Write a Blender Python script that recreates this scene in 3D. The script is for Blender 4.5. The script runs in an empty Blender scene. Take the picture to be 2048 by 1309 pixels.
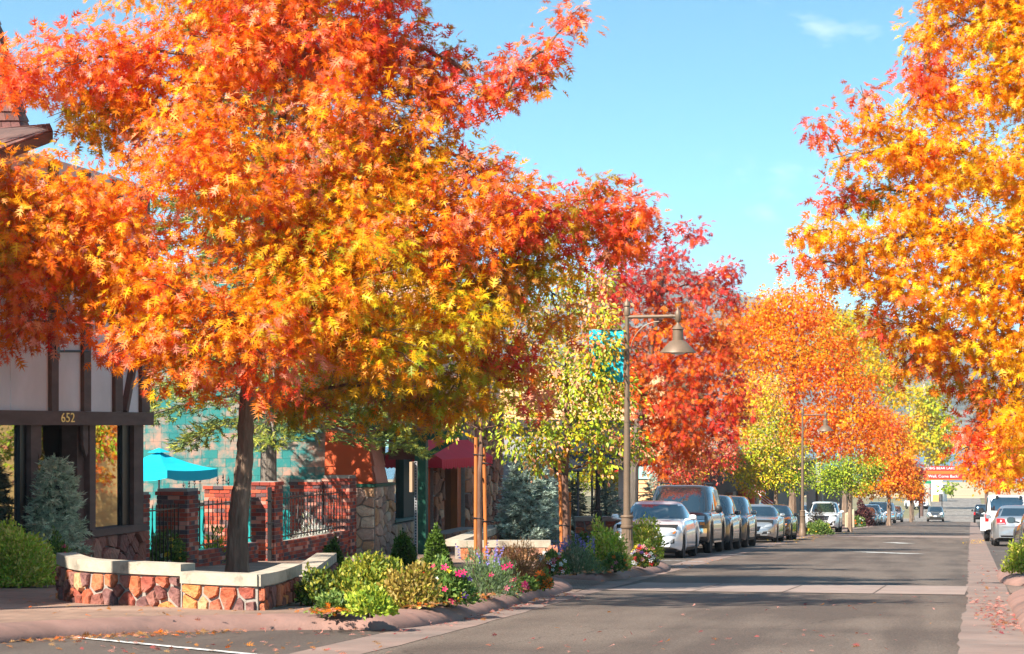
import bpy, bmesh, math, random
import numpy as np
from mathutils import Vector, Matrix
from mathutils.bvhtree import BVHTree
from mathutils.geometry import tessellate_polygon

R = math.radians
sc = bpy.context.scene
col = sc.collection

# ------------------------------------------------------------------ camera
F = 4800.0                       # focal length in photo pixels (2048 wide)
EYE = 1.25                       # eye height above the road plane
HOR = 850.0                      # photo row of the true horizon
PSI = math.atan(918.0 / F)       # street vanishes at photo column 1942
CP, SP = math.cos(PSI), math.sin(PSI)
cam = bpy.data.cameras.new('camera')
cam.sensor_width = 36.0
cam.lens = F / 2048.0 * 36.0
cam.shift_y = (HOR - 654.5) / 2048.0
cam.clip_start = 0.5
cam.clip_end = 20000
camo = bpy.data.objects.new('camera', cam)
col.objects.link(camo)
camo.location = (0, 0, EYE)
camo.rotation_euler = (R(90), 0, PSI)
sc.camera = camo

# ------------------------------------------------------------------ light
SUN_EL = R(40)
SUN_H = Vector((-0.50, -0.866)).normalized()      # horizontal direction towards the sun
to_sun = Vector((SUN_H.x * math.cos(SUN_EL), SUN_H.y * math.cos(SUN_EL), math.sin(SUN_EL)))
sun = bpy.data.lights.new('sun', 'SUN')
sun.energy = 3.7
sun.angle = R(0.55)
sun.color = (1.0, 0.93, 0.82)
suno = bpy.data.objects.new('sun', sun)
col.objects.link(suno)
suno.rotation_euler = (-to_sun).to_track_quat('-Z', 'Y').to_euler()

world = bpy.data.worlds.new('World')
sc.world = world
world.use_nodes = True
wn, wl = world.node_tree.nodes, world.node_tree.links
wn.clear()
wo = wn.new('ShaderNodeOutputWorld')
bg = wn.new('ShaderNodeBackground')
sky = wn.new('ShaderNodeTexSky')
sky.sky_type = 'NISHITA'
sky.sun_disc = False
sky.sun_elevation = SUN_EL
sky.sun_rotation = math.atan2(SUN_H.x, SUN_H.y)
sky.altitude = 3000
sky.air_density = 1.0
sky.dust_density = 0.0
sky.ozone_density = 1.5
# stretch the sky's own gradient so that its blue starts lower, as in clear mountain air
tc0 = wn.new('ShaderNodeTexCoord'); mp0 = wn.new('ShaderNodeMapping'); mp0.inputs['Scale'].default_value = (1, 1, 2.4)
nv0 = wn.new('ShaderNodeVectorMath'); nv0.operation = 'NORMALIZE'
wl.new(tc0.outputs['Generated'], mp0.inputs[0]); wl.new(mp0.outputs[0], nv0.inputs[0]); wl.new(nv0.outputs[0], sky.inputs[0])
tint = wn.new('ShaderNodeMix'); tint.data_type = 'RGBA'; tint.blend_type = 'MULTIPLY'
tint.inputs[0].default_value = 1.0
tint.inputs[7].default_value = (0.54, 0.93, 0.82, 1)
wl.new(sky.outputs[0], tint.inputs[6])
# thin wisps of cloud all over the sky
tc = wn.new('ShaderNodeTexCoord')
mp = wn.new('ShaderNodeMapping'); mp.inputs['Scale'].default_value = (1, 1, 2.2)
mp.inputs['Location'].default_value = (3.1, 1.7, 0.4)
nz = wn.new('ShaderNodeTexNoise'); nz.inputs['Scale'].default_value = 9.0; nz.inputs['Detail'].default_value = 7
nz.inputs['Roughness'].default_value = 0.6
cr = wn.new('ShaderNodeValToRGB')
cr.color_ramp.elements[0].position = 0.59; cr.color_ramp.elements[0].color = (0, 0, 0, 1)
cr.color_ramp.elements[1].position = 0.80; cr.color_ramp.elements[1].color = (0.75, 0.75, 0.75, 1)
cm = wn.new('ShaderNodeMix'); cm.data_type = 'RGBA'
cm.inputs[7].default_value = (4.6, 4.7, 4.9, 1)
wl.new(tc.outputs['Generated'], mp.inputs[0]); wl.new(mp.outputs[0], nz.inputs[0])
wl.new(nz.outputs[0], cr.inputs[0]); wl.new(cr.outputs[0], cm.inputs[0])
wl.new(tint.outputs[2], cm.inputs[6])
wl.new(cm.outputs[2], bg.inputs[0])
bg.inputs[1].default_value = 0.118
wl.new(bg.outputs[0], wo.inputs[0])

sc.view_settings.view_transform = 'Standard'
sc.view_settings.look = 'None'
sc.view_settings.exposure = 1.75
sc.view_settings.gamma = 1.0
sc.view_settings.use_curve_mapping = False
sc.cycles.max_bounces = 6
sc.cycles.diffuse_bounces = 4
sc.cycles.glossy_bounces = 3
sc.cycles.transmission_bounces = 4
sc.cycles.transparent_max_bounces = 8
sc.cycles.caustics_reflective = False
sc.cycles.caustics_refractive = False

# ------------------------------------------------------------------ ground profile and pixel -> place
def g(Y):
    """height of the road: 3.5 % fall towards the lake, then flattening out"""
    if Y < 265: return -0.035 * Y
    if Y < 430: return -9.275 - (Y - 265) * 0.0155
    if Y < 700: return -11.83 - (Y - 430) * 0.0112
    return -14.85

def ray(u, v):
    a, b = (u - 1024) / F, (HOR - v) / F
    return Vector((-SP + a * CP, CP + a * SP, b))     # per unit of depth
def at(u, v, d):
    r = ray(u, v)
    return Vector((r.x * d, r.y * d, EYE + r.z * d))
def gnd(u, v, off=0.0):
    r = ray(u, v)
    d = (EYE - off) / (-r.z - 0.035 * r.y)
    return at(u, v, d)
def onX(u, v, X):
    return at(u, v, X / ray(u, v).x)
def onY(u, v, Y):
    return at(u, v, Y / ray(u, v).y)
def base(u, d, off=0.0):
    """point standing on the ground at photo column u and depth d"""
    p = at(u, HOR, d)
    return Vector((p.x, p.y, g(p.y) + off))
def depth(p): return -p.x * SP + p.y * CP
def uv(p):
    d = depth(p)
    return 1024 + F * (p.x * CP + p.y * SP) / d, HOR - F * (p.z - EYE) / d

# ------------------------------------------------------------------ objects
def tag(o, label=None, cat=None, group=None, kind=None):
    if label: o['label'] = label
    if cat: o['category'] = cat
    if group: o['group'] = group
    if kind: o['kind'] = kind
    return o
def empty(name, loc, rz=0, label=None, cat=None, group=None):
    o = bpy.data.objects.new(name, None)
    o.empty_display_size = 0.2
    col.objects.link(o)
    o.location = loc; o.rotation_euler = (0, 0, rz)
    return tag(o, label, cat, group)
def link(name, me, parent=None, mat=None, loc=None, world=True):
    """link a mesh; with world=True its vertices are world coordinates and the parent (an unrotated Empty) is subtracted"""
    o = bpy.data.objects.new(name, me)
    col.objects.link(o)
    if mat is not None and not me.materials: me.materials.append(mat)
    if parent is not None:
        o.parent = parent
        if world:
            p = parent; off = Vector((0, 0, 0))
            while p is not None:
                off += Vector(p.location); p = p.parent
            o.location = -off
    if loc is not None: o.location = loc
    return o
def mesh(name, verts, faces, mat=None, smooth=False, sharp=None):
    me = bpy.data.meshes.new(name)
    me.from_pydata([tuple(v) for v in verts], [], faces)
    if mat is not None: me.materials.append(mat)
    if smooth:
        me.polygons.foreach_set('use_smooth', [True] * len(me.polygons))
        if sharp: me.set_sharp_from_angle(angle=R(sharp))
    me.update()
    return me
class MB:
    """collects simple shapes into one mesh"""
    def __init__(s): s.v = []; s.f = []
    def add(s, vs, fs):
        n = len(s.v); s.v += [Vector(v) for v in vs]; s.f += [tuple(i + n for i in f) for f in fs]; return s
    def box(s, a, b):
        x0, y0, z0 = a; x1, y1, z1 = b
        return s.add([(x0,y0,z0),(x1,y0,z0),(x1,y1,z0),(x0,y1,z0),(x0,y0,z1),(x1,y0,z1),(x1,y1,z1),(x0,y1,z1)],
                     [(0,3,2,1),(4,5,6,7),(0,1,5,4),(1,2,6,5),(2,3,7,6),(3,0,4,7)])
    def bar(s, p, q, w, h=None, up=(0,0,1)):
        """rectangular bar from p to q, w wide, h thick"""
        h = h or w; p, q = Vector(p), Vector(q); d = (q - p).normalized(); up = Vector(up)
        if abs(d.dot(up)) > 0.99: up = Vector((0, 1, 0))
        a = d.cross(up).normalized() * w / 2; b = a.cross(d).normalized() * h / 2
        vs = [p-a-b, p+a-b, p+a+b, p-a+b, q-a-b, q+a-b, q+a+b, q-a+b]
        return s.add(vs, [(0,3,2,1),(4,5,6,7),(0,1,5,4),(1,2,6,5),(2,3,7,6),(3,0,4,7)])
    def tube(s, pts, rad, n=8, caps=True):
        pts = [Vector(p) for p in pts]
        if not isinstance(rad, (list, tuple)): rad = [rad] * len(pts)
        rings = []; prev = None
        for i, p in enumerate(pts):
            t = (pts[min(i+1, len(pts)-1)] - pts[max(i-1, 0)]).normalized()
            if prev is None:
                prev = t.cross(Vector((0.3, 0.9, 0.2)) if abs(t.z) > 0.5 else Vector((0, 0, 1))).normalized()
            a = (prev - t * prev.dot(t)).normalized(); prev = a; b = t.cross(a)
            rings.append([p + (a * math.cos(2*math.pi*k/n) + b * math.sin(2*math.pi*k/n)) * rad[i] for k in range(n)])
        vs = [v for r in rings for v in r]; fs = []
        for i in range(len(pts)-1):
            for k in range(n):
                fs.append((i*n+k, i*n+(k+1)%n, (i+1)*n+(k+1)%n, (i+1)*n+k))
        if caps:
            fs.append(tuple(range(n-1, -1, -1))); m = (len(pts)-1)*n; fs.append(tuple(range(m, m+n)))
        return s.add(vs, fs)
    def lathe(s, prof, c=(0,0,0), n=16, axis='z'):
        c = Vector(c); vs = []; fs = []
        for r, z in prof:
            for k in range(n):
                a = 2*math.pi*k/n
                if axis == 'z': vs.append(c + Vector((r*math.cos(a), r*math.sin(a), z)))
                else: vs.append(c + Vector((r*math.cos(a), z, r*math.sin(a))))
        for i in range(len(prof)-1):
            for k in range(n):
                fs.append((i*n+k, i*n+(k+1)%n, (i+1)*n+(k+1)%n, (i+1)*n+k))
        fs.append(tuple(range(n-1,-1,-1))); m=(len(prof)-1)*n; fs.append(tuple(range(m,m+n)))
        return s.add(vs, fs)
    def poly(s, pts):
        return s.add(pts, [tuple(range(len(pts)))])
    def prism(s, pts, d):
        """polygon pts extruded by vector d"""
        d = Vector(d); n = len(pts); pts = [Vector(p) for p in pts]
        fs = [tuple(range(n-1,-1,-1)), tuple(range(n, 2*n))] + [(i, (i+1)%n, n+(i+1)%n, n+i) for i in range(n)]
        return s.add(pts + [p+d for p in pts], fs)
    def build(s, name, mat, parent=None, smooth=False, sharp=35, world=True, fix=True):
        me = mesh(name, s.v, s.f, mat)
        if fix:
            bm = bmesh.new(); bm.from_mesh(me); bmesh.ops.recalc_face_normals(bm, faces=bm.faces); bm.to_mesh(me); bm.free()
        if smooth:
            me.polygons.foreach_set('use_smooth', [True]*len(me.polygons)); me.set_sharp_from_angle(angle=R(sharp))
        return link(name, me, parent, None, None, world)

# ------------------------------------------------------------------ materials
MATS = {}
def srgb(r, gg, b):
    f = lambda c: (c/255/12.92) if c <= 10 else ((c/255+0.055)/1.055)**2.4
    return (f(r), f(gg), f(b))
def mat(name, color, rough=0.7, metal=0.0, var=0.0, vscale=3.0, bump=0.0, bscale=40.0, spec=0.4, color2=None,
        c2scale=2.0, c2lo=0.45, c2hi=0.6, stretch=None, emit=None, random_colors=None, attr=False, coat=0.0, wear=0.0):
    if name in MATS: return MATS[name]
    m = bpy.data.materials.new(name); m.use_nodes = True
    n, l = m.node_tree.nodes, m.node_tree.links
    b = n['Principled BSDF']
    b.inputs['Roughness'].default_value = rough
    b.inputs['Metallic'].default_value = metal
    b.inputs['Specular IOR Level'].default_value = spec
    if coat: b.inputs['Coat Weight'].default_value = coat; b.inputs['Coat Roughness'].default_value = 0.04
    tcn = n.new('ShaderNodeTexCoord'); src = tcn.outputs['Object']
    if stretch:
        mpn = n.new('ShaderNodeMapping'); mpn.inputs['Scale'].default_value = stretch
        l.new(src, mpn.inputs[0]); src = mpn.outputs[0]
    if random_colors:
        oi = n.new('ShaderNodeObjectInfo'); rp = n.new('ShaderNodeValToRGB'); rp.color_ramp.interpolation = 'CONSTANT'
        els = rp.color_ramp.elements
        k = len(random_colors)
        while len(els) < k: els.new(0.5)
        for i, c in enumerate(random_colors):
            els[i].position = i / k; els[i].color = (*c, 1)
        l.new(oi.outputs['Random'], rp.inputs[0]); out = rp.outputs[0]
    elif attr:
        an = n.new('ShaderNodeAttribute'); an.attribute_name = 'col'; out = an.outputs['Color']
    else:
        rgb = n.new('ShaderNodeRGB'); rgb.outputs[0].default_value = (*color, 1); out = rgb.outputs[0]
    if color2:
        nz = n.new('ShaderNodeTexNoise'); nz.inputs['Scale'].default_value = c2scale; nz.inputs['Detail'].default_value = 6
        nz.inputs['Roughness'].default_value = 0.65
        l.new(src, nz.inputs[0])
        mr = n.new('ShaderNodeMapRange'); mr.inputs[1].default_value = c2lo; mr.inputs[2].default_value = c2hi
        l.new(nz.outputs[0], mr.inputs[0])
        mx = n.new('ShaderNodeMix'); mx.data_type = 'RGBA'
        l.new(mr.outputs[0], mx.inputs[0]); l.new(out, mx.inputs[6]); mx.inputs[7].default_value = (*color2, 1)
        out = mx.outputs[2]
    if var:
        nz = n.new('ShaderNodeTexNoise'); nz.inputs['Scale'].default_value = vscale; nz.inputs['Detail'].default_value = 8
        nz.inputs['Roughness'].default_value = 0.6
        l.new(src, nz.inputs[0])
        mr = n.new('ShaderNodeMapRange'); mr.inputs[1].default_value = 0.25; mr.inputs[2].default_value = 0.75
        mr.inputs[3].default_value = 1 - var; mr.inputs[4].default_value = 1 + var
        l.new(nz.outputs[0], mr.inputs[0])
        mx = n.new('ShaderNodeMix'); mx.data_type = 'RGBA'; mx.blend_type = 'MULTIPLY'; mx.inputs[0].default_value = 1
        l.new(out, mx.inputs[6]); l.new(mr.outputs[0], mx.inputs[7]); out = mx.outputs[2]
    l.new(out, b.inputs['Base Color'])
    if bump:
        nb = n.new('ShaderNodeTexNoise'); nb.inputs['Scale'].default_value = bscale; nb.inputs['Detail'].default_value = 6
        l.new(src, nb.inputs[0])
        bp = n.new('ShaderNodeBump'); bp.inputs['Strength'].default_value = bump; bp.inputs['Distance'].default_value = 0.02 * max(1.0, 2.2 * bump)
        l.new(nb.outputs[0], bp.inputs['Height']); l.new(bp.outputs[0], b.inputs['Normal'])
    if emit:
        b.inputs['Emission Color'].default_value = (*emit[:3], 1); b.inputs['Emission Strength'].default_value = emit[3]
    MATS[name] = m
    return m
def leaf_mat(name, trans=0.5, rough=0.45, spec=0.3, attr='col'):
    if name in MATS: return MATS[name]
    m = bpy.data.materials.new(name); m.use_nodes = True
    n, l = m.node_tree.nodes, m.node_tree.links
    b = n['Principled BSDF']; b.inputs['Roughness'].default_value = rough; b.inputs['Specular IOR Level'].default_value = spec
    an = n.new('ShaderNodeAttribute'); an.attribute_name = attr
    tl = n.new('ShaderNodeBsdfTranslucent'); mx = n.new('ShaderNodeMixShader'); mx.inputs[0].default_value = trans
    l.new(an.outputs['Color'], b.inputs['Base Color']); l.new(an.outputs['Color'], tl.inputs[0])
    l.new(b.outputs[0], mx.inputs[1]); l.new(tl.outputs[0], mx.inputs[2])
    l.new(mx.outputs[0], n['Material Output'].inputs[0])
    MATS[name] = m
    return m
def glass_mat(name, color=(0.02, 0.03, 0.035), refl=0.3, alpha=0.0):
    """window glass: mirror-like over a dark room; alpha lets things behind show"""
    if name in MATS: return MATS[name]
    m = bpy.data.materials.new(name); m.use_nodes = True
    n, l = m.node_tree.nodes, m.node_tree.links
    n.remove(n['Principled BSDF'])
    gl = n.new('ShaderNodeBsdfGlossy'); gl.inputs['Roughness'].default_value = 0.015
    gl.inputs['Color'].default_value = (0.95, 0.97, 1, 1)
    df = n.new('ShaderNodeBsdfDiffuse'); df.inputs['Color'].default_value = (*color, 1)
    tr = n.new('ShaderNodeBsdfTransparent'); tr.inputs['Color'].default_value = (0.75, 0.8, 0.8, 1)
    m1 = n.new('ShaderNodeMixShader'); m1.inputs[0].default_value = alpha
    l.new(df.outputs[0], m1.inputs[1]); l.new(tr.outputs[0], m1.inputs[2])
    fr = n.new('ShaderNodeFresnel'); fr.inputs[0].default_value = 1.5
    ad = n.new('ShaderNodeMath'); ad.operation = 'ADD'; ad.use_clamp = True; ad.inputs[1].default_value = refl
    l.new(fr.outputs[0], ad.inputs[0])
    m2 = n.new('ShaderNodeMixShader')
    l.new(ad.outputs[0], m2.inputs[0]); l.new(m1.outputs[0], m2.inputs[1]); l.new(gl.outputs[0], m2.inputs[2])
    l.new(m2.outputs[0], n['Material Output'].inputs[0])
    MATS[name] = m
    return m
def text_mesh(name, body, size, extr=0.004):
    cu = bpy.data.curves.new(name, 'FONT'); cu.body = body; cu.size = size; cu.extrude = extr
    cu.align_x = 'CENTER'; cu.align_y = 'CENTER'
    ob = bpy.data.objects.new(name, cu); col.objects.link(ob)
    dg = bpy.context.evaluated_depsgraph_get()
    me = bpy.data.meshes.new_from_object(ob.evaluated_get(dg))
    bpy.data.objects.remove(ob); bpy.data.curves.remove(cu)
    return me
# ------------------------------------------------------------------ the setting
rng = random.Random(7)
def brick_paver_mat(name, c1, c2, mortar, scale, rough=0.85, sz=(0.5, 0.25)):
    m = bpy.data.materials.new(name); m.use_nodes = True
    n, l = m.node_tree.nodes, m.node_tree.links; b = n['Principled BSDF']
    b.inputs['Roughness'].default_value = rough; b.inputs['Specular IOR Level'].default_value = 0.25
    tcn = n.new('ShaderNodeTexCoord'); mpn = n.new('ShaderNodeMapping'); mpn.inputs['Rotation'].default_value = (0, 0, 0.6)
    br = n.new('ShaderNodeTexBrick'); br.inputs['Scale'].default_value = scale
    br.inputs['Color1'].default_value = (*c1, 1); br.inputs['Color2'].default_value = (*c2, 1); br.inputs['Mortar'].default_value = (*mortar, 1)
    br.inputs['Mortar Size'].default_value = 0.012; br.inputs['Brick Width'].default_value = sz[0]; br.inputs['Row Height'].default_value = sz[1]
    nz = n.new('ShaderNodeTexNoise'); nz.inputs['Scale'].default_value = 0.9; nz.inputs['Detail'].default_value = 8
    mr = n.new('ShaderNodeMapRange'); mr.inputs[1].default_value = 0.3; mr.inputs[2].default_value = 0.7; mr.inputs[3].default_value = 0.7; mr.inputs[4].default_value = 1.25
    mx = n.new('ShaderNodeMix'); mx.data_type = 'RGBA'; mx.blend_type = 'MULTIPLY'; mx.inputs[0].default_value = 1
    l.new(tcn.outputs['Object'], mpn.inputs[0]); l.new(mpn.outputs[0], br.inputs[0]); l.new(tcn.outputs['Object'], nz.inputs[0])
    l.new(nz.outputs[0], mr.inputs[0]); l.new(br.outputs[0], mx.inputs[6]); l.new(mr.outputs[0], mx.inputs[7]); l.new(mx.outputs[2], b.inputs[0])
    bp = n.new('ShaderNodeBump'); bp.inputs['Strength'].default_value = 0.5; bp.inputs['Distance'].default_value = 0.01
    l.new(br.outputs['Fac'], bp.inputs['Height']); bp.invert = True; l.new(bp.outputs[0], b.inputs['Normal'])
    MATS[name] = m
    return m
def asphalt_mat(name, c, c2, speck=0.8):
    m = bpy.data.materials.new(name); m.use_nodes = True
    n, l = m.node_tree.nodes, m.node_tree.links; b = n['Principled BSDF']
    b.inputs['Roughness'].default_value = 0.78; b.inputs['Specular IOR Level'].default_value = 0.3
    tcn = n.new('ShaderNodeTexCoord')
    fine = n.new('ShaderNodeTexNoise'); fine.inputs['Scale'].default_value = 55; fine.inputs['Detail'].default_value = 4; fine.inputs['Roughness'].default_value = 0.8
    big = n.new('ShaderNodeTexNoise'); big.inputs['Scale'].default_value = 0.35; big.inputs['Detail'].default_value = 6
    mp2 = n.new('ShaderNodeMapping'); mp2.inputs['Scale'].default_value = (3.5, 0.25, 1)     # tyre paths run along the street
    pth = n.new('ShaderNodeTexNoise'); pth.inputs['Scale'].default_value = 0.5; pth.inputs['Detail'].default_value = 3
    l.new(tcn.outputs['Object'], fine.inputs[0]); l.new(tcn.outputs['Object'], big.inputs[0])
    l.new(tcn.outputs['Object'], mp2.inputs[0]); l.new(mp2.outputs[0], pth.inputs[0])
    add = n.new('ShaderNodeMath'); add.operation = 'ADD'; l.new(big.outputs[0], add.inputs[0]); l.new(pth.outputs[0], add.inputs[1])
    mr = n.new('ShaderNodeMapRange'); mr.inputs[1].default_value = 0.84; mr.inputs[2].default_value = 1.16
    l.new(add.outputs[0], mr.inputs[0])
    mx = n.new('ShaderNodeMix'); mx.data_type = 'RGBA'; mx.inputs[6].default_value = (*c, 1); mx.inputs[7].default_value = (*c2, 1)
    l.new(mr.outputs[0], mx.inputs[0])
    mr2 = n.new('ShaderNodeMapRange'); mr2.inputs[1].default_value = 0.35; mr2.inputs[2].default_value = 0.68; mr2.inputs[3].default_value = 1 - speck; mr2.inputs[4].default_value = 1 + speck * 1.5
    l.new(fine.outputs[0], mr2.inputs[0])
    m2 = n.new('ShaderNodeMix'); m2.data_type = 'RGBA'; m2.blend_type = 'MULTIPLY'; m2.inputs[0].default_value = 1
    l.new(mx.outputs[2], m2.inputs[6]); l.new(mr2.outputs[0], m2.inputs[7]); out = m2.outputs[2]
    # hairline cracks
    vo = n.new('ShaderNodeTexVoronoi'); vo.feature = 'DISTANCE_TO_EDGE'; vo.inputs['Scale'].default_value = 0.28
    wz = n.new('ShaderNodeTexNoise'); wz.inputs['Scale'].default_value = 1.3; wz.inputs['Detail'].default_value = 5
    l.new(tcn.outputs['Object'], wz.inputs[0])
    mv = n.new('ShaderNodeMix'); mv.data_type = 'RGBA'; mv.blend_type = 'LINEAR_LIGHT'; mv.inputs[0].default_value = 0.35
    l.new(tcn.outputs['Object'], mv.inputs[6]); l.new(wz.outputs['Color'], mv.inputs[7]); l.new(mv.outputs[2], vo.inputs[0])
    lt = n.new('ShaderNodeMapRange'); lt.inputs[1].default_value = 0.0; lt.inputs[2].default_value = 0.006; lt.inputs[3].default_value = 0.55; lt.inputs[4].default_value = 1.0
    l.new(vo.outputs[0], lt.inputs[0])
    m3 = n.new('ShaderNodeMix'); m3.data_type = 'RGBA'; m3.blend_type = 'MULTIPLY'; m3.inputs[0].default_value = 1
    l.new(out, m3.inputs[6]); l.new(lt.outputs[0], m3.inputs[7]); l.new(m3.outputs[2], b.inputs[0])
    bp = n.new('ShaderNodeBump'); bp.inputs['Strength'].default_value = 0.35; bp.inputs['Distance'].default_value = 0.006
    l.new(fine.outputs[0], bp.inputs['Height']); l.new(bp.outputs[0], b.inputs['Normal'])
    MATS[name] = m
    return m
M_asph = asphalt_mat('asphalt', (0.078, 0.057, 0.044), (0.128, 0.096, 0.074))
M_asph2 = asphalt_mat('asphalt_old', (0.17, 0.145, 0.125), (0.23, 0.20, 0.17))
M_bay = asphalt_mat('asphalt_parking', (0.074, 0.057, 0.047), (0.100, 0.079, 0.064), 0.5)
M_gut = mat('gutter_concrete', (0.23, 0.155, 0.125), 0.85, var=0.28, vscale=1.7, bump=0.3, bscale=60, color2=(0.20, 0.145, 0.12), c2scale=0.6)
M_strip = mat('cross_concrete', (0.27, 0.20, 0.168), 0.85, var=0.2, vscale=2.0, bump=0.25, bscale=60)
M_kerb = mat('kerb_concrete', (0.25, 0.14, 0.11), 0.8, var=0.3, vscale=1.6, bump=0.3, bscale=50, color2=(0.15, 0.095, 0.08), c2scale=1.4, c2lo=0.48, c2hi=0.72)
M_pave = brick_paver_mat('sidewalk_pavers', (0.34, 0.215, 0.155), (0.28, 0.18, 0.13), (0.15, 0.10, 0.08), 2.2)
M_ramp = brick_paver_mat('ramp_pavers', (0.25, 0.17, 0.13), (0.20, 0.135, 0.105), (0.07, 0.05, 0.04), 7.0)
M_soil = mat('soil', (0.045, 0.028, 0.018), 0.95, var=0.5, vscale=9, bump=0.9, bscale=30)
M_dry = mat('dry_grass_ground', (0.24, 0.19, 0.10), 0.95, var=0.3, vscale=0.2, color2=(0.16, 0.15, 0.07), c2scale=0.05)
M_white = mat('road_paint', (0.62, 0.60, 0.56), 0.8, var=0.3, vscale=14, color2=(0.16, 0.14, 0.125), c2scale=9, c2lo=0.52, c2hi=0.62)

def sheet(name, pts, off, m, kind='structure', parent=None):
    """flat polygon that follows the ground; pts are (X, Y)"""
    vs = [Vector((p[0], p[1], g(p[1]) + off)) for p in pts]
    tris = tessellate_polygon([[Vector((v.x, v.y, 0)) for v in vs]])
    fs = []
    for t in tris:
        a, b, c = (vs[i] for i in t)
        fs.append(tuple(t) if (b - a).cross(c - a).z > 0 else (t[0], t[2], t[1]))
    o = link(name, mesh(name, vs, fs, m), parent)
    if kind and parent is None: o['kind'] = kind
    return o
def strip(name, rows, off, m):
    """ribbon between two edges following the profile; rows of (Y, xa, xb)"""
    vs, fs = [], []
    for Y, a, b in rows:
        vs += [(a, Y, g(Y) + off), (b, Y, g(Y) + off)]
    for i in range(len(rows) - 1):
        fs.append((2*i, 2*i+1, 2*i+3, 2*i+2))
    o = link(name, mesh(name, vs, fs, m)); o['kind'] = 'structure'
    return o
YS = [-60, -20, 0, 10, 20, 30, 40, 50, 60, 80, 100, 130, 160, 200, 240, 265, 300, 350, 400, 430, 480, 540, 600, 650, 700]
strip('ground', [(Y, -900, 900) for Y in YS] + [(720, -900, 900), (1700, -1500, 1500)], -0.06, M_dry)
strip('road', [(Y, -9.8, 3.4) for Y in YS if Y <= 265], 0.0, M_asph)
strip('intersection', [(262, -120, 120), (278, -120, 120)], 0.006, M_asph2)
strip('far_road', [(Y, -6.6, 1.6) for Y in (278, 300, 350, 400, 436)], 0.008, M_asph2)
strip('lakeside_sand', [(436, -60, 60), (470, -90, 90), (540, -200, 200), (600, -300, 300), (700, -600, 600)], 0.03,
      mat('sand', (0.46, 0.36, 0.21), 0.95, var=0.2, vscale=0.06))

def edgeX(Y):
    """left edge of the driving asphalt"""
    t = [(-60, -4.9), (18, -5.0), (24, -5.1), (33, -5.38), (40, -5.6), (55, -5.95), (78, -6.5), (105, -7.1), (130, -7.2), (400, -7.2)]
    for (a, xa), (b, xb) in zip(t, t[1:]):
        if Y <= b: return xa + (xb - xa) * (Y - a) / (b - a)
    return -7.2
ys = [-60 + 0.0] + [0 + 0.6 * i for i in range(190)] + [114 + 4 * i for i in range(1, 37)]
strip('gutter_left', [(Y, edgeX(Y) - 0.62, edgeX(Y) + rng.uniform(-0.025, 0.03)) for Y in ys], 0.004, M_gut)
strip('gutter_right', [(Y, -0.06 + rng.uniform(-0.03, 0.025) - (0.05 if Y < 30 else 0), 0.56) for Y in ys], 0.004, M_gut)
strip('parking_lane_left', [(Y, -9.7, edgeX(Y) - 0.62) for Y in (0, 10, 18, 26)], 0.003, M_bay)
strip('parking_bay_left', [(Y, -9.7, edgeX(Y) - 0.62) for Y in (46, 55, 78, 100, 118, 145, 180, 260)], 0.003, M_bay)
strip('parking_bay_right', [(Y, 0.56, 3.3) for Y in (51, 60, 80, 120, 180, 240)], 0.003, M_bay)
# concrete strips across the street, in panels with a joint between them
for Y0, Y1, n in ((35.9, 39.9, 4), (110, 116.5, 3)):
    xa, xb = edgeX(Y0) + 0.02, -0.08
    for i in range(n):
        a, b = xa + (xb - xa) * i / n + 0.012, xa + (xb - xa) * (i + 1) / n - 0.012
        sh = rng.uniform(-0.04, 0.04)
        sheet('cross_strip_panel', [(a, Y0 + sh), (b, Y0 + sh), (b + 0.05, Y1 + sh), (a + 0.05, Y1 + sh)], 0.008, M_strip)
def paint(p, q, w, name='painted_line'):
    p, q = gnd(*p), gnd(*q); d = (q - p); d.z = 0; d.normalize(); nn = Vector((-d.y, d.x, 0)) * w / 2
    sheet(name, [((p - nn).x, (p - nn).y), ((q - nn).x, (q - nn).y), ((q + nn).x, (q + nn).y), ((p + nn).x, (p + nn).y)], 0.012, M_white)
paint((150, 1277), (520, 1313), 0.11)
paint((1300, 1121), (1405, 1125), 0.13)
paint((1390, 1108), (1492, 1112), 0.13)
paint((1476, 1092), (1540, 1095), 0.13)
paint((1722, 1105), (1834, 1109), 0.55)
paint((1778, 1086), (1816, 1088), 0.6)
paint((1972, 1087), (2048, 1088), 0.13)
paint((1978, 1103), (2048, 1104), 0.13)

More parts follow.
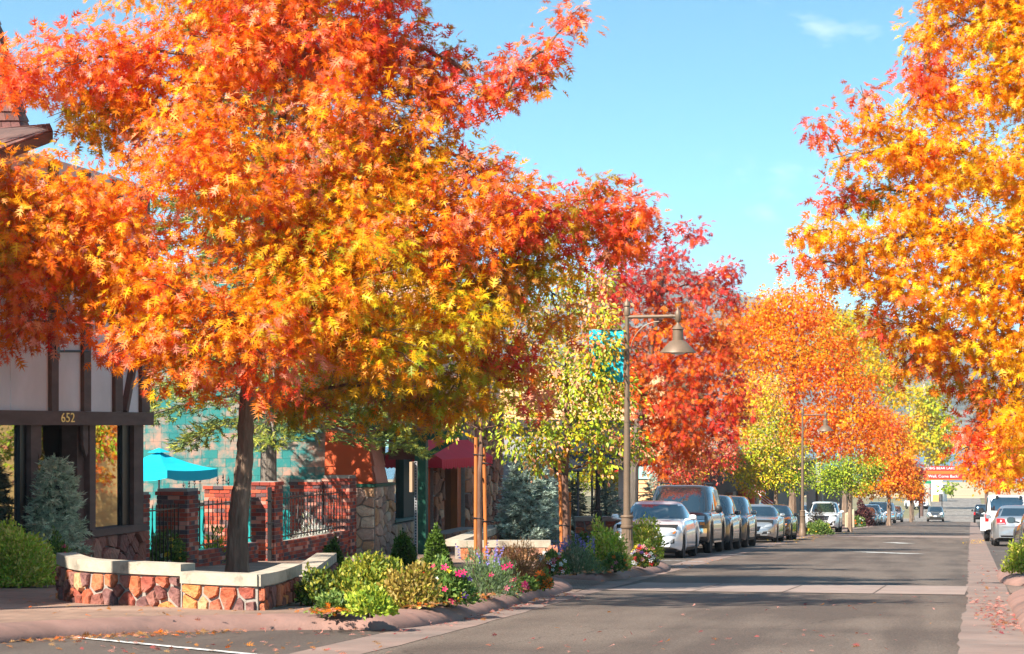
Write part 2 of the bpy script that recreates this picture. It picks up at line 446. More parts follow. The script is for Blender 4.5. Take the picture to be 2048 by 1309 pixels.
# ---- raised pavements with a rolled kerb round their edge
KH = 0.15
PROFILE = [(0.0, -0.02), (0.015, 0.035), (0.07, 0.085), (0.17, 0.128), (0.29, 0.147), (0.42, KH)]
def smooth_path(pts, n=4, closed=False):
    """Catmull-Rom through pts"""
    out = []
    for i in range(len(pts) - 1):
        p0, p1, p2, p3 = pts[max(i-1, 0)], pts[i], pts[i+1], pts[min(i+2, len(pts)-1)]
        for k in range(n):
            t = k / n
            out.append(tuple(0.5 * ((2*b) + (c-a)*t + (2*a-5*b+4*c-d)*t*t + (-a+3*b-3*c+d)*t**3) for a, b, c, d in zip(p0, p1, p2, p3)))
    out.append(tuple(pts[-1]))
    return out
def pavement(name, path, back, side):
    """path of kerb toes (X,Y); back: closing points; side=+1 if the pavement lies to the left of the path's direction"""
    n = len(path); nrm = []
    for i in range(n):
        a, b = Vector(path[max(i-1, 0)]), Vector(path[min(i+1, n-1)])
        t = (b - a).normalized(); nrm.append(Vector((-t.y, t.x)) * side)
    vs, fs = [], []
    for i, p in enumerate(path):
        for off, z in PROFILE:
            q = Vector(p) + nrm[i] * off
            vs.append((q.x, q.y, g(q.y) + z))
    m = len(PROFILE)
    for i in range(n - 1):
        for k in range(m - 1):
            f = (i*m+k, i*m+k+1, (i+1)*m+k+1, (i+1)*m+k)
            fs.append(f if side > 0 else f[::-1])
    bm_ = mesh(name + '_kerb', vs, fs, M_kerb, True)
    bm = bmesh.new(); bm.from_mesh(bm_); bmesh.ops.recalc_face_normals(bm, faces=bm.faces); bm.to_mesh(bm_); bm.free()
    k = link('kerb', bm_); k['kind'] = 'structure'
    inner = [(v[0], v[1]) for v in vs[m-1::m]]
    sheet(name, inner + back, KH - 0.001, M_pave)
G2 = lambda u, v: tuple(gnd(u, v).xy)
pA = [(-8.95, -40), (-8.95, 18.5)] + [G2(*q) for q in [(0, 1288), (110, 1279), (243, 1271), (333, 1267), (444, 1264), (600, 1261), (691, 1261), (800, 1259),
     (930, 1240), (1031, 1212), (1082, 1197), (1125, 1187), (1147, 1180), (1138, 1173), (1108, 1166), (1055, 1159)]]
pA = pA[:1] + smooth_path(pA[1:], 4)
pB = smooth_path([G2(*q) for q in [(1068, 1152), (1105, 1157), (1150, 1161), (1196, 1163), (1238, 1160), (1290, 1152), (1330, 1145), (1341, 1139), (1328, 1131), (1296, 1127)]], 4)
pB += smooth_path([(-9.35, 54.5), (-9.35, 97), (-8.4, 99.5), (-7.7, 101.5), (-7.7, 114), (-8.3, 117), (-9.35, 119), (-9.35, 150), (-8.2, 153), (-7.9, 156), (-7.9, 172), (-8.4, 175), (-9.35, 177), (-9.35, 255), (-8.5, 260)], 3)
pavement('sidewalk_left', pA + pB, [(-45, 260), (-45, -40)], 1)
# the paved ramp between the two planted bulbs
ra = [gnd(1100, 1166), gnd(1150, 1186), gnd(1215, 1164), gnd(1100, 1155), gnd(1040, 1154, 0.13), gnd(1040, 1160, 0.13)]
sheet('paver_ramp', [(p.x, p.y) for p in ra], 0.012, M_ramp)
pR1 = smooth_path([(3.0, -40), (3.0, 14), (2.2, 17), (0.95, 19.5), (0.55, 23), (0.5, 30), (0.5, 34.5), (0.75, 35.9), (1.6, 36.6), (3.2, 36.9)], 4)
pR2 = smooth_path([(3.2, 40.2), (1.4, 40.3), (0.7, 40.8), (0.5, 42.5), (0.5, 48), (0.62, 50.5), (1.2, 52), (3.0, 53), (3.15, 60), (3.15, 150), (1.4, 154), (1.2, 168), (3.15, 172), (3.15, 258)], 3)
pavement('sidewalk_right', pR1 + pR2, [(40, 258), (40, -40)], -1)
sheet('paver_ramp_right', [(0.58, 36.8), (4.0, 36.9), (4.0, 40.2), (0.58, 40.2)], 0.010, M_ramp)
# planted beds
bedA = [G2(*q) for q in [(604, 1229), (752, 1232), (828, 1226), (905, 1209), (981, 1194), (1044, 1183), (1082, 1174), (1104, 1168), (1085, 1161), (1000, 1150), (900, 1145), (800, 1150), (700, 1160), (640, 1175), (612, 1200)]]
bedB = [G2(*q) for q in [(1100, 1150), (1180, 1150), (1246, 1142), (1268, 1137), (1282, 1131), (1240, 1122), (1180, 1118), (1112, 1122), (1092, 1138)]]
sheet('planted_bed', bedA, KH + 0.03, M_soil)
sheet('planted_bed', bedB, KH + 0.03, M_soil)
bedL = [G2(*q) for q in [(-60, 1172), (60, 1168), (118, 1166), (150, 1150), (110, 1125), (-60, 1130)]]
sheet('planted_bed', bedL, KH + 0.03, M_soil)
bedC = [(-9.0, 101), (-8.05, 102), (-8.05, 113.5), (-9.0, 115), (-10.2, 112), (-10.2, 103)]
sheet('planted_bed', bedC, KH + 0.03, M_soil)
bedD = [(-9.0, 154), (-8.3, 157), (-8.3, 171), (-9.2, 174), (-10.6, 170), (-10.6, 157)]
sheet('planted_bed', bedD, KH + 0.03, M_soil)
bedR = [(1.0, 42.5), (1.0, 49.5), (2.6, 51), (3.4, 49), (3.2, 42)]
sheet('planted_bed', bedR, KH + 0.03, M_soil)

# ---- lake, far shore and mountains
def mountain(name, u0, u1, D, top, seed, rough, m, back=900, hx=260):
    """a ridge whose crest follows photo rows top(u) at distance D"""
    rs = random.Random(seed); nU, nV = 150, 26
    vs, fs = [], []
    ph = [(rs.uniform(0, 6.28), rs.uniform(0, 6.28)) for _ in range(8)]
    for i in range(nU + 1):
        u = u0 + (u1 - u0) * i / nU
        c = at(u, top(u), D)
        for j in range(nV + 1):
            t = j / nV
            Yb = -hx * (1 - t) if t < 1 else 0
            p = at(u, HOR, D + Yb * 2.2)
            h = (c.z + 14.8) * (t ** 1.25)
            bump = sum(math.sin(u * 0.011 * (k + 1) * 1.7 + ph[k][0] + t * 3.3 * (k + 1)) * math.cos(t * 5.1 * (k + 1) + ph[k][1]) / (k + 1) for k in range(8))
            vs.append((p.x, p.y, -14.9 + h + bump * rough * t))
    for i in range(nU):
        for j in range(nV):
            a = i * (nV + 1) + j
            fs.append((a, a + nV + 1, a + nV + 2, a + 1))
    o = link(name, mesh(name, vs, fs, m, True)); o['kind'] = 'structure'
    return o
M_mtn = mat('mountain_scrub', (0.22, 0.19, 0.13), 0.95, var=0.3, vscale=0.006, color2=(0.035, 0.055, 0.03), c2scale=0.022, c2lo=0.42, c2hi=0.56)
M_shore = mat('far_shore', (0.36, 0.29, 0.15), 0.95, var=0.25, vscale=0.02, color2=(0.07, 0.09, 0.035), c2scale=0.012, c2lo=0.55, c2hi=0.62)
mountain('mountains', -900, 3000, 4200, lambda u: 650 + 60 * math.sin(u * 0.0031 + 1.0) + 22 * math.sin(u * 0.013) - 40 * math.exp(-((u - 1480) / 300) ** 2), 3, 9.0, M_mtn, hx=700)
mountain('far_shore_hills', -900, 3000, 2300, lambda u: 850 + 14 * math.sin(u * 0.009 + 2), 5, 3.0, M_shore, hx=300)
lake = bpy.data.materials.new('lake_water'); lake.use_nodes = True
b_ = lake.node_tree.nodes['Principled BSDF']; b_.inputs['Base Color'].default_value = (0.10, 0.16, 0.20, 1); b_.inputs['Roughness'].default_value = 0.22
nb_ = lake.node_tree.nodes.new('ShaderNodeTexNoise'); nb_.inputs['Scale'].default_value = 0.12; nb_.inputs['Detail'].default_value = 5
bp_ = lake.node_tree.nodes.new('ShaderNodeBump'); bp_.inputs['Strength'].default_value = 0.4
tc_ = lake.node_tree.nodes.new('ShaderNodeTexCoord')
lake.node_tree.links.new(tc_.outputs['Object'], nb_.inputs[0]); lake.node_tree.links.new(nb_.outputs[0], bp_.inputs['Height']); lake.node_tree.links.new(bp_.outputs[0], b_.inputs['Normal'])
o = link('lake_water', mesh('lake_water', [(-1500, 640, -14.55), (1500, 640, -14.55), (1500, 1690, -14.55), (-1500, 1690, -14.55)], [(0, 1, 2, 3)], lake)); o['kind'] = 'structure'
# ------------------------------------------------------------------ foliage tools (numpy)
NR = np.random.default_rng(11)
def nrmz(a): return a / np.maximum(np.linalg.norm(a, axis=-1, keepdims=True), 1e-9)
def T(vs, fs): return np.array(vs, float), np.array(fs, int)
# lobed oak leaf: stem at origin, tip at x = 1
def oak():
    """narrow body with slim pointed lobes either side"""
    z = lambda x, y: 0.20*abs(y) - 0.18*x*x
    B = [(0.06, .012), (0.24, .05), (0.46, .055), (0.68, .045)]
    vs = [(x, s_*y, z(x, y)) for x, y in B for s_ in (1, -1)] + [(1.0, 0, -.2), (0, 0, 0)]
    fs = [(9, 1, 0)] + [f for i in range(3) for f in ((2*i, 2*i+1, 2*i+3), (2*i, 2*i+3, 2*i+2))] + [(6, 7, 8)]
    for xb, w_, tx, ty in ((.17, .05, .31, .27), (.38, .065, .60, .46), (.36, .05, .42, .37), (.60, .06, .86, .34), (.58, .05, .68, .33)):
        for s_ in (1, -1):
            k = len(vs); y0 = .035
            vs += [(xb - w_, s_*y0, z(xb, y0)), (xb + w_, s_*y0, z(xb, y0)), (tx, s_*ty, z(tx, ty))]
            fs.append((k, k+1, k+2) if s_ > 0 else (k, k+2, k+1))
    return T(vs, fs)
OAK = oak()
STAR = T([(0,0,0),(0.35,0.10,0.02),(0.30,0.42,0.08),(0.60,0.12,-0.02),(0.66,0.34,0.02),(1,0,-0.2),(0.66,-0.34,0.02),(0.60,-0.12,-0.02),(0.30,-0.42,0.08),(0.35,-0.10,0.02)],
         [(0,1,9),(1,2,3),(1,3,7),(1,7,9),(9,7,8),(3,4,5),(3,5,7),(7,5,6)])
OVAL = T([(0,0,0),(0.35,0.26,0.07),(0.35,-0.26,0.07),(0.72,0.18,0.0),(0.72,-0.18,0.0),(1,0,-0.12),(0.5,0,-0.02)],
         [(0,6,1),(0,2,6),(1,6,3),(2,4,6),(3,6,5),(4,5,6)])
TRI4 = T([(0,0,0),(0.45,0.40,0.08),(0.45,-0.40,0.08),(1,0,-0.1),(0.5,0,-0.03)], [(0,4,1),(0,2,4),(1,4,3),(2,3,4)])
BLADE = T([(0,0.05,0),(0,-0.05,0),(0.55,0.07,0.02),(0.55,-0.07,0.02),(1,0,-0.05)], [(0,1,3),(0,3,2),(2,3,4)])
def tuft(n=9, spread=0.32, seed=1):
    """conifer sprig: a short twig bristling with needles, along +x"""
    rs = random.Random(seed); vs = []; fs = []
    for i in range(n):
        x = 0.08 + 0.80 * i / n; a = i * 2.4; s = spread * (1 - 0.45 * i / n)
        d = np.array([0.30, math.cos(a) * s, math.sin(a) * s])
        w = np.array([0.0, -math.sin(a), math.cos(a)]) * 0.055
        b = np.array([x - 0.05, 0, 0]); k = len(vs)
        vs += [tuple(b - w), tuple(b + w), tuple(b + d)]; fs.append((k, k+1, k+2))
    k = len(vs); vs += [(0,0.03,0.03),(0,-0.04,0.0),(0,0.03,-0.03),(1.0,0,0)]; fs += [(k,k+1,k+3),(k+1,k+2,k+3),(k+2,k,k+3)]
    return T(vs, fs)
TUFT = tuft(); TUFT_S = tuft(6, 0.36, 2)

def leaf_arrays(tm, P, D, N, S, W=None):
    """instances of template tm: positions P, directions D (x axis), normals N (z axis), sizes S"""
    X = nrmz(D); Y = nrmz(np.cross(N, X)); Z = np.cross(X, Y)
    v = tm[0]; W = S if W is None else W
    return (P[:, None, :] + v[None, :, 0, None] * X[:, None, :] * S[:, None, None]
            + v[None, :, 1, None] * Y[:, None, :] * W[:, None, None] + v[None, :, 2, None] * Z[:, None, :] * S[:, None, None])
def leaf_mesh(name, tm, P, D, N, S, C, m, W=None, smooth=False):
    V = leaf_arrays(tm, P, D, N, S, W); n, k = V.shape[:2]
    f = tm[1]; Fc = (f[None] + (np.arange(n) * k)[:, None, None]).reshape(-1, 3)
    me = bpy.data.meshes.new(name)
    me.vertices.add(n * k); me.vertices.foreach_set('co', V.reshape(-1).astype(np.float32))
    me.loops.add(Fc.size); me.loops.foreach_set('vertex_index', Fc.reshape(-1).astype(np.int32))
    me.polygons.add(len(Fc)); me.polygons.foreach_set('loop_start', np.arange(0, Fc.size, 3, dtype=np.int32))
    me.update(calc_edges=True)
    at_ = me.attributes.new('col', 'FLOAT_COLOR', 'POINT')
    cc = np.ones((n, k, 4), np.float32); cc[:, :, :3] = C[:, None, :]
    at_.data.foreach_set('color', cc.reshape(-1))
    me.materials.append(m)
    return me

# leaf colours (linear)
O1, O2 = (0.95, 0.30, 0.010), (0.92, 0.20, 0.010)       # orange
RO, RD = (0.88, 0.115, 0.030), (0.80, 0.060, 0.040)      # red-orange, red
CR, MR = (0.56, 0.024, 0.035), (0.34, 0.045, 0.04)       # crimson, maroon
YO, YE = (0.95, 0.47, 0.012), (0.90, 0.64, 0.02)         # yellow-orange, yellow
OL, GR = (0.50, 0.43, 0.015), (0.24, 0.34, 0.02)         # olive, green
LG, DG = (0.46, 0.56, 0.03), (0.11, 0.20, 0.02)          # lime, dark green
PK, BR = (0.90, 0.36, 0.22), (0.52, 0.20, 0.04)          # pink, russet
def palette(w): 
    c = np.array([x[0] for x in w]); p = np.array([x[1] for x in w], float)
    return c, p / p.sum()
M_leaf = leaf_mat('autumn_leaf')
M_leaf_g = leaf_mat('green_leaf', 0.3, 0.5, 0.3)
M_needle = leaf_mat('needles', 0.12, 0.6, 0.25)
M_bark = mat('oak_bark', (0.19, 0.125, 0.085), 0.95, var=0.45, vscale=7, bump=1.0, bscale=22, stretch=(1, 1, 0.16), color2=(0.33, 0.24, 0.175), c2scale=9, c2lo=0.5, c2hi=0.7)
M_bark2 = mat('young_bark', (0.17, 0.085, 0.055), 0.85, var=0.35, vscale=10, bump=0.4, bscale=30, stretch=(1, 1, 0.3), color2=(0.27, 0.18, 0.13), c2scale=12, c2lo=0.55, c2hi=0.7)
M_barkg = mat('grey_bark', (0.16, 0.13, 0.105), 0.95, var=0.35, vscale=8, bump=0.9, bscale=24, stretch=(1, 1, 0.18))
M_barkp = mat('pale_bark', (0.42, 0.37, 0.30), 0.9, var=0.3, vscale=8, stretch=(1, 1, 0.3))

def scatter(blobs, per_m2, k, crad, size, droop=0.55, shell=0.45, seed=1):
    """clusters of leaves through the blobs' volumes.
    blob = (centre Vector, (rx, ry, rz), palette). Returns arrays + cluster centres"""
    r = np.random.default_rng(seed)
    Ps, Ds, Ns, Ss, Cs, CC = [], [], [], [], [], []
    for c, rad, pal in blobs:
        rad = np.array(rad); c = np.array(c)
        area = 4 * math.pi * ((rad[0]*rad[1])**1.6 / 3 + (rad[0]*rad[2])**1.6 / 3 + (rad[1]*rad[2])**1.6 / 3) ** (1/1.6)
        nc = max(3, int(area * per_m2))
        d = nrmz(r.normal(size=(nc, 3)))
        rr = r.random(nc) ** shell
        # lumpy outline
        lump = 1 + 0.16*np.sin(5*d[:, 0]+c[0]*3) * np.sin(4*d[:, 2]+c[2]*2) + r.normal(size=nc)*0.075
        cc = c + d * rad * (rr * lump)[:, None]
        CC.append(cc)
        cols, pr = palette(pal)
        ci = r.choice(len(cols), size=nc, p=pr)
        n = nc * k
        off = nrmz(r.normal(size=(n, 3))) * (r.random(n) ** 0.6 * crad)[:, None]
        P = np.repeat(cc, k, 0) + off * np.array([1, 1, 0.85])
        out = np.repeat(d, k, 0)
        D = nrmz(off) * 0.75 + out * 0.35 + np.array([0, 0, -droop]) + r.normal(size=(n, 3)) * 0.3
        N = out * 0.55 + np.array([0, 0, 0.7]) + r.normal(size=(n, 3)) * 0.55 + np.array([to_sun.x, to_sun.y, to_sun.z]) * 0.35
        S = size * (0.5 + 0.85 * r.random(n))
        base_c = cols[np.repeat(ci, k)]
        alt = cols[r.choice(len(cols), size=n, p=pr)]
        t = (r.random(n) * 0.55)[:, None]
        C = (base_c * (1 - t) + alt * t) * (0.75 + 0.5 * r.random(n))[:, None]
        Ps.append(P); Ds.append(D); Ns.append(N); Ss.append(S); Cs.append(np.clip(C, 0, 0.95))
    return [np.concatenate(a) for a in (Ps, Ds, Ns, Ss, Cs)] + [np.concatenate(CC)]

def limb(mb, p, q, r0, r1, sag=0.12, n=5, seed=0, sides=6):
    rs = random.Random(seed); p, q = Vector(p), Vector(q); L = (q - p).length
    pts = []
    for i in range(n + 1):
        t = i / n
        w = p.lerp(q, t) + Vector((0, 0, math.sin(t * math.pi) * sag * L))
        if 0 < i < n: w += Vector((rs.uniform(-1, 1), rs.uniform(-1, 1), rs.uniform(-1, 1))) * L * 0.04
        pts.append(w)
    mb.tube(pts, [r0 + (r1 - r0) * i / n for i in range(n + 1)], sides)
    return pts

def tree(name, label, cat, root, trunk, trunk_r, blobs, per_m2, k, crad, size, tm, m_leaf, m_bark, seed=1, droop=0.55,
         group=None, limbs=True, twigs=0, big_leaves=0, shell=0.45, W=None, sides=10, lr=0.35, flare=1.5):
    """tree > trunk (> limb parts), crown and, where asked, its nearest leaves one by one"""
    e = empty(name, root, 0, label, cat, group)
    tb = MB(); n = len(trunk); rs = random.Random(seed)
    tp = smooth_path([tuple(p) for p in trunk], 12 if sides >= 20 else 5)
    m = len(tp)
    rad = []
    for i in range(m):
        t = i / (m - 1)
        rad.append(trunk_r * ((1 - 0.75 * t) + (flare - 1) * math.exp(-t * 16)) * (1 + 0.05 * math.sin(i * 1.9)))
    tb.tube(tp, rad, sides)
    if sides >= 20:      # ridged bark
        for i, v_ in enumerate(tb.v):
            c_ = Vector(tp[i // sides]); k_ = i % sides
            f_ = 1 + .05 * math.sin(k_ * 2.6 + 1.5 * math.sin(i // sides * .7)) + rs.uniform(-.03, .03)
            tb.v[i] = c_ + (v_ - c_) * f_
    tb.build('trunk', m_bark, e, True, 30, fix=False)
    P, D, N, S, C, CC = scatter(blobs, per_m2, k, crad, size, droop, shell, seed)
    if limbs:
        lb = MB()
        top = [Vector(p) for p in tp[m // 3:]]
        cs = [Vector(b_[0]) for b_ in blobs]
        axis = lambda c: min((p - c).length for p in top)
        order = sorted(range(len(cs)), key=lambda i: axis(cs[i]))
        par, plen = {}, {}
        for n_i, i in enumerate(order):
            c = cs[i]; best = None
            for p in top:
                up_ = max(0, p.z - c.z + 0.15 * (p - c).length)
                q = (p - c).length + 1.5 * up_
                if best is None or q < best[0]: best = (q, p, None, (p - c).length)
            for j in order[:n_i]:
                L_ = (cs[j] - c).length; q = L_ * 1.05 + 0.30 * plen[j]
                if q < best[0] and L_ > .2: best = (q, cs[j], j, L_ + plen[j])
            par[i] = best[2]; plen[i] = best[3]; par[(i, 'p')] = best[1]
        load = {i: 1 for i in order}
        for i in reversed(order):
            if par[i] is not None: load[par[i]] += load[i]
        for i in order:
            c = cs[i]; rd = blobs[i][1]; p0 = par[(i, 'p')]
            r0 = min(trunk_r * 0.45, (0.010 + 0.011 * math.sqrt(load[i])) * (size / .19) ** .5)
            r1 = r0 * (.75 if load[i] > 1 else .4)
            pts = limb(lb, p0, c, r0, r1, 0.07, 5, seed * 31 + i)
            for j in range(twigs):
                dv = Vector(nrmz(np.array([rs.gauss(0, 1), rs.gauss(0, 1), rs.gauss(0, 0.8)])))
                q = c + Vector((dv.x * rd[0], dv.y * rd[1], dv.z * rd[2])) * rs.uniform(0.6, 1.0)
                limb(lb, pts[rs.choice((3, 4, 5))], q, max(r1 * 0.6, .009), 0.005 * (size / 0.2), 0.06, 4, seed * 77 + i * 13 + j, 4)
        if lb.v: lb.build('limb', m_bark, e, True, 60, fix=False)
    keep = np.ones(len(P), bool)
    if big_leaves:
        # the leaves that show largest: nearest to the eye inside the frame
        d = -P[:, 0] * SP + P[:, 1] * CP
        u = 1024 + F * (P[:, 0] * CP + P[:, 1] * SP) / d; v = HOR - F * (P[:, 2] - EYE) / d
        inside = (u > 10) & (u < 2038) & (v > 10) & (v < 1300)
        rank = np.where(inside, d - S * 6, 1e9)
        # spread them over the crown: one per picture cell first
        cell = (u // 34).astype(int) * 1000 + (v // 34).astype(int)
        order = np.argsort(rank); seen = set(); pick = []
        for i in order:
            if rank[i] > 1e8 or len(pick) >= big_leaves: break
            if cell[i] in seen: continue
            seen.add(cell[i]); pick.append(i)
        keep[pick] = False
    me = leaf_mesh('crown', tm, P[keep], D[keep], N[keep], S[keep], C[keep], m_leaf, None if W is None else S[keep] * W)
    cr_ = link('crown', me, e); cr_['kind'] = 'stuff'
    if big_leaves:
        var = {}
        for i in pick:
            key = tuple(np.round(C[i] * 7).astype(int))
            if key not in var:
                var[key] = leaf_mesh('leaf', tm, np.zeros((1, 3)), np.array([[1., 0, 0]]), np.array([[0, 0, 1.]]), np.ones(1), C[i:i+1], m_leaf)
            X = Vector(nrmz(D[i])); Z0 = Vector(N[i]); Yv = Z0.cross(X).normalized(); Z = X.cross(Yv)
            o = bpy.data.objects.new('leaf', var[key]); col.objects.link(o); o.parent = e
            o.location = Vector(P[i]) - Vector(root)
            o.rotation_mode = 'QUATERNION'; o.rotation_quaternion = Matrix((X, Yv, Z)).transposed().to_quaternion()
            o.scale = (S[i],) * 3
    return e
def px_blobs(lst, d0, depth_r=None):
    """blobs from (u, v, ru, rv, depth offset, palette) around depth d0"""
    out = []
    for u, v, ru, rv, dd, pal in lst:
        d = d0 + dd; s = d / F
        rx, rz = ru * s, rv * s
        out.append((at(u, v, d), (rx, (rx + rz) * 0.5 if depth_r is None else depth_r, rz), pal))
    return out
# ------------------------------------------------------------------ trees
A_ = [(O1, 5.5), (O2, 3.2), (RO, 1.8), (YO, 4.4), (PK, 2.2), (OL, .8)]            # orange mass
Rr = [(RO, 3), (RD, 1.8), (O2, 4), (PK, 2.4), (O1, 3)]                      # reddish tips
Yg = [(YO, 4), (O1, 3), (OL, 3.5), (GR, 1.2), (YE, 1.5), (RO, .6)]        # yellow-green inside
Bz = [(OL, 3), (O1, 2.5), (BR, 2.0), (YO, 2.5), (GR, 1.2), (MR, .5)]      # bronze lower edge
Rg = [(RD, 3), (RO, 3), (BR, 1.5), (OL, 1.5), (O2, 2), (CR, 1)]
d1 = 35.0
B1 = px_blobs([
    (600, 470, 250, 220, 0, A_), (430, 330, 200, 170, -1, A_), (700, 250, 200, 170, 0, A_), (560, 90, 230, 140, 0, Rr), (780, 90, 130, 110, .5, Rg),
    (420, 120, 170, 120, -.5, A_), (480, -60, 260, 130, 0, A_), (730, -60, 170, 110, 0, Rg),
    (130, 130, 110, 70, -.5, Rr), (240, 120, 100, 85, -.5, Rr), (30, 150, 70, 75, -1, Rr), (170, 220, 90, 55, 0, Yg), (280, 230, 130, 90, 0, A_),
    (140, 400, 170, 120, -1.5, A_), (60, 470, 120, 130, -2, A_), (230, 500, 170, 130, -1.5, A_), (40, 590, 95, 90, -2, Rr), (-40, 430, 120, 160, -2, A_),
    (150, 570, 110, 80, -1.5, A_), (15, 660, 40, 55, -2, Rr), (110, 640, 60, 40, -1.8, Rr),
    (310, 590, 140, 95, -2, A_), (240, 690, 70, 28, -2.2, Rr), (330, 670, 110, 65, -2.2, A_), (380, 740, 90, 55, -2.2, A_),
    (470, 640, 150, 100, -2, A_), (540, 740, 75, 60, -2, Rr), (600, 640, 150, 110, -1, A_),
    (680, 560, 190, 140, -1, Yg), (740, 400, 160, 150, 0, Yg), (850, 470, 170, 130, 0, A_), (830, 300, 100, 100, .5, Yg), (880, 200, 70, 75, .5, Rg),
    (760, 700, 120, 80, -1, Yg), (870, 640, 150, 110, -.5, Yg), (980, 560, 130, 110, .5, Bz), (930, 750, 90, 80, 0, Bz), (820, 790, 90, 70, 1, Bz),
    (690, 770, 80, 60, 1.5, Bz), (880, 815, 46, 44, .5, Bz), (600, 800, 80, 45, 1.5, Bz), (1010, 690, 60, 80, .5, Rg), (1060, 790, 40, 40, .5, Rr),
    (960, 400, 140, 90, 0, A_), (1080, 440, 130, 80, 0, Rg), (1180, 440, 100, 70, .3, Rg), (1275, 430, 72, 58, .3, Rr), (1190, 370, 35, 35, .3, Rg), (1240, 490, 50, 45, .3, Rg),
    (1070, 530, 110, 65, .5, Yg), (1120, 640, 45, 35, .8, A_),
    (960, 190, 60, 38, .3, Rg), (1030, 140, 60, 40, .3, Rr), (1090, 100, 40, 45, .3, Rr), (1140, 40, 32, 42, .3, Rr), (1020, 185, 36, 30, .3, Rg), (1090, 150, 30, 24, .3, Bz), (900, 120, 40, 40, .5, Rg),
    (960, 330, 50, 40, .3, Rg),
], d1)
root1 = base(475, d1, KH)
tree('oak_tree', 'large orange and red oak rising from the stone planter wall in front', 'tree', root1,
     [root1 + Vector((0, 0, -.15)), at(476, 1050, d1), at(489, 920, d1), at(494, 800, d1), at(512, 620, d1), at(545, 420, d1 + .2), at(566, 220, d1 + .2), at(570, 20, d1)],
     0.155, B1, 9.8, 13, 0.27, 0.182, OAK, M_leaf, M_bark, seed=4, twigs=5, big_leaves=300, flare=1.4, sides=26)

# the tall orange oak on the right, its trunk beyond the frame
Or = [(O1, 5), (YO, 7), (O2, 1.2), (RO, .6), (YE, 1.4)]
Orr = [(O2, 3), (RO, 3), (RD, 2), (O1, 2), (PK, 1)]
Oy = [(YO, 5), (YE, 3), (O1, 3), (LG, .6)]
Od = [(BR, 2), (OL, 2.5), (O2, 2), (RO, 2), (YO, 1.5), (CR, 1)]
d2 = 37.0
B2 = px_blobs([
    (1880, 60, 70, 60, 0, Or), (1990, 40, 80, 70, 0, Oy), (1850, 140, 60, 50, 0, Orr), (1950, 180, 90, 80, 0, Or), (2060, 160, 90, 110, 0, Oy), (1850, 210, 55, 45, 0, Or),
    (1725, 190, 28, 22, -.2, Orr), (1640, 255, 36, 30, -.2, Orr), (1740, 245, 50, 38, -.2, Or), (1780, 300, 70, 55, 0, Or), (1690, 320, 36, 30, -.2, Or), (1880, 300, 90, 70, 0, Or), (1990, 330, 110, 90, 0, Oy), (2090, 360, 90, 120, 0, Oy),
    (1680, 400, 60, 34, .5, Rg), (1740, 385, 50, 34, .5, Bz), (1850, 400, 100, 60, 0, Or), (1610, 460, 38, 30, -.3, Or), (1680, 470, 60, 36, -.3, Or), (1780, 480, 90, 55, 0, Oy), (1900, 480, 110, 75, 0, Or), (2020, 490, 110, 90, 0, Oy),
    (1610, 520, 36, 30, -.3, Orr), (1700, 540, 70, 40, -.2, Or), (1800, 570, 90, 55, 0, Or), (1920, 580, 110, 65, 0, Oy), (2040, 600, 100, 80, 0, Or),
    (1755, 650, 50, 34, .3, Orr), (1840, 660, 80, 45, .3, Or), (1940, 680, 100, 55, .3, Or), (2040, 710, 90, 70, 0, Oy), (1830, 720, 50, 40, .5, Od), (1900, 750, 60, 45, .6, Od), (1970, 790, 60, 50, .6, Od), (2030, 830, 60, 70, .2, Or),
    (1950, 860, 40, 40, .6, Orr), (2020, 920, 45, 40, .5, Or), (1935, 905, 34, 20, .7, Orr), (2100, 80, 120, 150, 0, Or), (2150, 500, 120, 200, 0, Or), (1920, -50, 110, 60, 0, Or), (2060, -60, 110, 90, 0, Or),
], d2)
root2 = Vector((6.6, 37.5, g(37.5) + KH))
tree('oak_tree', 'glowing orange and yellow oak reaching in from the right edge over the street', 'tree', root2,
     [root2 + Vector((0, 0, -.15)), root2 + Vector((-.1, 0, 2.0)), root2 + Vector((-.4, 0, 4.0)), root2 + Vector((-.7, .2, 6.5)), root2 + Vector((-1.0, .1, 9.5))],
     0.21, B2, 11.0, 13, 0.27, 0.178, OAK, M_leaf, M_bark, seed=9, twigs=5, big_leaves=300)

# the crimson oak behind the white car
Cm = [(CR, 3), (RD, 3), (MR, 1.5), (RO, 2.5), (O2, 1)]
Cd = [(RO, 3), (O2, 3.5), (RD, 1.6), (BR, 2.2), (MR, 1), (O1, 1)]
d3 = 68.0
B3 = px_blobs([
    (1290, 570, 80, 50, 0, Cm), (1390, 470, 36, 24, 0, Cm), (1335, 510, 45, 26, 0, Cm), (1400, 570, 60, 36, 0, Cm), (1460, 540, 38, 22, 0, Cm), (1460, 600, 45, 30, 0, Cm), (1240, 510, 60, 50, 0, Cm), (1220, 590, 60, 60, 0, Cm),
    (1330, 640, 100, 60, 0, Cd), (1420, 660, 70, 50, 0, Cd), (1300, 720, 90, 60, 0, Cd), (1400, 730, 80, 55, 0, Cd), (1450, 700, 50, 45, 0, Cd), (1330, 800, 80, 60, 0, Cd), (1410, 800, 70, 55, 0, Cd), (1470, 790, 40, 60, 0, Cm),
    (1290, 870, 60, 45, 0, Cd), (1360, 860, 70, 50, 0, Cd), (1450, 860, 40, 50, 0, Cm), (1310, 920, 45, 30, 0, Cd), (1380, 900, 45, 30, .5, Cd), (1250, 760, 50, 60, 0, Cd), (1210, 680, 50, 50, 0, Cm),
], d3)
root3 = base(1265, d3, KH)
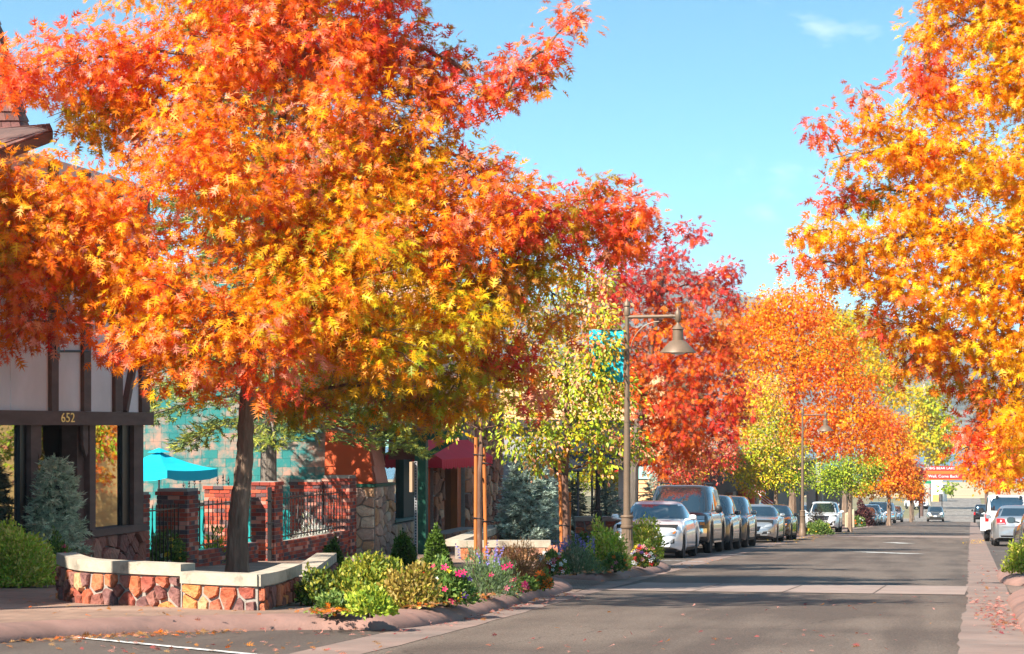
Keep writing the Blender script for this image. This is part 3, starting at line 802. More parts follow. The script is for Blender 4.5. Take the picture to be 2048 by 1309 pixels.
tree('oak_tree', 'crimson and rust oak behind the white sedan, trunk beside the lamp post', 'tree', root3,
     [root3 + Vector((0, 0, -.15)), at(1266, 940, d3), at(1285, 800, d3), at(1310, 650, d3), at(1330, 520, d3)],
     0.20, B3, 6.6, 13, 0.28, 0.19, OAK, M_leaf, M_barkg, seed=12, twigs=3, flare=1.25)

# young pear trees on stakes in the two beds
Pg = [(LG, 3), (GR, 4), (OL, 2), (YE, 1), (PK, 1.2), (DG, 1.4), (O1, .5)]
Pt = [(OL, 1.6), (YO, 1.2), (PK, 2.6), (LG, 2), (BR, 1), (GR, 1.6), (RO, .6)]
d4 = 46.5
B4 = px_blobs([(960, 780, 85, 75, 0, Pt), (910, 840, 60, 45, 0, Pt), (1010, 850, 75, 55, 0, Pg), (900, 800, 40, 40, 0, Pt), (1030, 790, 60, 50, 0, Pt), (960, 710, 60, 50, 0, Pt)], d4)
root4 = base(957, d4, KH)
tree('pear_tree', 'young pear tree tied to two stakes, before the red awning', 'tree', root4,
     [root4 + Vector((0, 0, -.15)), at(958, 1080, d4), at(958, 980, d4), at(962, 900, d4), at(962, 800, d4), at(958, 700, d4)],
     0.075, B4, 7, 7, 0.26, 0.09, OVAL, M_leaf_g, M_bark2, seed=21, twigs=4, droop=0.6, flare=1.1)
d5 = 48.3
B5 = px_blobs([(1130, 860, 110, 60, 0, Pg), (1040, 880, 60, 40, 0, Pg), (1220, 880, 70, 45, 0, Pg), (1090, 920, 60, 30, 0, Pg), (1190, 930, 50, 30, 0, Pg), (1060, 800, 60, 60, 0, Pg), (1160, 780, 100, 70, 0, Pg), (1100, 720, 100, 70, 0, Pt),
               (1185, 700, 62, 66, -2.0, Pt), (1215, 760, 40, 40, -2.1, Pg), (1195, 640, 40, 40, -1.9, Pt), (1236, 690, 22, 26, -2.1, Pt), (1205, 690, 46, 60, -2.3, Pt), (1190, 740, 40, 40, -2.3, Pg), (1080, 640, 80, 60, 0, Pt), (1170, 610, 80, 60, 0, Pt), (1130, 560, 60, 40, 0, Pt), (1240, 800, 45, 50, .6, Pg), (1270, 900, 35, 24, 0, Pg), (1200, 560, 36, 30, 0, Pt), (1030, 720, 45, 50, 0, Pt)], d5)
root5 = base(1130, d5, KH)
tree('pear_tree', 'taller green pear tree with reddish stem and stakes, left of the lamp post', 'tree', root5,
     [root5 + Vector((0, 0, -.15)), at(1131, 1050, d5), at(1129, 960, d5), at(1134, 880, d5), at(1134, 740, d5), at(1138, 580, d5)],
     0.11, B5, 15, 9, 0.28, 0.10, OVAL, M_leaf_g, M_bark2, seed=23, twigs=4, droop=0.6, flare=1.05)

# trees further down the left pavement
def far_tree(label, u, d, top_v, r, blobs, size, per=2.4, k=9, tm=STAR, m=M_leaf, bark=M_bark, seed=1, name='street_tree', crad=0.4, droop=0.4, tw=2, lean=0):
    rt = base(u, d, KH)
    return tree(name, label, 'tree', rt, [rt + Vector((0, 0, -.15)), rt + Vector((lean*.3, 0, 1.4)), rt + Vector((lean*.6, 0, 3.0)), at(u, (top_v + HOR) / 2 + 30, d), at(u, top_v, d)], r,
                px_blobs(blobs, d), per * 4.6, k, crad * .85, size * .74, tm, m, bark, seed=seed, twigs=tw, droop=droop, flare=1.2, sides=8)
Mn = [(MR, 2), (RD, 2), (PK, 2), (BR, 2), (OL, 1.2), (CR, 1)]
far_tree('small maroon and pink tree above the roof of the dark off-road wagon', 1385, 82, 860, 0.09,
         [(1400, 900, 60, 30, 0, Mn), (1350, 930, 50, 34, 0, Mn), (1440, 920, 45, 26, 0, Mn), (1390, 950, 55, 28, 0, Mn), (1460, 890, 34, 24, 0, Mn), (1340, 970, 35, 20, 0, Mn)], 0.14, 3.4, 9, OVAL, seed=31)
Gy = [(LG, 3), (OL, 3), (YE, 2), (GR, 2.4), (PK, .6), (YO, 1)]
far_tree('yellow-green pear tree beside the middle lamp post, above the silver fastback', 1552, 109, 790, 0.12,
         [(1530, 790, 45, 50, 0, [(YE, 2), (PK, 2), (YO, 2), (OL, 2)]), (1530, 850, 65, 50, 0, Gy), (1510, 900, 70, 40, 0, Gy), (1570, 910, 60, 40, 0, Gy), (1540, 950, 70, 34, 0, Gy), (1590, 960, 40, 30, 0, [(GR, 2), (DG, 2), (LG, 1)]), (1480, 940, 45, 26, 0, Gy), (1510, 975, 35, 18, 0, Gy)], 0.15, 3.2, 9, OVAL, M_leaf_g, seed=33)
Of = [(O1, 5), (O2, 1.6), (YO, 5), (RO, .6)]
Of2 = [(RO, 1.6), (O2, 4), (O1, 4), (YO, 1.5), (RD, .4)]
far_tree('orange maple filling the sky behind the middle lamp post', 1585, 118, 600, 0.24,
         [(1580, 600, 50, 34, 0, Of), (1560, 650, 70, 45, 0, Of), (1620, 640, 60, 45, 0, Of2), (1530, 700, 60, 50, 0, Of), (1600, 710, 80, 50, 0, Of), (1680, 700, 50, 40, 0, Of2), (1650, 760, 80, 45, 0, Of2), (1560, 770, 70, 45, 0, Of), (1500, 760, 40, 60, 0, [(YO, 3), (O1, 3), (YE, 1)]),
          (1720, 770, 45, 35, 0, Of2), (1600, 830, 80, 45, 0, Of2), (1690, 830, 70, 45, 0, Of), (1740, 830, 40, 50, 0, Of2), (1580, 880, 60, 40, 0, Of2), (1660, 880, 70, 35, 0, Of2), (1470, 680, 46, 60, 0, Of), (1510, 640, 50, 45, 0, Of), (1490, 820, 45, 60, 0, Of), (1540, 610, 40, 36, 0, Of), (1640, 590, 40, 34, 0, Of), (1740, 890, 40, 40, 0, Of2)], 0.22, 1.5, 11, STAR, seed=35, crad=0.5)
Gn = [(GR, 3), (LG, 3), (DG, 2), (OL, 1)]
far_tree('round bright green tree over the silver crossover', 1700, 132, 900, 0.13,
         [(1700, 930, 60, 34, 0, Gn), (1650, 950, 40, 30, 0, Gn), (1745, 935, 34, 30, 0, Gn), (1690, 965, 60, 26, 0, Gn)], 0.18, 2.6, 9, OVAL, M_leaf_g, seed=37, crad=0.5)
Yl = [(YE, 4), (YO, 3), (LG, 1.5), (OL, 1)]
far_tree('bright yellow tree beyond the orange maple', 1690, 175, 620, 0.3,
         [(1680, 640, 60, 34, 0, Yl), (1730, 680, 60, 50, 0, Yl), (1770, 740, 50, 40, 0, Yl), (1650, 690, 50, 40, 0, Yl), (1710, 740, 50, 40, 0, Yl), (1790, 790, 40, 30, 0, Yl)], 0.3, 1.0, 11, STAR, seed=39, crad=0.7)
far_tree('orange tree over the row of distant parked cars', 1778, 190, 840, 0.2,
         [(1770, 850, 50, 40, 0, Of2), (1790, 900, 45, 40, 0, Of), (1760, 930, 50, 30, 0, Of), (1805, 945, 36, 36, 0, Of2), (1780, 970, 50, 22, 0, Of), (1730, 975, 36, 20, 0, Bz)], 0.3, 1.3, 11, STAR, seed=41, crad=0.7)
far_tree('small orange tree beside the archway foot', 1822, 245, 900, 0.2,
         [(1815, 940, 24, 30, 0, Of2), (1822, 975, 26, 26, 0, Of), (1838, 945, 14, 18, 0, [(CR, 2), (MR, 2), (RO, 1)]), (1835, 985, 20, 18, 0, Of2)], 0.34, 1.3, 11, STAR, seed=43, crad=0.7)
Cw = [(YE, 3), (LG, 4), (OL, 2), (YO, 1)]
rt = base(1855, 330, 0)
tree('cottonwood_tree', 'pale-trunked yellow-green cottonwood behind the wooden archway sign', 'tree', rt,
     [rt, at(1855, 960, 330), at(1853, 890, 330), at(1850, 800, 330), at(1846, 740, 330)], 0.55,
     px_blobs([(1855, 800, 36, 40, 0, Cw), (1875, 840, 34, 34, 0, Cw), (1835, 840, 30, 34, 0, Yl), (1865, 880, 40, 34, 0, Cw), (1895, 880, 22, 24, 0, Cw), (1830, 880, 22, 30, 0, Yl), (1880, 915, 30, 20, 0, Cw), (1895, 975, 16, 12, 0, Gn)], 330),
     1.1, 14, 1.0, 0.42, TRI4, M_leaf, M_barkp, seed=45, twigs=2)
# right pavement, further down
far_r = [(2.3, 128, 'orange tree over the white off-road car on the right', [(1990, 900, 70, 60, 0, Of), (2040, 870, 70, 80, 0, Or), (1945, 930, 30, 36, 0, Of), (1985, 960, 45, 24, 0, Of)], 47),
         (4.4, 100, 'dark red tree behind the right-hand parked cars', [(2030, 930, 45, 40, 0, Rg), (2070, 900, 60, 70, 0, Cd), (2010, 960, 25, 20, 0, Rg)], 48)]
for X, Y, lab, bl, sd in far_r:
    rt = Vector((X + 2, Y, g(Y) + KH)); d = depth(rt); u = uv(rt)[0]
    tree('street_tree', lab, 'tree', rt, [rt + Vector((0, 0, -.15)), rt + Vector((0, 0, 1.8)), rt + Vector((-.3, 0, 3.5)), rt + Vector((-.4, 0, 5.5))], 0.14,
         px_blobs(bl, d), 6, 11, 0.45, 0.17, STAR, M_leaf, M_bark, seed=sd, twigs=2)
# bare-twigged tree on the skyline
rt = base(1640, 200, 0)
tree('bare_tree', 'nearly leafless pale-twigged tree on the skyline behind the orange maple', 'tree', rt,
     [rt, at(1640, 850, 200), at(1650, 750, 200), at(1660, 650, 200)], 0.3,
     px_blobs([(1680, 640, 60, 45, 0, [(BR, 1), (PK, 1)]), (1620, 610, 50, 40, 0, [(BR, 1)]), (1740, 650, 50, 40, 0, [(PK, 1), (BR, 1)])], 200), 0.25, 4, 0.8, 0.16, TRI4, M_leaf, M_barkp, seed=49, twigs=14)
# out of frame: the next oak of the left row, whose shade crosses the street, and two trees across the street that the shop windows mirror
def hidden_tree(label, x, y, parts, seed):
    rt = Vector((x, y, g(y) + KH))
    bl = [(rt + Vector((dx, dy, z)), (r_, r_, r_ * .75), A_) for dx, dy, z, r_ in parts]
    tree('oak_tree', label, 'tree', rt, [rt + Vector((0, 0, -.15)), rt + Vector((.1, 0, 3)), rt + Vector((.1, .1, 6)), rt + Vector((.2, 0, 9))], 0.18, bl, 2.0, 12, 0.35, 0.22, STAR, M_leaf, M_bark, seed=seed, twigs=2)
hidden_tree('orange oak standing outside the left edge of the view', -10.9, 22.2, [(0, 0, 9.8, 2.0), (1.8, .4, 10, 1.4), (-1.8, 0, 9.6, 1.6), (.6, -1.2, 10.4, 1.5), (3.2, .2, 9.4, 1.0), (.4, .2, 11.4, 1.3)], 52)
hidden_tree('orange tree across the street, outside the right edge', 12.5, 102, [(0, 0, 4.2, 2.4), (1.8, .4, 5, 2), (-1.8, 0, 4.6, 2.0), (.4, .2, 6.4, 1.8), (0, 0, 2.4, 1.8)], 53)
hidden_tree('tall orange tree across the street, outside the right edge', 14.5, 122, [(0, 0, 4.2, 2.6), (1.8, .4, 5, 2.2), (-1.8, 0, 4.6, 2.2), (.4, .2, 6.8, 2.0), (0, 0, 2.4, 1.8)], 54)

# ------------------------------------------------------------------ conifers
def conifer(name, label, root, H, Rb, pal, nbr, tufts, tsize, seed, z0=0.05, droop=0.25, trunk_r=None, bark=M_barkg, shape=1.0, tm=TUFT, group=None, gap=None, topfill=1.0):
    r = np.random.default_rng(seed); rs = random.Random(seed)
    e = empty(name, root, 0, label, 'tree', group)
    tr = trunk_r or H * 0.022
    tb = MB(); tb.tube([root + Vector((0, 0, -.1)), root + Vector((0, 0, H * .5)), root + Vector((0, 0, H * .99))], [tr, tr * .6, tr * .1], 10)
    tb.build('trunk', bark, e, True, fix=False)
    Ps, Ds, Ns, Ss, Cs = [], [], [], [], []
    cols, pr = palette(pal); bb = MB()
    for i in range(nbr):
        t = (i + rs.random()) / nbr; h = H * (z0 + (1 - z0) * t ** 0.9)
        if gap and gap(h): continue
        L = Rb * max(0.06, (1 - (h / H)) ** shape) * rs.uniform(0.75, 1.1)
        a = i * 2.399 + rs.uniform(-.3, .3)
        d = np.array([math.cos(a), math.sin(a), 0])
        p0 = np.array(root) + np.array([0, 0, h])
        dz = droop * L
        nt = max(4, int(tufts * L / Rb))
        s = r.random(nt) ** 0.7
        side = np.array([-d[1], d[0], 0])
        lat = (r.random(nt) - .5) * 2 * L * 0.34 * (1.15 - s)
        P = p0 + d * (s * L)[:, None] + side * lat[:, None] + np.array([0, 0, 1]) * ((-dz * s ** 1.5) + r.normal(size=nt) * 0.035 * L * .6 - np.abs(lat) * 0.25)[:, None]
        D = d * 0.7 + side * (np.sign(lat) * r.random(nt) * 0.9)[:, None] + r.normal(size=(nt, 3)) * 0.3 + np.array([0, 0, 0.05 - droop * .5])
        N = r.normal(size=(nt, 3)) * .5 + np.array([0, 0, 1.])
        Ps.append(P); Ds.append(D); Ns.append(N); Ss.append(tsize * (0.7 + .6 * r.random(nt)))
        c = cols[r.choice(len(cols), size=nt, p=pr)]
        Cs.append(c * (0.7 + .6 * r.random(nt))[:, None])
        q = p0 + d * L * .9 + np.array([0, 0, -dz * .85])
        bb.tube([p0, p0 * .5 + q * .5 + np.array([0, 0, dz * .12]), q], [tr * .28, tr * .2, tr * .06], 4)
    bb.build('limb', bark, e, fix=False)
    me = leaf_mesh('crown', tm, np.concatenate(Ps), np.concatenate(Ds), np.concatenate(Ns), np.concatenate(Ss), np.concatenate(Cs), M_needle)
    cr_ = link('crown', me, e); cr_['kind'] = 'stuff'
    return e
BS = [((0.46, 0.55, 0.45), 3), ((0.34, 0.42, 0.33), 3), ((0.58, 0.66, 0.55), 2), ((0.12, 0.16, 0.10), 1.2)]
BY = [((0.62, 0.64, 0.42), 3), ((0.48, 0.52, 0.34), 3), ((0.74, 0.74, 0.52), 2), ((0.16, 0.18, 0.10), .8)]
YG = [((0.38, 0.38, 0.06), 3), ((0.22, 0.27, 0.05), 3), ((0.12, 0.18, 0.05), 2.5), ((0.08, 0.14, 0.06), 2)]
ra_ = base(112, 34.5, KH); hA = (at(112, 915, 34.5) - ra_).z
conifer('blue_spruce', 'small blue-green spruce before the clothes window of the half-timbered shop', ra_, hA, 0.50, BY, 80, 60, 0.15, 61, z0=0.16, droop=0.12, shape=0.42)
rb_ = base(1060, 57, KH)
conifer('blue_spruce', 'wide blue spruce behind the second stone seat wall', rb_, (at(1060, 895, 57) - rb_).z, 1.05, BS, 110, 80, 0.17, 62, z0=0.02, droop=0.12, shape=0.5)
rc_ = base(1213, 82, KH)
conifer('blue_spruce', 'rounded blue spruce seen between the two lamp posts', rc_, (at(1213, 960, 82) - rc_).z, 0.8, BS, 70, 40, 0.17, 63, z0=0.02, droop=0.1, shape=0.45)
rd_ = base(1322, 84, KH)
conifer('blue_spruce', 'pointed blue spruce behind the windscreen of the dark off-road wagon', rd_, (at(1322, 915, 84) - rd_).z, 1.35, BS, 90, 50, 0.19, 64, z0=0.02, droop=0.1, shape=0.75)
re_ = base(537, 53, KH)
conifer('spruce_tree', 'tall yellow-green spruce drooping over the brick patio wall', re_, 15.5, 4.6, YG, 110, 230, 0.27, 65, z0=0.19, droop=0.22, trunk_r=0.2, shape=0.6, tm=TUFT)
# ------------------------------------------------------------------ masonry tools
def part_box(parent, name, m, a, b):
    a, b = Vector(a), Vector(b)
    lo = Vector((min(a.x, b.x), min(a.y, b.y), min(a.z, b.z))); hi = Vector((max(a.x, b.x), max(a.y, b.y), max(a.z, b.z)))
    return MB().box(lo, hi).build(name, m, parent, fix=False)
M_mortar = mat('mortar', (0.30, 0.26, 0.22), 0.95, var=0.2, vscale=20, bump=0.4, bscale=80)
BRICKS = [srgb(182, 78, 54), srgb(152, 66, 52), srgb(194, 94, 66), srgb(126, 70, 62), srgb(106, 80, 80), srgb(170, 72, 56), srgb(210, 142, 122), srgb(142, 60, 48), srgb(92, 74, 76)]
M_brick = mat('brick', (0.3, 0.1, 0.07), 0.88, var=0.3, vscale=14, bump=0.5, bscale=60, random_colors=BRICKS)
def bevel_cube(name, m, b=0.02):
    bm = bmesh.new(); bmesh.ops.create_cube(bm, size=1.0)
    bmesh.ops.bevel(bm, geom=bm.edges[:], offset=b, segments=1, affect='EDGES')
    me = bpy.data.meshes.new(name); bm.to_mesh(me); bm.free(); me.materials.append(m)
    return me
BRICK_ME = bevel_cube('brick', M_brick, 0.03)
def place(me, name, parent, c, s, rz=0):
    o = bpy.data.objects.new(name, me); col.objects.link(o); o.parent = parent
    o.location = Vector(c) - Vector(parent.location); o.scale = s
    if rz: o.rotation_euler = (0, 0, rz)
    return o
BL, BH, BD, JT = 0.203, 0.066, 0.10, 0.010
def brick_mass(name, label, x0, x1, y0, y1, z0, z1, faces=('-Y', '+X'), group=None, cap=True, cat='brick pillar', zstart=None):
    """brickwork with a mortar core; every brick of the faces in view laid one by one"""
    e = empty(name, ((x0 + x1) / 2, (y0 + y1) / 2, z0), 0, label, cat, group)
    part_box(e, 'mortar_core', M_mortar, (x0 + .012, y0 + .012, z0 - .3), (x1 - .012, y1 - .012, z1 - .012))
    rs = random.Random(int(abs(x0 * 1000 + y0 * 77)))
    z = zstart if zstart is not None else z0; row = 0
    top_z = z1
    while z + BH <= top_z + .001:
        last = cap and z + 2 * BH + JT > top_z
        ex = 0.022 if last else 0.0
        h2 = BL * .5 + JT * .5
        if '-Y' in faces:
            x = x0 - ex - (0 if row % 2 == 0 else (BL + JT) / 2)
            while x < x1 + ex - .02:
                a, b = max(x, x0 - ex), min(x + BL, x1 + ex)
                if b - a > .03:
                    place(BRICK_ME, 'brick', e, ((a + b) / 2, y0 - ex + BD / 2 + rs.uniform(-.003, .003), z + BH / 2), (b - a, BD, BH))
                x += BL + JT
        if '+X' in faces:
            y = y0 - ex + BD + JT if '-Y' in faces else y0
            y -= (0 if row % 2 else (BL + JT) / 2)
            yl = y0 - ex + BD + JT if '-Y' in faces else y0
            while y < y1 - .02:
                a, b = max(y, yl), min(y + BL, y1)
                if b - a > .03:
                    place(BRICK_ME, 'brick', e, (x1 + ex - BD / 2 + rs.uniform(-.003, .003), (a + b) / 2, z + BH / 2), (BD, b - a, BH))
                y += BL + JT
        z += BH + JT; row += 1
    return e
def clip_cell(poly, p, q):
    """part of polygon nearer to p than to q"""
    mx, my = (p[0] + q[0]) / 2, (p[1] + q[1]) / 2; dx, dy = q[0] - p[0], q[1] - p[1]
    out = []
    f = lambda a: (a[0] - mx) * dx + (a[1] - my) * dy
    for i in range(len(poly)):
        a, b = poly[i], poly[(i + 1) % len(poly)]; fa, fb = f(a), f(b)
        if fa <= 0: out.append(a)
        if fa * fb < 0:
            t = fa / (fa - fb); out.append((a[0] + (b[0] - a[0]) * t, a[1] + (b[1] - a[1]) * t))
    return out
def stone_mat(name, cols, var=0.35):
    return mat(name, (0.3, 0.2, 0.15), 0.85, var=var, vscale=9, bump=1.0, bscale=16, color2=(0.20, 0.11, 0.08), c2scale=5, c2lo=.5, c2hi=.8, random_colors=cols, spec=0.3)
RED_STONE = stone_mat('red_stone', [srgb(166, 92, 66), srgb(132, 80, 68), srgb(180, 98, 62), srgb(112, 76, 72), srgb(176, 128, 106), srgb(206, 128, 72), srgb(150, 76, 60), srgb(142, 92, 80), srgb(126, 86, 80), srgb(168, 86, 58), srgb(196, 146, 104), srgb(144, 98, 84), srgb(184, 106, 70), srgb(118, 70, 64)], .5)
BROWN_STONE = stone_mat('brown_stone', [srgb(160, 100, 86), srgb(142, 92, 82), srgb(178, 116, 98), srgb(124, 82, 76), srgb(184, 132, 112), srgb(156, 92, 74)])
TAN_STONE = stone_mat('tan_stone', [srgb(206, 172, 144), srgb(190, 156, 134), srgb(214, 176, 140), srgb(176, 146, 128), srgb(214, 190, 166), srgb(204, 158, 120), srgb(166, 136, 122), srgb(196, 162, 142)])
MIX_STONE = stone_mat('mixed_stone', [srgb(161, 114, 91), srgb(140, 98, 77), srgb(187, 138, 105), srgb(121, 88, 74), srgb(175, 117, 81), srgb(205, 163, 128), srgb(147, 91, 65)])
def stones_on_face(parent, o, uvec, W, Hh, nrm, m, cell=0.25, aspect=1.0, proud=0.045, seed=1, gap=0.014, taper=None, pathf=None):
    """irregular stones set in mortar on a vertical face. o: bottom corner; uvec: unit direction along; nrm: outward normal.
    taper(u) -> top height there"""
    rs = random.Random(seed); o = Vector(o); uvec = Vector(uvec); nrm = Vector(nrm)
    Wc, Hc = W / aspect, Hh                       # work in a space where cells are round
    n = max(4, int(Wc * Hc / (cell * cell)))
    pts = [(rs.uniform(0, Wc), rs.uniform(0, Hc)) for _ in range(n)]
    rect = [(0, 0), (Wc, 0), (Wc, Hc), (0, Hc)]
    for it in range(3):
        cells = []
        for i, p in enumerate(pts):
            poly = rect
            for j, q in sorted(enumerate(pts), key=lambda t: (t[1][0] - p[0])**2 + (t[1][1] - p[1])**2)[1:22]:
                poly = clip_cell(poly, p, q)
                if len(poly) < 3: break
            cells.append(poly)
        if it < 2:
            pts = [((p[0] + sum(a[0] for a in c) / len(c)) / 2, (p[1] + sum(a[1] for a in c) / len(c)) / 2) if len(c) > 2 else p for p, c in zip(pts, cells)]
    for c in cells:
        if len(c) < 3: continue
        cx, cy = sum(a[0] for a in c) / len(c), sum(a[1] for a in c) / len(c)
        # round the corners a little: cut each corner
        rp = []
        k = len(c)
        for i in range(k):
            a, b, d = c[i - 1], c[i], c[(i + 1) % k]
            for q, t in ((a, rs.uniform(.04, .12)), (d, rs.uniform(.04, .12))):
                rp.append((b[0] + (q[0] - b[0]) * t, b[1] + (q[1] - b[1]) * t))
        c = rp; k = len(c)
        rad = sum(math.hypot(a[0] - cx, a[1] - cy) for a in c) / k
        if rad < cell * .12: continue
        s0 = max(.3, 1 - gap / rad * 1.2); pr = proud * rs.uniform(.55, 1.3); tu, tv = rs.uniform(-.25, .25), rs.uniform(-.25, .25)
        vs = []
        for ring, (sc_, h) in enumerate(((s0, -.03), (s0 * rs.uniform(.97, 1), pr * .55), (s0 * .90, pr))):
            for a in c:
                x, y = cx + (a[0] - cx) * sc_, cy + (a[1] - cy) * sc_
                hh = h
                if ring > 0:
                    x += rs.uniform(-.02, .02) * rad; y += rs.uniform(-.02, .02) * rad
                    hh += (tu * (a[0] - cx) + tv * (a[1] - cy)) * .25 + rs.uniform(-.12, .12) * pr
                U = x * aspect
                V = y
                if taper: V = y / Hh * taper(U)
                vs.append((o + uvec * U if not pathf else pathf(U)[0]) + Vector((0, 0, V)) + (nrm if not pathf else pathf(U)[1]) * max(hh, -.03))
        fr_ = pathf(cx * aspect) if pathf else (o + uvec * (cx * aspect), nrm)
        cc = fr_[0] + Vector((0, 0, (cy / Hh * taper(cx * aspect)) if taper else cy)) + fr_[1] * pr * rs.uniform(.85, 1.15)
        vs.append(cc)
        fs = []
        for r_ in range(2):
            for i in range(k):
                fs.append((r_*k+i, r_*k+(i+1) % k, (r_+1)*k+(i+1) % k, (r_+1)*k+i))
        fs += [(2*k+i, 2*k+(i+1) % k, 3*k) for i in range(k)]
        # local origin at the stone's middle
        vs = [v - cc for v in vs]
        if uvec.cross(Vector((0, 0, 1))).dot(nrm) < 0: fs = [f[::-1] for f in fs]
        st = link('stone', mesh('stone', vs, fs, m), parent, world=False)
        st.location = cc - Vector(parent.location)

# ------------------------------------------------------------------ stone seat wall round the big oak
M_cap = mat('cast_concrete_cap', (0.40, 0.34, 0.26), 0.85, var=0.25, vscale=4, bump=0.3, bscale=40, color2=(0.16, 0.13, 0.10), c2scale=3.5, c2lo=0.56, c2hi=0.72)
def seat_wall(label, runs, thick, m_stone, cell, seed, z_top, cap_h=0.13, group=None, cap_over=0.035, smooth=4):
    """runs: list of (X,Y) paths joined at sharp corners; each run bends smoothly. The face in view lies to the right of the path"""
    p0 = Vector(runs[0][0]); z0 = g(p0.y) + KH
    e = empty('stone_seat_wall', (p0.x, p0.y, z0), 0, label, 'stone wall', group)
    for ri, run in enumerate(runs):
        path = [Vector(q) for q in (smooth_path(run, smooth) if len(run) > 2 else run)]
        n = len(path); nn = []
        for i in range(n):
            t = (path[min(i+1, n-1)] - path[max(i-1, 0)]).normalized(); nn.append(Vector((t.y, -t.x)))
        zt = z_top - .003 * ri; zb = min(g(q.y) for q in path) + KH - .2
        def ribbon(name, off_f, off_b, za, zc, m_, ext=0.0):
            vs, fs = [], []
            for i, q in enumerate(path):
                t = Vector((-nn[i].y, nn[i].x)); x_ = t * (-ext if i == 0 else ext if i == n-1 else 0)
                f, b_ = q + nn[i] * off_f + x_, q - nn[i] * off_b + x_
                vs += [(f.x, f.y, za), (f.x, f.y, zc), (b_.x, b_.y, zc), (b_.x, b_.y, za)]
            for i in range(n - 1):
                for k in range(4): fs.append((4*i+k, 4*i+(k+1) % 4, 4*i+4+(k+1) % 4, 4*i+4+k))
            fs += [(3, 2, 1, 0), (4*n-4, 4*n-3, 4*n-2, 4*n-1)]
            mb_ = MB(); mb_.add(vs, fs); return mb_.build(name, m_, e)
        ribbon('mortar_core', 0, .15, zb, zt - cap_h, M_mortar)
        ribbon('coping', cap_over, thick, zt - cap_h + .001, zt, M_cap, .012)
        seg = [(path[i+1] - path[i]).length for i in range(n - 1)]; W = sum(seg)
        za = g(path[0].y) + KH - .03
        def pathf(U, path=path, seg=seg, nn=nn, za=za):
            U = max(0, min(U, sum(seg) - 1e-6)); i = 0
            while U > seg[i]: U -= seg[i]; i += 1
            t = U / seg[i]; q = path[i].lerp(path[i+1], t); m_ = nn[i].lerp(nn[i+1], t).normalized()
            return Vector((q.x, q.y, za)), Vector((m_.x, m_.y, 0))
        t0 = (path[-1] - path[0]).normalized()
        stones_on_face(e, (path[0].x, path[0].y, za), (t0.x, t0.y, 0), W, zt - cap_h - za, (t0.y, -t0.x, 0), m_stone, cell, 0.95, 0.05, seed + ri, gap=.02, pathf=pathf)
    return e
GK = lambda u, v: tuple(gnd(u, v, KH).xy)
s1 = [GK(119, 1197), GK(160, 1206), GK(262, 1211), GK(364, 1215)]
zt1 = at(250, 1124, depth(gnd(250, 1211, KH))).z
seat_wall('curved red stone planter wall with pale coping at the foot of the big oak', [s1], 0.2, RED_STONE, 0.172, 101, zt1, 0.13)
zt2 = at(440, 1147, depth(gnd(440, 1219, KH))).z
seat_wall('lower stone planter wall stepping down right of the oak trunk', [[GK(366, 1216), GK(440, 1219), GK(515, 1221)], [GK(516, 1221), GK(560, 1215), GK(598, 1206)]], 0.2, RED_STONE, 0.18, 111, zt2, 0.125)
seat_wall('short end of stone planter wall half hidden by shrubs', [[GK(600, 1202), GK(668, 1172)]], 0.24, RED_STONE, 0.18, 121, at(620, 1139, depth(gnd(625, 1192, KH))).z, 0.12)
pt = lambda u, d: tuple(base(u, d).xy)
z4 = at(1000, 1082, 50.2).z
seat_wall('second stone seat wall before the wide blue spruce', [[pt(920, 50.2), pt(1100, 50.2)]], 0.36, RED_STONE, 0.2, 131, z4, 0.14)
seat_wall('side arm of the second seat wall running back to the stone shop', [[pt(924, 50.7), pt(1006, 58)]], 0.36, RED_STONE, 0.22, 141, z4, 0.14)
seat_wall('far stone planter wall beneath the rounded blue spruce', [[pt(1150, 70), pt(1250, 70)]], 0.36, RED_STONE, 0.25, 151, at(1200, 1034, 70).z, 0.12)

# ------------------------------------------------------------------ half-timbered shop 652
XF = -13.4
M_stucco = mat('lilac_white_stucco', (0.86, 0.80, 0.79), 0.9, var=0.06, vscale=1.5, bump=0.35, bscale=35, color2=(0.80, 0.74, 0.72), c2scale=0.9)
M_timber = mat('dark_brown_timber', (0.13, 0.075, 0.06), 0.75, var=0.35, vscale=6, bump=0.35, bscale=30, stretch=(1, 0.2, 1))
M_black = mat('black_iron', (0.012, 0.012, 0.013), 0.45, 0.3, spec=0.5)
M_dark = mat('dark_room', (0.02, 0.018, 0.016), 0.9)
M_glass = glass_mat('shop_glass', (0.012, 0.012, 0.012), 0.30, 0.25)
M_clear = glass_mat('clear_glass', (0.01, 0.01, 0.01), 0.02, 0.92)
yX = lambda u, X=XF: onX(u, HOR, X).y
zX = lambda u, v, X=XF: onX(u, v, X).z
gz = g(30) + KH
yR = yX(279)
shop = empty('half_timbered_shop', (XF, 30, gz), 0, 'half-timbered shop with white stucco upper storey and dark brown timbers, number 652', 'building')
zb0, zb1 = 1.245, 1.455                       # fascia beam
yU = yX(293)
part_box(shop, 'upper_wall', M_stucco, (XF - 9, 14, zb0 + .05), (XF, yU - .05, 5.2))
part_box(shop, 'rear_wall', M_timber, (XF - 9, 14.3, gz - .6), (XF - 3.6, yR - .3, zb0 + .03))
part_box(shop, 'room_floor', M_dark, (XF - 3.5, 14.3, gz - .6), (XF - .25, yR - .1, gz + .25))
part_box(shop, 'fascia_beam', M_timber, (XF - .1, 14, zb0), (XF + .13, yX(172, XF + .13) - .006, zb1))
part_box(shop, 'fascia_beam', M_timber, (XF - .1, yX(172, XF + .13) + .006, zb0 - .003), (XF + .128, yU, zb1 - .003))
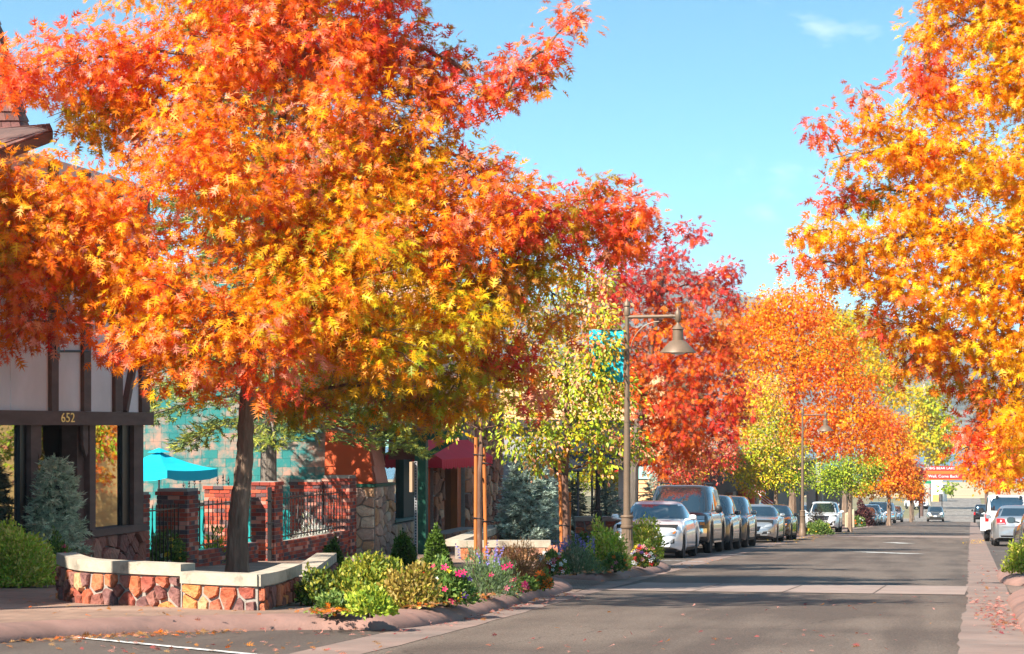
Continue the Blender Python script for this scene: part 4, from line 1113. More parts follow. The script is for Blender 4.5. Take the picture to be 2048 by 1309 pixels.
for u0, u1 in ((96, 110), (161, 175), (224, 239), (277, 293)):
    part_box(shop, 'timber_post', M_timber, (XF - .1, yX(u0), zb1), (XF + .06, yX(u1), 5.15))
for u0, u1 in ((-60, -45), (20, 26)):
    part_box(shop, 'timber_post', M_timber if u0 < 0 else M_stucco, (XF - .1, yX(u0), zb1), (XF + (.06 if u0 < 0 else .012), yX(u1), 5.15))
MB().bar((XF + .03, yX(243), zb1), (XF + .03, yX(268), zX(262, 690)), 0.11, 0.14, up=(1, 0, 0)).build('timber_brace', M_timber, shop)
part_box(shop, 'timber_rail', M_timber, (XF - .1, 14, 4.0), (XF + .05, yU - .03, 4.2))
zs = -0.37                                     # sill line
for u0, u1, nm in ((40, 53, 'window_frame'), (53, 67, 'corner_post'), (171, 183, 'window_frame'), (245, 260, 'window_frame'), (260, 279, 'corner_post')):
    part_box(shop, nm, M_black if u0 in (40, 245) else M_timber, (XF - .2, yX(u0), zs - .02), (XF + (.0 if u0 in (40, 245) else .07), yX(u1) - .004, zb0))
# carved brackets by the display
for u0, u1 in ((67, 73), (157, 171)):
    y0, y1 = yX(u0), yX(u1)
    part_box(shop, 'display_post', M_timber, (XF - .3, y0, zs - .02), (XF - .02, y1 - .004, zb0))
    yc = (y0 + y1) / 2
    MB().prism([(XF + .01, yc - .1, zb0), (XF + .01, yc + .1, zb0), (XF + .01, yc + .1, zb0 - .42), (XF + .01, yc + .03, zb0 - .5), (XF + .01, yc - .1, zb0 - .3)], (.05, 0, 0)).build('bracket', M_timber, shop)
for u0, u1 in ((-90, 66), (170, 281)):
    part_box(shop, 'sill', M_timber, (XF - .2, yX(u0), zs - .115), (XF + .12, yX(u1), zs - .002))
part_box(shop, 'window_pane', M_glass, (XF - .06, yX(-90), zs), (XF - .045, yX(40), zb0))
part_box(shop, 'window_pane', M_glass, (XF - .06, yX(183), zs), (XF - .045, yX(245), zb0))
part_box(shop, 'window_pane', M_clear, (XF - .28, yX(73), zs), (XF - .27, yX(157), zb0))
part_box(shop, 'display_sill', M_timber, (XF - 1.3, yX(67), zs - .12), (XF - .05, yX(171), zs - .0))
part_box(shop, 'base_wall', M_mortar, (XF - .4, 14.2, gz - .7), (XF + .03, yR - .02, zs - .11))
stones_on_face(shop, (XF + .03, yX(120), gz - .35), (0, 1, 0), yX(283) - yX(120), zs - .11 - (gz - .35), (1, 0, 0), BROWN_STONE, 0.29, 1.5, 0.09, 161)
nm = link('lettering', text_mesh('number', '652', 0.20), shop); nm['kind'] = 'stuff'; nm.data.materials.append(mat('brass', (0.75, 0.48, 0.16), 0.35, 0.8))
nm.location = Vector((XF + .136, yX(135, XF + .13), 1.35)) - Vector(shop.location); nm.rotation_euler = (R(90), 0, R(90)); nm.scale = (1.9, 1, 1)
br_ = MB(); br_.tube([(XF + .06, yX(104), zX(104, 703)), (XF + .10, yX(164), zX(164, 703))], .018, 8); br_.box((XF + .06, yX(103) - .03, zX(104, 716)), (XF + .085, yX(103) + .12, zX(104, 692)))
br_.build('sign_bracket', M_black, shop)
# roof: gable slope and the steep spire behind it, laid with shingles
M_shingle = mat('brown_shingle', (0.2, 0.1, 0.08), 0.9, var=0.25, vscale=8, bump=0.5, bscale=40, random_colors=[srgb(128, 86, 76), srgb(112, 74, 66), srgb(142, 98, 86), srgb(120, 80, 74), srgb(102, 68, 62)])
def shingles(parent, A, B, C, D, nu, nv, thick=0.025, name='shingle', m=None):
    """quad A-B (eave) to D-C (ridge) covered with overlapping shingles"""
    A, B, C, D = map(Vector, (A, B, C, D)); n = (B - A).cross(D - A).normalized()
    if n.z < 0: n = -n
    P = lambda s, t: (A.lerp(B, s)).lerp(D.lerp(C, s), t)
    rs = random.Random(nu * 31 + nv)
    for j in range(nv):
        off = 0.5 * (j % 2) / nu
        for i in range(-1, nu):
            s0, s1 = max(0, i / nu + off), min(1, (i + 1) / nu + off)
            if s1 - s0 < .01: continue
            t0, t1 = j / nv, min(1, (j + 1.15) / nv); gp = (s1 - s0) * .03
            q = [P(s0 + gp, t0) + n * thick * 1.3, P(s1 - gp, t0) + n * thick * 1.3, P(s1 - gp, t1) + n * .004, P(s0 + gp, t1) + n * .004]
            lo = [v - n * thick for v in q]; c = (q[0] + q[2]) / 2
            vs = [v - c for v in lo + q]
            o = link(name, mesh(name, vs, [(0, 3, 2, 1), (4, 5, 6, 7), (0, 1, 5, 4), (1, 2, 6, 5), (2, 3, 7, 6), (3, 0, 4, 7)], m or M_shingle), parent, world=False)
            o.location = c - Vector(parent.location)
tipA, lowB = onX(106, 262, XF + .35), onX(-70, 328, XF + .35)
ridC, ridD = at(-70, 258, 37), at(100, 249, 38)
MB().prism([lowB, tipA, ridD, ridC], (0, 0, -.16)).build('roof', M_timber, shop)
shingles(shop, lowB, tipA, ridD, ridC, 9, 6)
apex = at(-40, -60, 38.5)
sp = [at(-130, 262, 36.5), at(42, 262, 37.2), at(60, 262, 40), at(-130, 262, 41)]
MB().add(sp + [apex], [(0, 1, 4), (1, 2, 4), (2, 3, 4), (3, 0, 4), (3, 2, 1, 0)]).build('spire', M_timber, shop)
shingles(shop, sp[0], sp[1], apex + Vector((.05, 0, 0)), apex, 9, 18)
shingles(shop, sp[1], sp[2], apex + Vector((.05, .05, 0)), apex, 3, 18)
# goods in the display: shirts on hangers and straw hats
def shirt(u, v, label, m, w=0.5):
    c = onX(u, v, XF - .55); e = empty('shirt', c, 0, label, 'shirt', 'shirts hanging in the shop display')
    out = [(-.12, 0), (.12, 0), (.30, -.07), (.42, -.40), (.28, -.45), (.25, -.25), (.26, -.85), (-.26, -.85), (-.25, -.25), (-.28, -.45), (-.42, -.40), (-.30, -.07)]
    MB().prism([c + Vector((0, a * w / .5, b)) for a, b in out], (-.09, 0, 0)).build('cloth', m, e)
    h = MB(); h.tube([c + Vector((-.045, -.2, -.03)), c + Vector((-.045, 0, .06)), c + Vector((-.045, .2, -.03))], .014, 6); h.tube([c + Vector((-.045, 0, .05)), c + Vector((-.045, 0, .12)), c + Vector((-.045, .03, .15))], .006, 5)
    h.build('hanger', mat('orange_wood', (0.55, 0.22, 0.06), 0.6), e)
shirt(92, 868, 'black shirt hanging nearer the left post in the shop display', mat('black_cloth', (0.012, 0.012, 0.014), 0.95))
shirt(112, 866, 'black shirt hanging to the right in the shop display', mat('black_cloth', (0.012, 0.012, 0.014), 0.95))
M_straw = mat('straw', (0.42, 0.33, 0.22), 0.9, var=0.2, vscale=60)
for u, v, lb in ((140, 868, 'upper straw hat in the shop display'), (138, 905, 'lower straw hat in the shop display')):
    c = onX(u, v, XF - .45); e = empty('hat', c, 0, lb, 'hat')
    a = MB().lathe([(.0, .005), (.19, -.01), (.2, .0), (.12, .015), (.1, .02)], (0, 0, 0), 20).build('brim', M_straw, e, True, world=False)
    b = MB().lathe([(.105, .0), (.1, .1), (.07, .13), (.0, .125)], (0, 0, 0), 20).build('hat_crown', M_straw, e, True, world=False)
    for q in (a, b): q.rotation_euler = (R(60), R(20), 0)

# ------------------------------------------------------------------ brick patio
XB = -13.6
ZT = 0.128
def pier(u0, u1, u2, label):
    """front face u0..u1, street face u1..u2"""
    y0, y1 = onX(u1, HOR, XB).y, onX(u2, HOR, XB).y
    x0 = onY(u0, HOR, y0).x
    zg = g(y0) + KH
    return brick_mass('brick_pillar', label, x0, XB, y0, y1, zg, ZT, zstart=zg - .02), (x0, y0, y1, zg)
g_ = pier(268, 283, 300, 'narrow brick pillar end beside the shop corner')
e1, P1 = pier(313, 375, 398, 'dark red brick pillar left of the oak trunk')
e3, P3 = pier(502, 549, 566, 'sunlit brick pillar right of the oak trunk')
e5, P5 = pier(646, 699, 713, 'brick pillar against the stone corner of the orange shop')
# wing walls set back behind the railings
def wing(u0, u1, d, ztop, label):
    a, b = at(u0, HOR, d), at(u1, HOR, d); y = (a.y + b.y) / 2
    return brick_mass('brick_wing_wall', label, a.x, b.x, y, y + .25, g(y) + KH + .2, ztop, ('-Y',), cat='brick wall')
wing(578, 645, P5[1] / CP + .8, at(600, 959, P5[1] / CP + .8).z, 'brick wing wall seen through the railing left of the last pillar')
wing(406, 492, 47.4, at(440, 971, 47.4).z, 'brick wing wall behind the oak trunk')
# low walls under the railings
def low(ya, yb, ztop, label):
    zg = g(ya) + KH
    return brick_mass('low_brick_wall', label, XB - .22, XB - .012, ya, yb, zg - .25, ztop, ('+X',), cap=False, cat='brick wall', zstart=ztop - .076 * int((ztop - zg + .3) / .076))
low(P3[2] + .01, P5[1] - .01, -1.10, 'low brick wall under the railing right of the oak trunk')
low(P1[2] + .01, P3[1] - 1.05, -1.02, 'low brick wall under the railing left of the oak trunk')
# wrought iron railings
def railing(ya, yb, zlo, zhi, label, n, X=XB - .13):
    e = empty('iron_railing', (X, ya, zlo), 0, label, 'railing', None)
    part_box(e, 'top_rail', M_black, (X - .015, ya, zhi - .13), (X + .015, yb, zhi - .105))
    part_box(e, 'bottom_rail', M_black, (X - .015, ya, zlo + .05), (X + .015, yb, zlo + .075))
    bar_me = MB().box((-.008, -.008, 0), (.008, .008, zhi - zlo - .05)).add([(-.008, -.008, zhi - zlo - .05), (.008, -.008, zhi - zlo - .05), (.008, .008, zhi - zlo - .05), (-.008, .008, zhi - zlo - .05), (0, 0, zhi - zlo)], [(0, 1, 4), (1, 2, 4), (2, 3, 4), (3, 0, 4)])
    me = mesh('bar', bar_me.v, bar_me.f, M_black)
    for i in range(n):
        y = ya + (yb - ya) * (i + .5) / n
        o = bpy.data.objects.new('bar', me); col.objects.link(o); o.parent = e; o.location = (0, y - ya, 0)
        if i % 4 == 2:
            s = MB(); h = zhi - zlo
            for sg in (1, -1):
                s.tube([(X, y + sg * .0, zlo + h * .25), (X, y + sg * .09, zlo + h * .4), (X, y + sg * .05, zlo + h * .55), (X, y, zlo + h * .72), (X, y + sg * .03, zlo + h * .78)], .007, 5)
            s.build('scroll', M_black, e, fix=False)
railing(P3[2] + .02, P5[1] - .02, -1.08, -.13, 'black iron railing over silver foliage right of the oak trunk', 22)
railing(P1[2] + .02, P3[1] - 1.05, -1.0, -.1, 'black iron railing between the dark pillar and the oak trunk', 14)
railing(yX(300, XB), P1[1] - .02, -1.25, -.1, 'black iron railing nearest the half-timbered shop', 10)
gp = empty('gate_post', (XB - .05, P3[1] - .12, g(P3[1]) + KH), 0, 'black iron gate post tight against the sunlit brick pillar', 'gate post')
MB().box((XB - .10, P3[1] - .15, gp.location.z), (XB - .03, P3[1] - .08, at(505, 975, 47.5).z)).build('post', M_black, gp)
gh = MB()
for zz in (.25, .75, 1.2): gh.box((XB - .13, P3[1] - .17, gp.location.z + zz), (XB - .0, P3[1] - .06, gp.location.z + zz + .03))
gh.build('hinge', M_black, gp)['kind'] = 'stuff'
# finials of an iron gate deeper in the patio
gt = empty('iron_gate', at(400, 1000, 50), 0, 'arched iron gate with spear finials inside the patio', 'gate')
for u, v in ((367, 968), (378, 964), (389, 959), (400, 954), (446, 952), (457, 957), (435, 957)):
    p = at(u, v, 50); q = Vector((p.x, p.y, g(p.y) + KH))
    s = MB(); s.tube([q, p], .008, 5); s.lathe([(.0, -.12), (.03, -.09), (.012, -.06), (.025, -.03), (0, .06)], p, 6); s.build('bar', M_black, gt)
part_box(gt, 'rail', M_black, at(365, 1010, 50), at(459, 1006, 50) + Vector((0, .03, 0)))

# ------------------------------------------------------------------ painted block wall
def world_noise_mat(name, c1, c2, c3, scale, lo, hi, rough=0.85):
    m = bpy.data.materials.new(name); m.use_nodes = True
    n, l = m.node_tree.nodes, m.node_tree.links; b = n['Principled BSDF']; b.inputs['Roughness'].default_value = rough
    ge = n.new('ShaderNodeNewGeometry')
    n1 = n.new('ShaderNodeTexNoise'); n1.inputs['Scale'].default_value = scale; n1.inputs['Detail'].default_value = 7; n1.inputs['Roughness'].default_value = .7
    n2 = n.new('ShaderNodeTexNoise'); n2.inputs['Scale'].default_value = scale * .35; n2.inputs['Detail'].default_value = 4
    oi = n.new('ShaderNodeObjectInfo')
    l.new(ge.outputs['Position'], n1.inputs[0]); l.new(ge.outputs['Position'], n2.inputs[0])
    ad = n.new('ShaderNodeMath'); ad.operation = 'MULTIPLY_ADD'; ad.inputs[1].default_value = .14; l.new(oi.outputs['Random'], ad.inputs[0]); l.new(n1.outputs[0], ad.inputs[2])
    mr = n.new('ShaderNodeMapRange'); mr.inputs[1].default_value = lo; mr.inputs[2].default_value = hi; l.new(ad.outputs[0], mr.inputs[0])
    m1 = n.new('ShaderNodeMix'); m1.data_type = 'RGBA'; m1.inputs[6].default_value = (*c1, 1); m1.inputs[7].default_value = (*c2, 1); l.new(n2.outputs[0], m1.inputs[0])
    m2 = n.new('ShaderNodeMix'); m2.data_type = 'RGBA'; l.new(mr.outputs[0], m2.inputs[0]); l.new(m1.outputs[2], m2.inputs[6]); m2.inputs[7].default_value = (*c3, 1)
    l.new(m2.outputs[2], b.inputs[0])
    bp = n.new('ShaderNodeBump'); bp.inputs['Strength'].default_value = .4; bp.inputs['Distance'].default_value = .01; l.new(n1.outputs[0], bp.inputs['Height']); l.new(bp.outputs[0], b.inputs['Normal'])
    MATS[name] = m; return m
M_mural = world_noise_mat('teal_mural_paint', srgb(22, 92, 98), srgb(40, 132, 124), srgb(160, 126, 110), 1.9, .52, .70)
wd = 57.0
wa, wb_ = at(262, HOR, wd), at(668, HOR, wd); wy = (wa.y + wb_.y) / 2
mw = empty('painted_block_wall', (wa.x, wy, g(wy) + KH), 0, 'concrete block wall with peeling teal mural paint behind the patio', 'wall')
part_box(mw, 'wall_core', mat('teal_plain', srgb(26, 140, 138), .9, var=.2), (wa.x - 3, wy + .012, g(wy) - .2), (wb_.x, wy + .3, 4.6))
BLOCK_ME = bevel_cube('block', M_mural, 0.012)
z = -0.75; row = 0
while z < 2.9:
    x = wa.x - (.2 if row % 2 else 0)
    while x < wb_.x - .05:
        a, b = max(x, wa.x), min(x + .395, wb_.x)
        if b - a > .06: place(BLOCK_ME, 'block', mw, ((a + b) / 2, wy + .05, z + .0985), (b - a, .1, .196))
        x += .40
    z += .2; row += 1
# teal market umbrella
uc = at(318, 903, 48.3); M_umb = mat('teal_canvas', srgb(0, 178, 200), 0.8, var=0.06, vscale=2)
ub = empty('market_umbrella', (uc.x, uc.y, g(uc.y) + KH), 0, 'bright teal market umbrella standing in the patio', 'umbrella')
mbu = MB(); rr_, drop = 1.18, .36; cs = []
for k in range(4):
    a = R(-74 + 90 * k); cs.append(uc + Vector((math.cos(a) * rr_ * CP - math.sin(a) * rr_ * SP, math.cos(a) * rr_ * SP + math.sin(a) * rr_ * CP, -drop)))
for k in range(4):
    p, q = cs[k], cs[(k + 1) % 4]; n = 6; prev = None
    rows = []
    for j in range(5):
        t = j / 4
        rows.append([uc.lerp(p.lerp(q, i / n), t) - Vector((0, 0, .05 * math.sin(math.pi * t) + .03 * t * math.sin(math.pi * i / n))) for i in range(n + 1)])
    rows.append([v - Vector((0, 0, .19 - .04 * (abs(i / n - .5) * 2) ** 6)) + (v - uc).normalized() * .01 for i, v in enumerate(rows[-1])])
    vs = [v for r_ in rows for v in r_]
    mbu.add(vs, [(j*(n+1)+i, j*(n+1)+i+1, (j+1)*(n+1)+i+1, (j+1)*(n+1)+i) for j in range(5) for i in range(n)])
mbu.build('canopy', M_umb, ub)
vt = MB(); vt.add([uc + Vector((0, 0, .07))] + [uc + (c - uc) * .2 + Vector((0, 0, .05)) for c in cs], [(0, 1, 2), (0, 2, 3), (0, 3, 4), (0, 4, 1)]); vt.build('vent', M_umb, ub)
MB().tube([(uc.x, uc.y, g(uc.y) + KH), uc], .022, 10).build('pole', mat('grey_metal', (.3, .3, .3), .4, .8), ub)

# ------------------------------------------------------------------ orange shop with stone base
XO = -13.3
yo0 = onX(751, HOR, XO).y; yo1 = onX(851, HOR, XO).y
xo0 = onY(648, HOR, yo0).x
go = g(yo0) + KH
os_ = empty('orange_shop', (XO, yo0, go), 0, 'orange clapboard shop with tan stone base and brown awning', 'building')
M_orange = mat('orange_siding', srgb(190, 76, 28), 0.7, var=0.12, vscale=2, bump=.1, bscale=30)
M_green = mat('forest_green_paint', srgb(24, 84, 66), 0.6, var=0.15, vscale=5)
zst = zX(752, 974, XO); x_in = onY(714, HOR, yo0).x
part_box(os_, 'core_wall', M_orange, (xo0 + .02, yo0 + .25, go - .4), (XO - .3, yo1 + 2, 4.2))
part_box(os_, 'stone_backing', M_mortar, (x_in - .3, yo0 + .02, go - .4), (XO - .02, onX(789, HOR, XO).y, zst))
part_box(os_, 'stone_backing', M_mortar, (XO - .3, onX(789, HOR, XO).y, go - .4), (XO - .02, yo1, zX(800, 1047, XO)))
stones_on_face(os_, (x_in - .2, yo0 + .02, go - .12), (1, 0, 0), XO - x_in + .18, zst - go + .12, (0, -1, 0), TAN_STONE, 0.27, 1.2, 0.05, 171, gap=.012)
stones_on_face(os_, (XO - .02, yo0 + .03, go - .15), (0, 1, 0), onX(789, HOR, XO).y - yo0, zst - go + .15, (1, 0, 0), TAN_STONE, 0.24, 1.6, 0.05, 172, gap=.012)
ywr = onX(789, HOR, XO).y
stones_on_face(os_, (XO - .02, ywr, go - .2), (0, 1, 0), yo1 - ywr, zX(800, 1047, XO) - go + .2, (1, 0, 0), TAN_STONE, 0.22, 1.7, 0.05, 173, gap=.012)
yc0, yc1 = onX(836, HOR, XO).y, onX(851, HOR, XO).y
part_box(os_, 'stone_backing', M_mortar, (XO - .4, yc0, go - .4), (XO - .02, yc1, zX(843, 965, XO)))
stones_on_face(os_, (XO - .02, yc0, zX(800, 1047, XO)), (0, 1, 0), yc1 - yc0, zX(843, 965, XO) - zX(800, 1047, XO), (1, 0, 0), TAN_STONE, 0.2, 1.3, 0.05, 174, gap=.012)
# lapped boards, leaning in towards the top
nb = 7; hb = .40
for i in range(nb):
    z0 = zst + .07 + i * hb; lean = .16 * (z0 - zst); l2 = .16 * (z0 + hb - zst)
    x1 = XO - .02 - lean; x1b = XO - .02 - l2 - .03
    ya, yb = yo0 + lean * .6, yo0 + l2 * .6 + .03
    MB().add([(xo0, ya, z0), (x1, ya, z0), (x1b, yb, z0 + hb + .02), (xo0, yb, z0 + hb + .02), (xo0, ya + .25, z0), (x1, ya + .25, z0), (x1b, yb + .2, z0 + hb + .02), (xo0, yb + .2, z0 + hb + .02)],
             [(0, 1, 2, 3), (7, 6, 5, 4), (0, 4, 5, 1), (2, 6, 7, 3), (1, 5, 6, 2), (0, 3, 7, 4)]).build('board', M_orange, os_)
    yq = onX(779, HOR, XO).y
    MB().add([(x1, ya + .004, z0), (x1, yq, z0), (x1b, yq, z0 + hb + .02), (x1b, yb + .004, z0 + hb + .02), (x1 - .2, ya + .26, z0), (x1 - .2, yq, z0), (x1b - .2, yq, z0 + hb + .02), (x1b - .2, yb + .26, z0 + hb + .02)],
             [(0, 1, 2, 3), (7, 6, 5, 4), (0, 4, 5, 1), (2, 6, 7, 3), (1, 5, 6, 2), (0, 3, 7, 4)]).build('board', mat('pink_siding', srgb(206, 134, 112), .75, var=.12, vscale=2, bump=.1, bscale=30), os_)  # street-side boards are pinker and paler than the front ones
part_box(os_, 'sill_band', M_green, (xo0, yo0 - .06, zst), (XO + .03, yo0 + .3, zst + .065))
part_box(os_, 'sill_band', M_green, (XO - .3, yo0 + .3, zst), (XO + .03, ywr, zst + .064))
M_dkgreen = mat('dark_green_paint', srgb(16, 52, 44), 0.6)
zsl = zX(800, 1044, XO)
part_box(os_, 'window_sill', mat('grey_green_wood', srgb(88, 112, 104), .7, var=.2), (XO - .3, ywr, zsl), (XO + .04, yc0, zsl + .07))
part_box(os_, 'window_frame', M_dkgreen, (XO - .3, onX(811, HOR, XO).y, zsl + .07), (XO - .05, yc0 - .01, 2.2))
part_box(os_, 'window_pane', glass_mat('painted_red_reflection_glass', (0.05, 0.012, 0.008), .45, 0), (XO - .14, onX(780, HOR, XO).y, zsl + .07), (XO - .12, onX(811, HOR, XO).y, 2.2))  # the red reflection is painted into the pane's own colour
part_box(os_, 'window_mullion', M_dkgreen, (XO - .12, onX(809, HOR, XO).y, zsl + .07), (XO - .02, onX(813, HOR, XO).y, 2.2))
yp0, yp1 = onX(853, HOR, XO + .9).y, onX(853, HOR, XO + .9).y + .26
part_box(os_, 'porch_post', M_green, (XO + .62, yp0, go - .5), (XO + .88, yp1, 1.5))
MB().bar((XO + .9, yp0 + .1, zX(880, 905)), (XO + 1.7, yp0 + .1, zX(895, 868)), .12, .16, up=(0, 1, 0)).build('brace', M_green, os_)
pr_ = zX(860, 880, XO + .9)
part_box(os_, 'porch_beam', M_green, (XO - .2, yp0 - .3, pr_), (XO + 1.8, yp0 + .3, pr_ + .22))
shingles(os_, (XO - .3, yp0 - .9, pr_ + .2), (XO + 1.3, yp0 - .9, pr_ + .2), (XO + 1.3, yp0 + 1, pr_ + 1.1), (XO - .3, yp0 + 1, pr_ + 1.1), 6, 6)
def awning(parent, y0, y1, X, ztop, zlow, out, m, val=.25, scallop=0, name='awning'):
    """sloping canvas with hanging valance and closed ends"""
    n = 14 if scallop else 1; s = MB()
    A = [(X, y0, ztop), (X, y1, ztop), (X + out, y1, zlow), (X + out, y0, zlow)]
    s.add(A, [(0, 1, 2, 3)])
    s.add([(X, y0, ztop), (X + out, y0, zlow), (X + out, y0, zlow - val), (X, y0, zlow - val)], [(0, 1, 2, 3)])
    s.add([(X, y1, ztop), (X + out, y1, zlow), (X + out, y1, zlow - val), (X, y1, zlow - val)], [(0, 3, 2, 1)])
    m_ = 12 * n
    vs = []
    for i in range(m_ + 1):
        y = y0 + (y1 - y0) * i / m_
        vs += [(X + out, y, zlow), (X + out + .012 * math.sin(i * .9), y, zlow - val - (scallop * abs(math.sin(math.pi * n * i / m_)) if scallop else 0))]
    s.add(vs, [(2*i, 2*i+1, 2*i+3, 2*i+2) for i in range(m_)])
    return s.build(name, m, parent, fix=False)
awning(os_, onX(781, HOR, XO + .0).y, onX(845, HOR, XO + .7).y, XO - .05, zX(800, 845, XO), zX(820, 900, XO + .7), .75, mat('brown_canvas', srgb(98, 66, 64), .85, var=.1), .24)

# ------------------------------------------------------------------ stone shop with red awning
XS = -13.5
ys0, ys1 = onX(868, HOR, XS).y, onX(1003, HOR, XS).y
gs = g(ys0) + KH
ss = empty('stone_shop', (XS, ys0, gs - .3), 0, 'rough stone shop front with scalloped red awning and orange window posts', 'building')
part_box(ss, 'core_wall', mat('tan_plaster', srgb(206, 168, 138), .9, var=.1, vscale=2), (XS - 8, yo1 + 2.05, gs - .7), (XS - .45, ys1, 5.2))
yw0, yw1 = onX(886, HOR, XS).y, onX(931, HOR, XS).y
zl = zX(900, 1066, XS)
ztp = zX(930, 925, XS)
for a, b, z0, z1, sd in ((ys0, yw0, gs - .4, 2.0, 181), (yw1, ys1, gs - .6, 2.0, 182), (yw0, yw1, gs - .5, zl, 183)):
    part_box(ss, 'stone_backing', M_mortar, (XS - .5, a, z0), (XS - .02, b, z1))
    stones_on_face(ss, (XS - .02, a, z0), (0, 1, 0), b - a, z1 - z0, (1, 0, 0), MIX_STONE, .26, 1.5, .08, sd)
part_box(ss, 'upper_wall', mat('tan_boards', srgb(214, 178, 150), .85, var=.12, vscale=3, stretch=(1, 6, .3)), (XS - .5, ys0, 2.0), (XS - .05, ys1, 5.0))
part_box(ss, 'window_pane', M_glass, (XS - .3, yw0, zl), (XS - .28, yw1, 2.0))
M_orw = mat('orange_brown_wood', srgb(176, 88, 36), .6, var=.25, vscale=8, stretch=(1, 1, .2))
for u0, u1 in ((886, 889), (891, 896), (922, 929)):
    part_box(ss, 'window_post', M_orw, (XS - .34, onX(u0, HOR, XS).y, zl), (XS - .1, onX(u1, HOR, XS).y, 2.0))
part_box(ss, 'window_sill', mat('stone_sill', srgb(128, 104, 92), .9, var=.2), (XS - .4, yw0 - .1, zl - .06), (XS + .12, yw1 + .2, zl + .02))
M_redc = mat('red_canvas', srgb(206, 34, 52), .8, var=.1, vscale=1.5)
awning(ss, onX(884, HOR, XS + .9).y, onX(985, HOR, XS + .9).y, XS - .02, zX(930, 868, XS), zX(910, 918, XS + .9), .92, M_redc, .2, .05)
# its low stone forecourt wall
yl0 = yw0 + .3
fw = empty('low_stone_wall', (XS + 1.0, yl0, g(yl0) + KH), 0, 'low rough stone wall under the red-awninged window', 'stone wall')
yf0, yf1 = onX(893, HOR, XS + 1).y, onX(955, HOR, XS + 1).y; zf = zX(900, 1066, XS + 1)
part_box(fw, 'mortar_core', M_mortar, (XS + .55, yf0, g(yf0) - .2), (XS + .98, yf1, zf))
stones_on_face(fw, (XS + .98, yf0, g(yf0) + KH - .1), (0, 1, 0), yf1 - yf0, zf - g(yf0) - KH + .1, (1, 0, 0), MIX_STONE, .22, 1.7, .06, 185)
stones_on_face(fw, (XS + .57, yf0, g(yf0) + KH - .1), (1, 0, 0), .41, zf - g(yf0) - KH + .1, (0, -1, 0), MIX_STONE, .22, 1.2, .06, 186)

# ------------------------------------------------------------------ shops further down the left side
def shop_front(label, X, y0, y1, H, m_wall, windows, extra=None, depthx=9, roof=True):
    gz_ = g(y1) + KH
    e = empty('shop', (X, y0, gz_), 0, label, 'building')
    part_box(e, 'wall', m_wall, (X - depthx, y0, gz_ - .3), (X, y1, gz_ + H))
    for (a, b, z0, z1) in windows:
        w = part_box(e, 'window', mat('grey_trim', srgb(120, 122, 128), .6), (X + .003, a - .08, gz_ + z0 - .08), (X + .06, b + .08, gz_ + z1 + .08))
        p = part_box(w, 'pane', M_glass, (X + .065, a, gz_ + z0), (X + .075, b, gz_ + z1))
        p.location = (0, 0, 0)
    if roof:
        part_box(e, 'roof', mat('dark_roof', (.06, .05, .045), .9, var=.2), (X - depthx - .3, y0 - .3, gz_ + H), (X + .5, y1 + .3, gz_ + H + .25))
    return e, gz_
M_greyw = mat('grey_wall', srgb(150, 148, 150), .85, var=.12, vscale=1.5, bump=.2)
b1, gz1 = shop_front('grey-trimmed shop with tall windows behind the dark lamp post', -12.9, 74, 91, 4.2, M_greyw, [(76, 78.5, .7, 2.8), (79, 81.5, .7, 2.8), (82, 84.5, .7, 2.8), (85, 88, .7, 2.8)])
awning(b1, 74.5, 90, -12.88, gz1 + 3.4, gz1 + 2.95, 1.2, mat('navy_canvas', srgb(24, 34, 48), .85), .15, .04)
# tan clapboard building with the painted cone sign, its end wall towards the camera
M_tan = mat('tan_clapboard', srgb(226, 178, 128), .8, var=.1, vscale=1.5)
tn = empty('tan_shop', (-12.4, 96, g(96) + KH), 0, 'tan clapboard shop with a teal ice-cream sign on its end wall', 'building')
yt = 96.0; xa, xb = -21.0, onY(1330, HOR, yt).x
part_box(tn, 'core_wall', M_tan, (xa, yt + .03, g(yt) - .4), (xb - .03, 111, 3.4))
bz = g(yt) + KH
i = 0
while bz + i * .35 < 3.0:
    z0 = bz + i * .35
    MB().add([(xa, yt - .02, z0), (xb, yt - .02, z0), (xb, yt + .02, z0 + .35), (xa, yt + .02, z0 + .35), (xa, yt + .05, z0), (xb, yt + .05, z0), (xb, yt + .06, z0 + .35), (xa, yt + .06, z0 + .35)],
             [(0, 1, 2, 3), (7, 6, 5, 4), (0, 4, 5, 1), (2, 6, 7, 3), (1, 5, 6, 2), (0, 3, 7, 4)]).build('board', M_tan, tn)
    i += 1
M_red_s = mat('sign_red', srgb(190, 34, 30), .6)
sg = empty('cone_sign', onY(1280, 960, yt - .06), 0, 'pale teal sign painted with ice-cream cones on the tan wall', 'sign')
part_box(sg, 'panel', mat('pale_teal', srgb(160, 216, 206), .7), onY(1232, 958, yt - .03), onY(1316, 926, yt - .07))
for u, c in ((1238, 'pink'), (1296, 'orange')):
    p = onY(u, 945, yt - .085)
    MB().prism([p + Vector((-.09, 0, 0)), p + Vector((.09, 0, 0)), p + Vector((0, 0, -.26))], (0, .012, 0)).build('cone', mat('cone_orange', srgb(236, 132, 50), .7), sg)
    MB().lathe([(.0, -.006), (.11, -.004), (.11, .004), (0, .006)], p + Vector((0, -.004, .05)), 14, 'y').build('scoop', mat('scoop_' + c, srgb(226, 150, 190) if c == 'pink' else srgb(250, 240, 225), .7), sg)
rs_ = empty('red_sign', onY(1335, 940, yt - .3), 0, 'small red sign with yellow lettering beside the pointed spruce', 'sign')
part_box(rs_, 'panel', M_red_s, onY(1326, 945, yt - .5), onY(1352, 929, yt - .55))
part_box(rs_, 'lettering_band', mat('sign_yellow', srgb(240, 190, 40), .6), onY(1330, 940, yt - .552), onY(1348, 935, yt - .56))
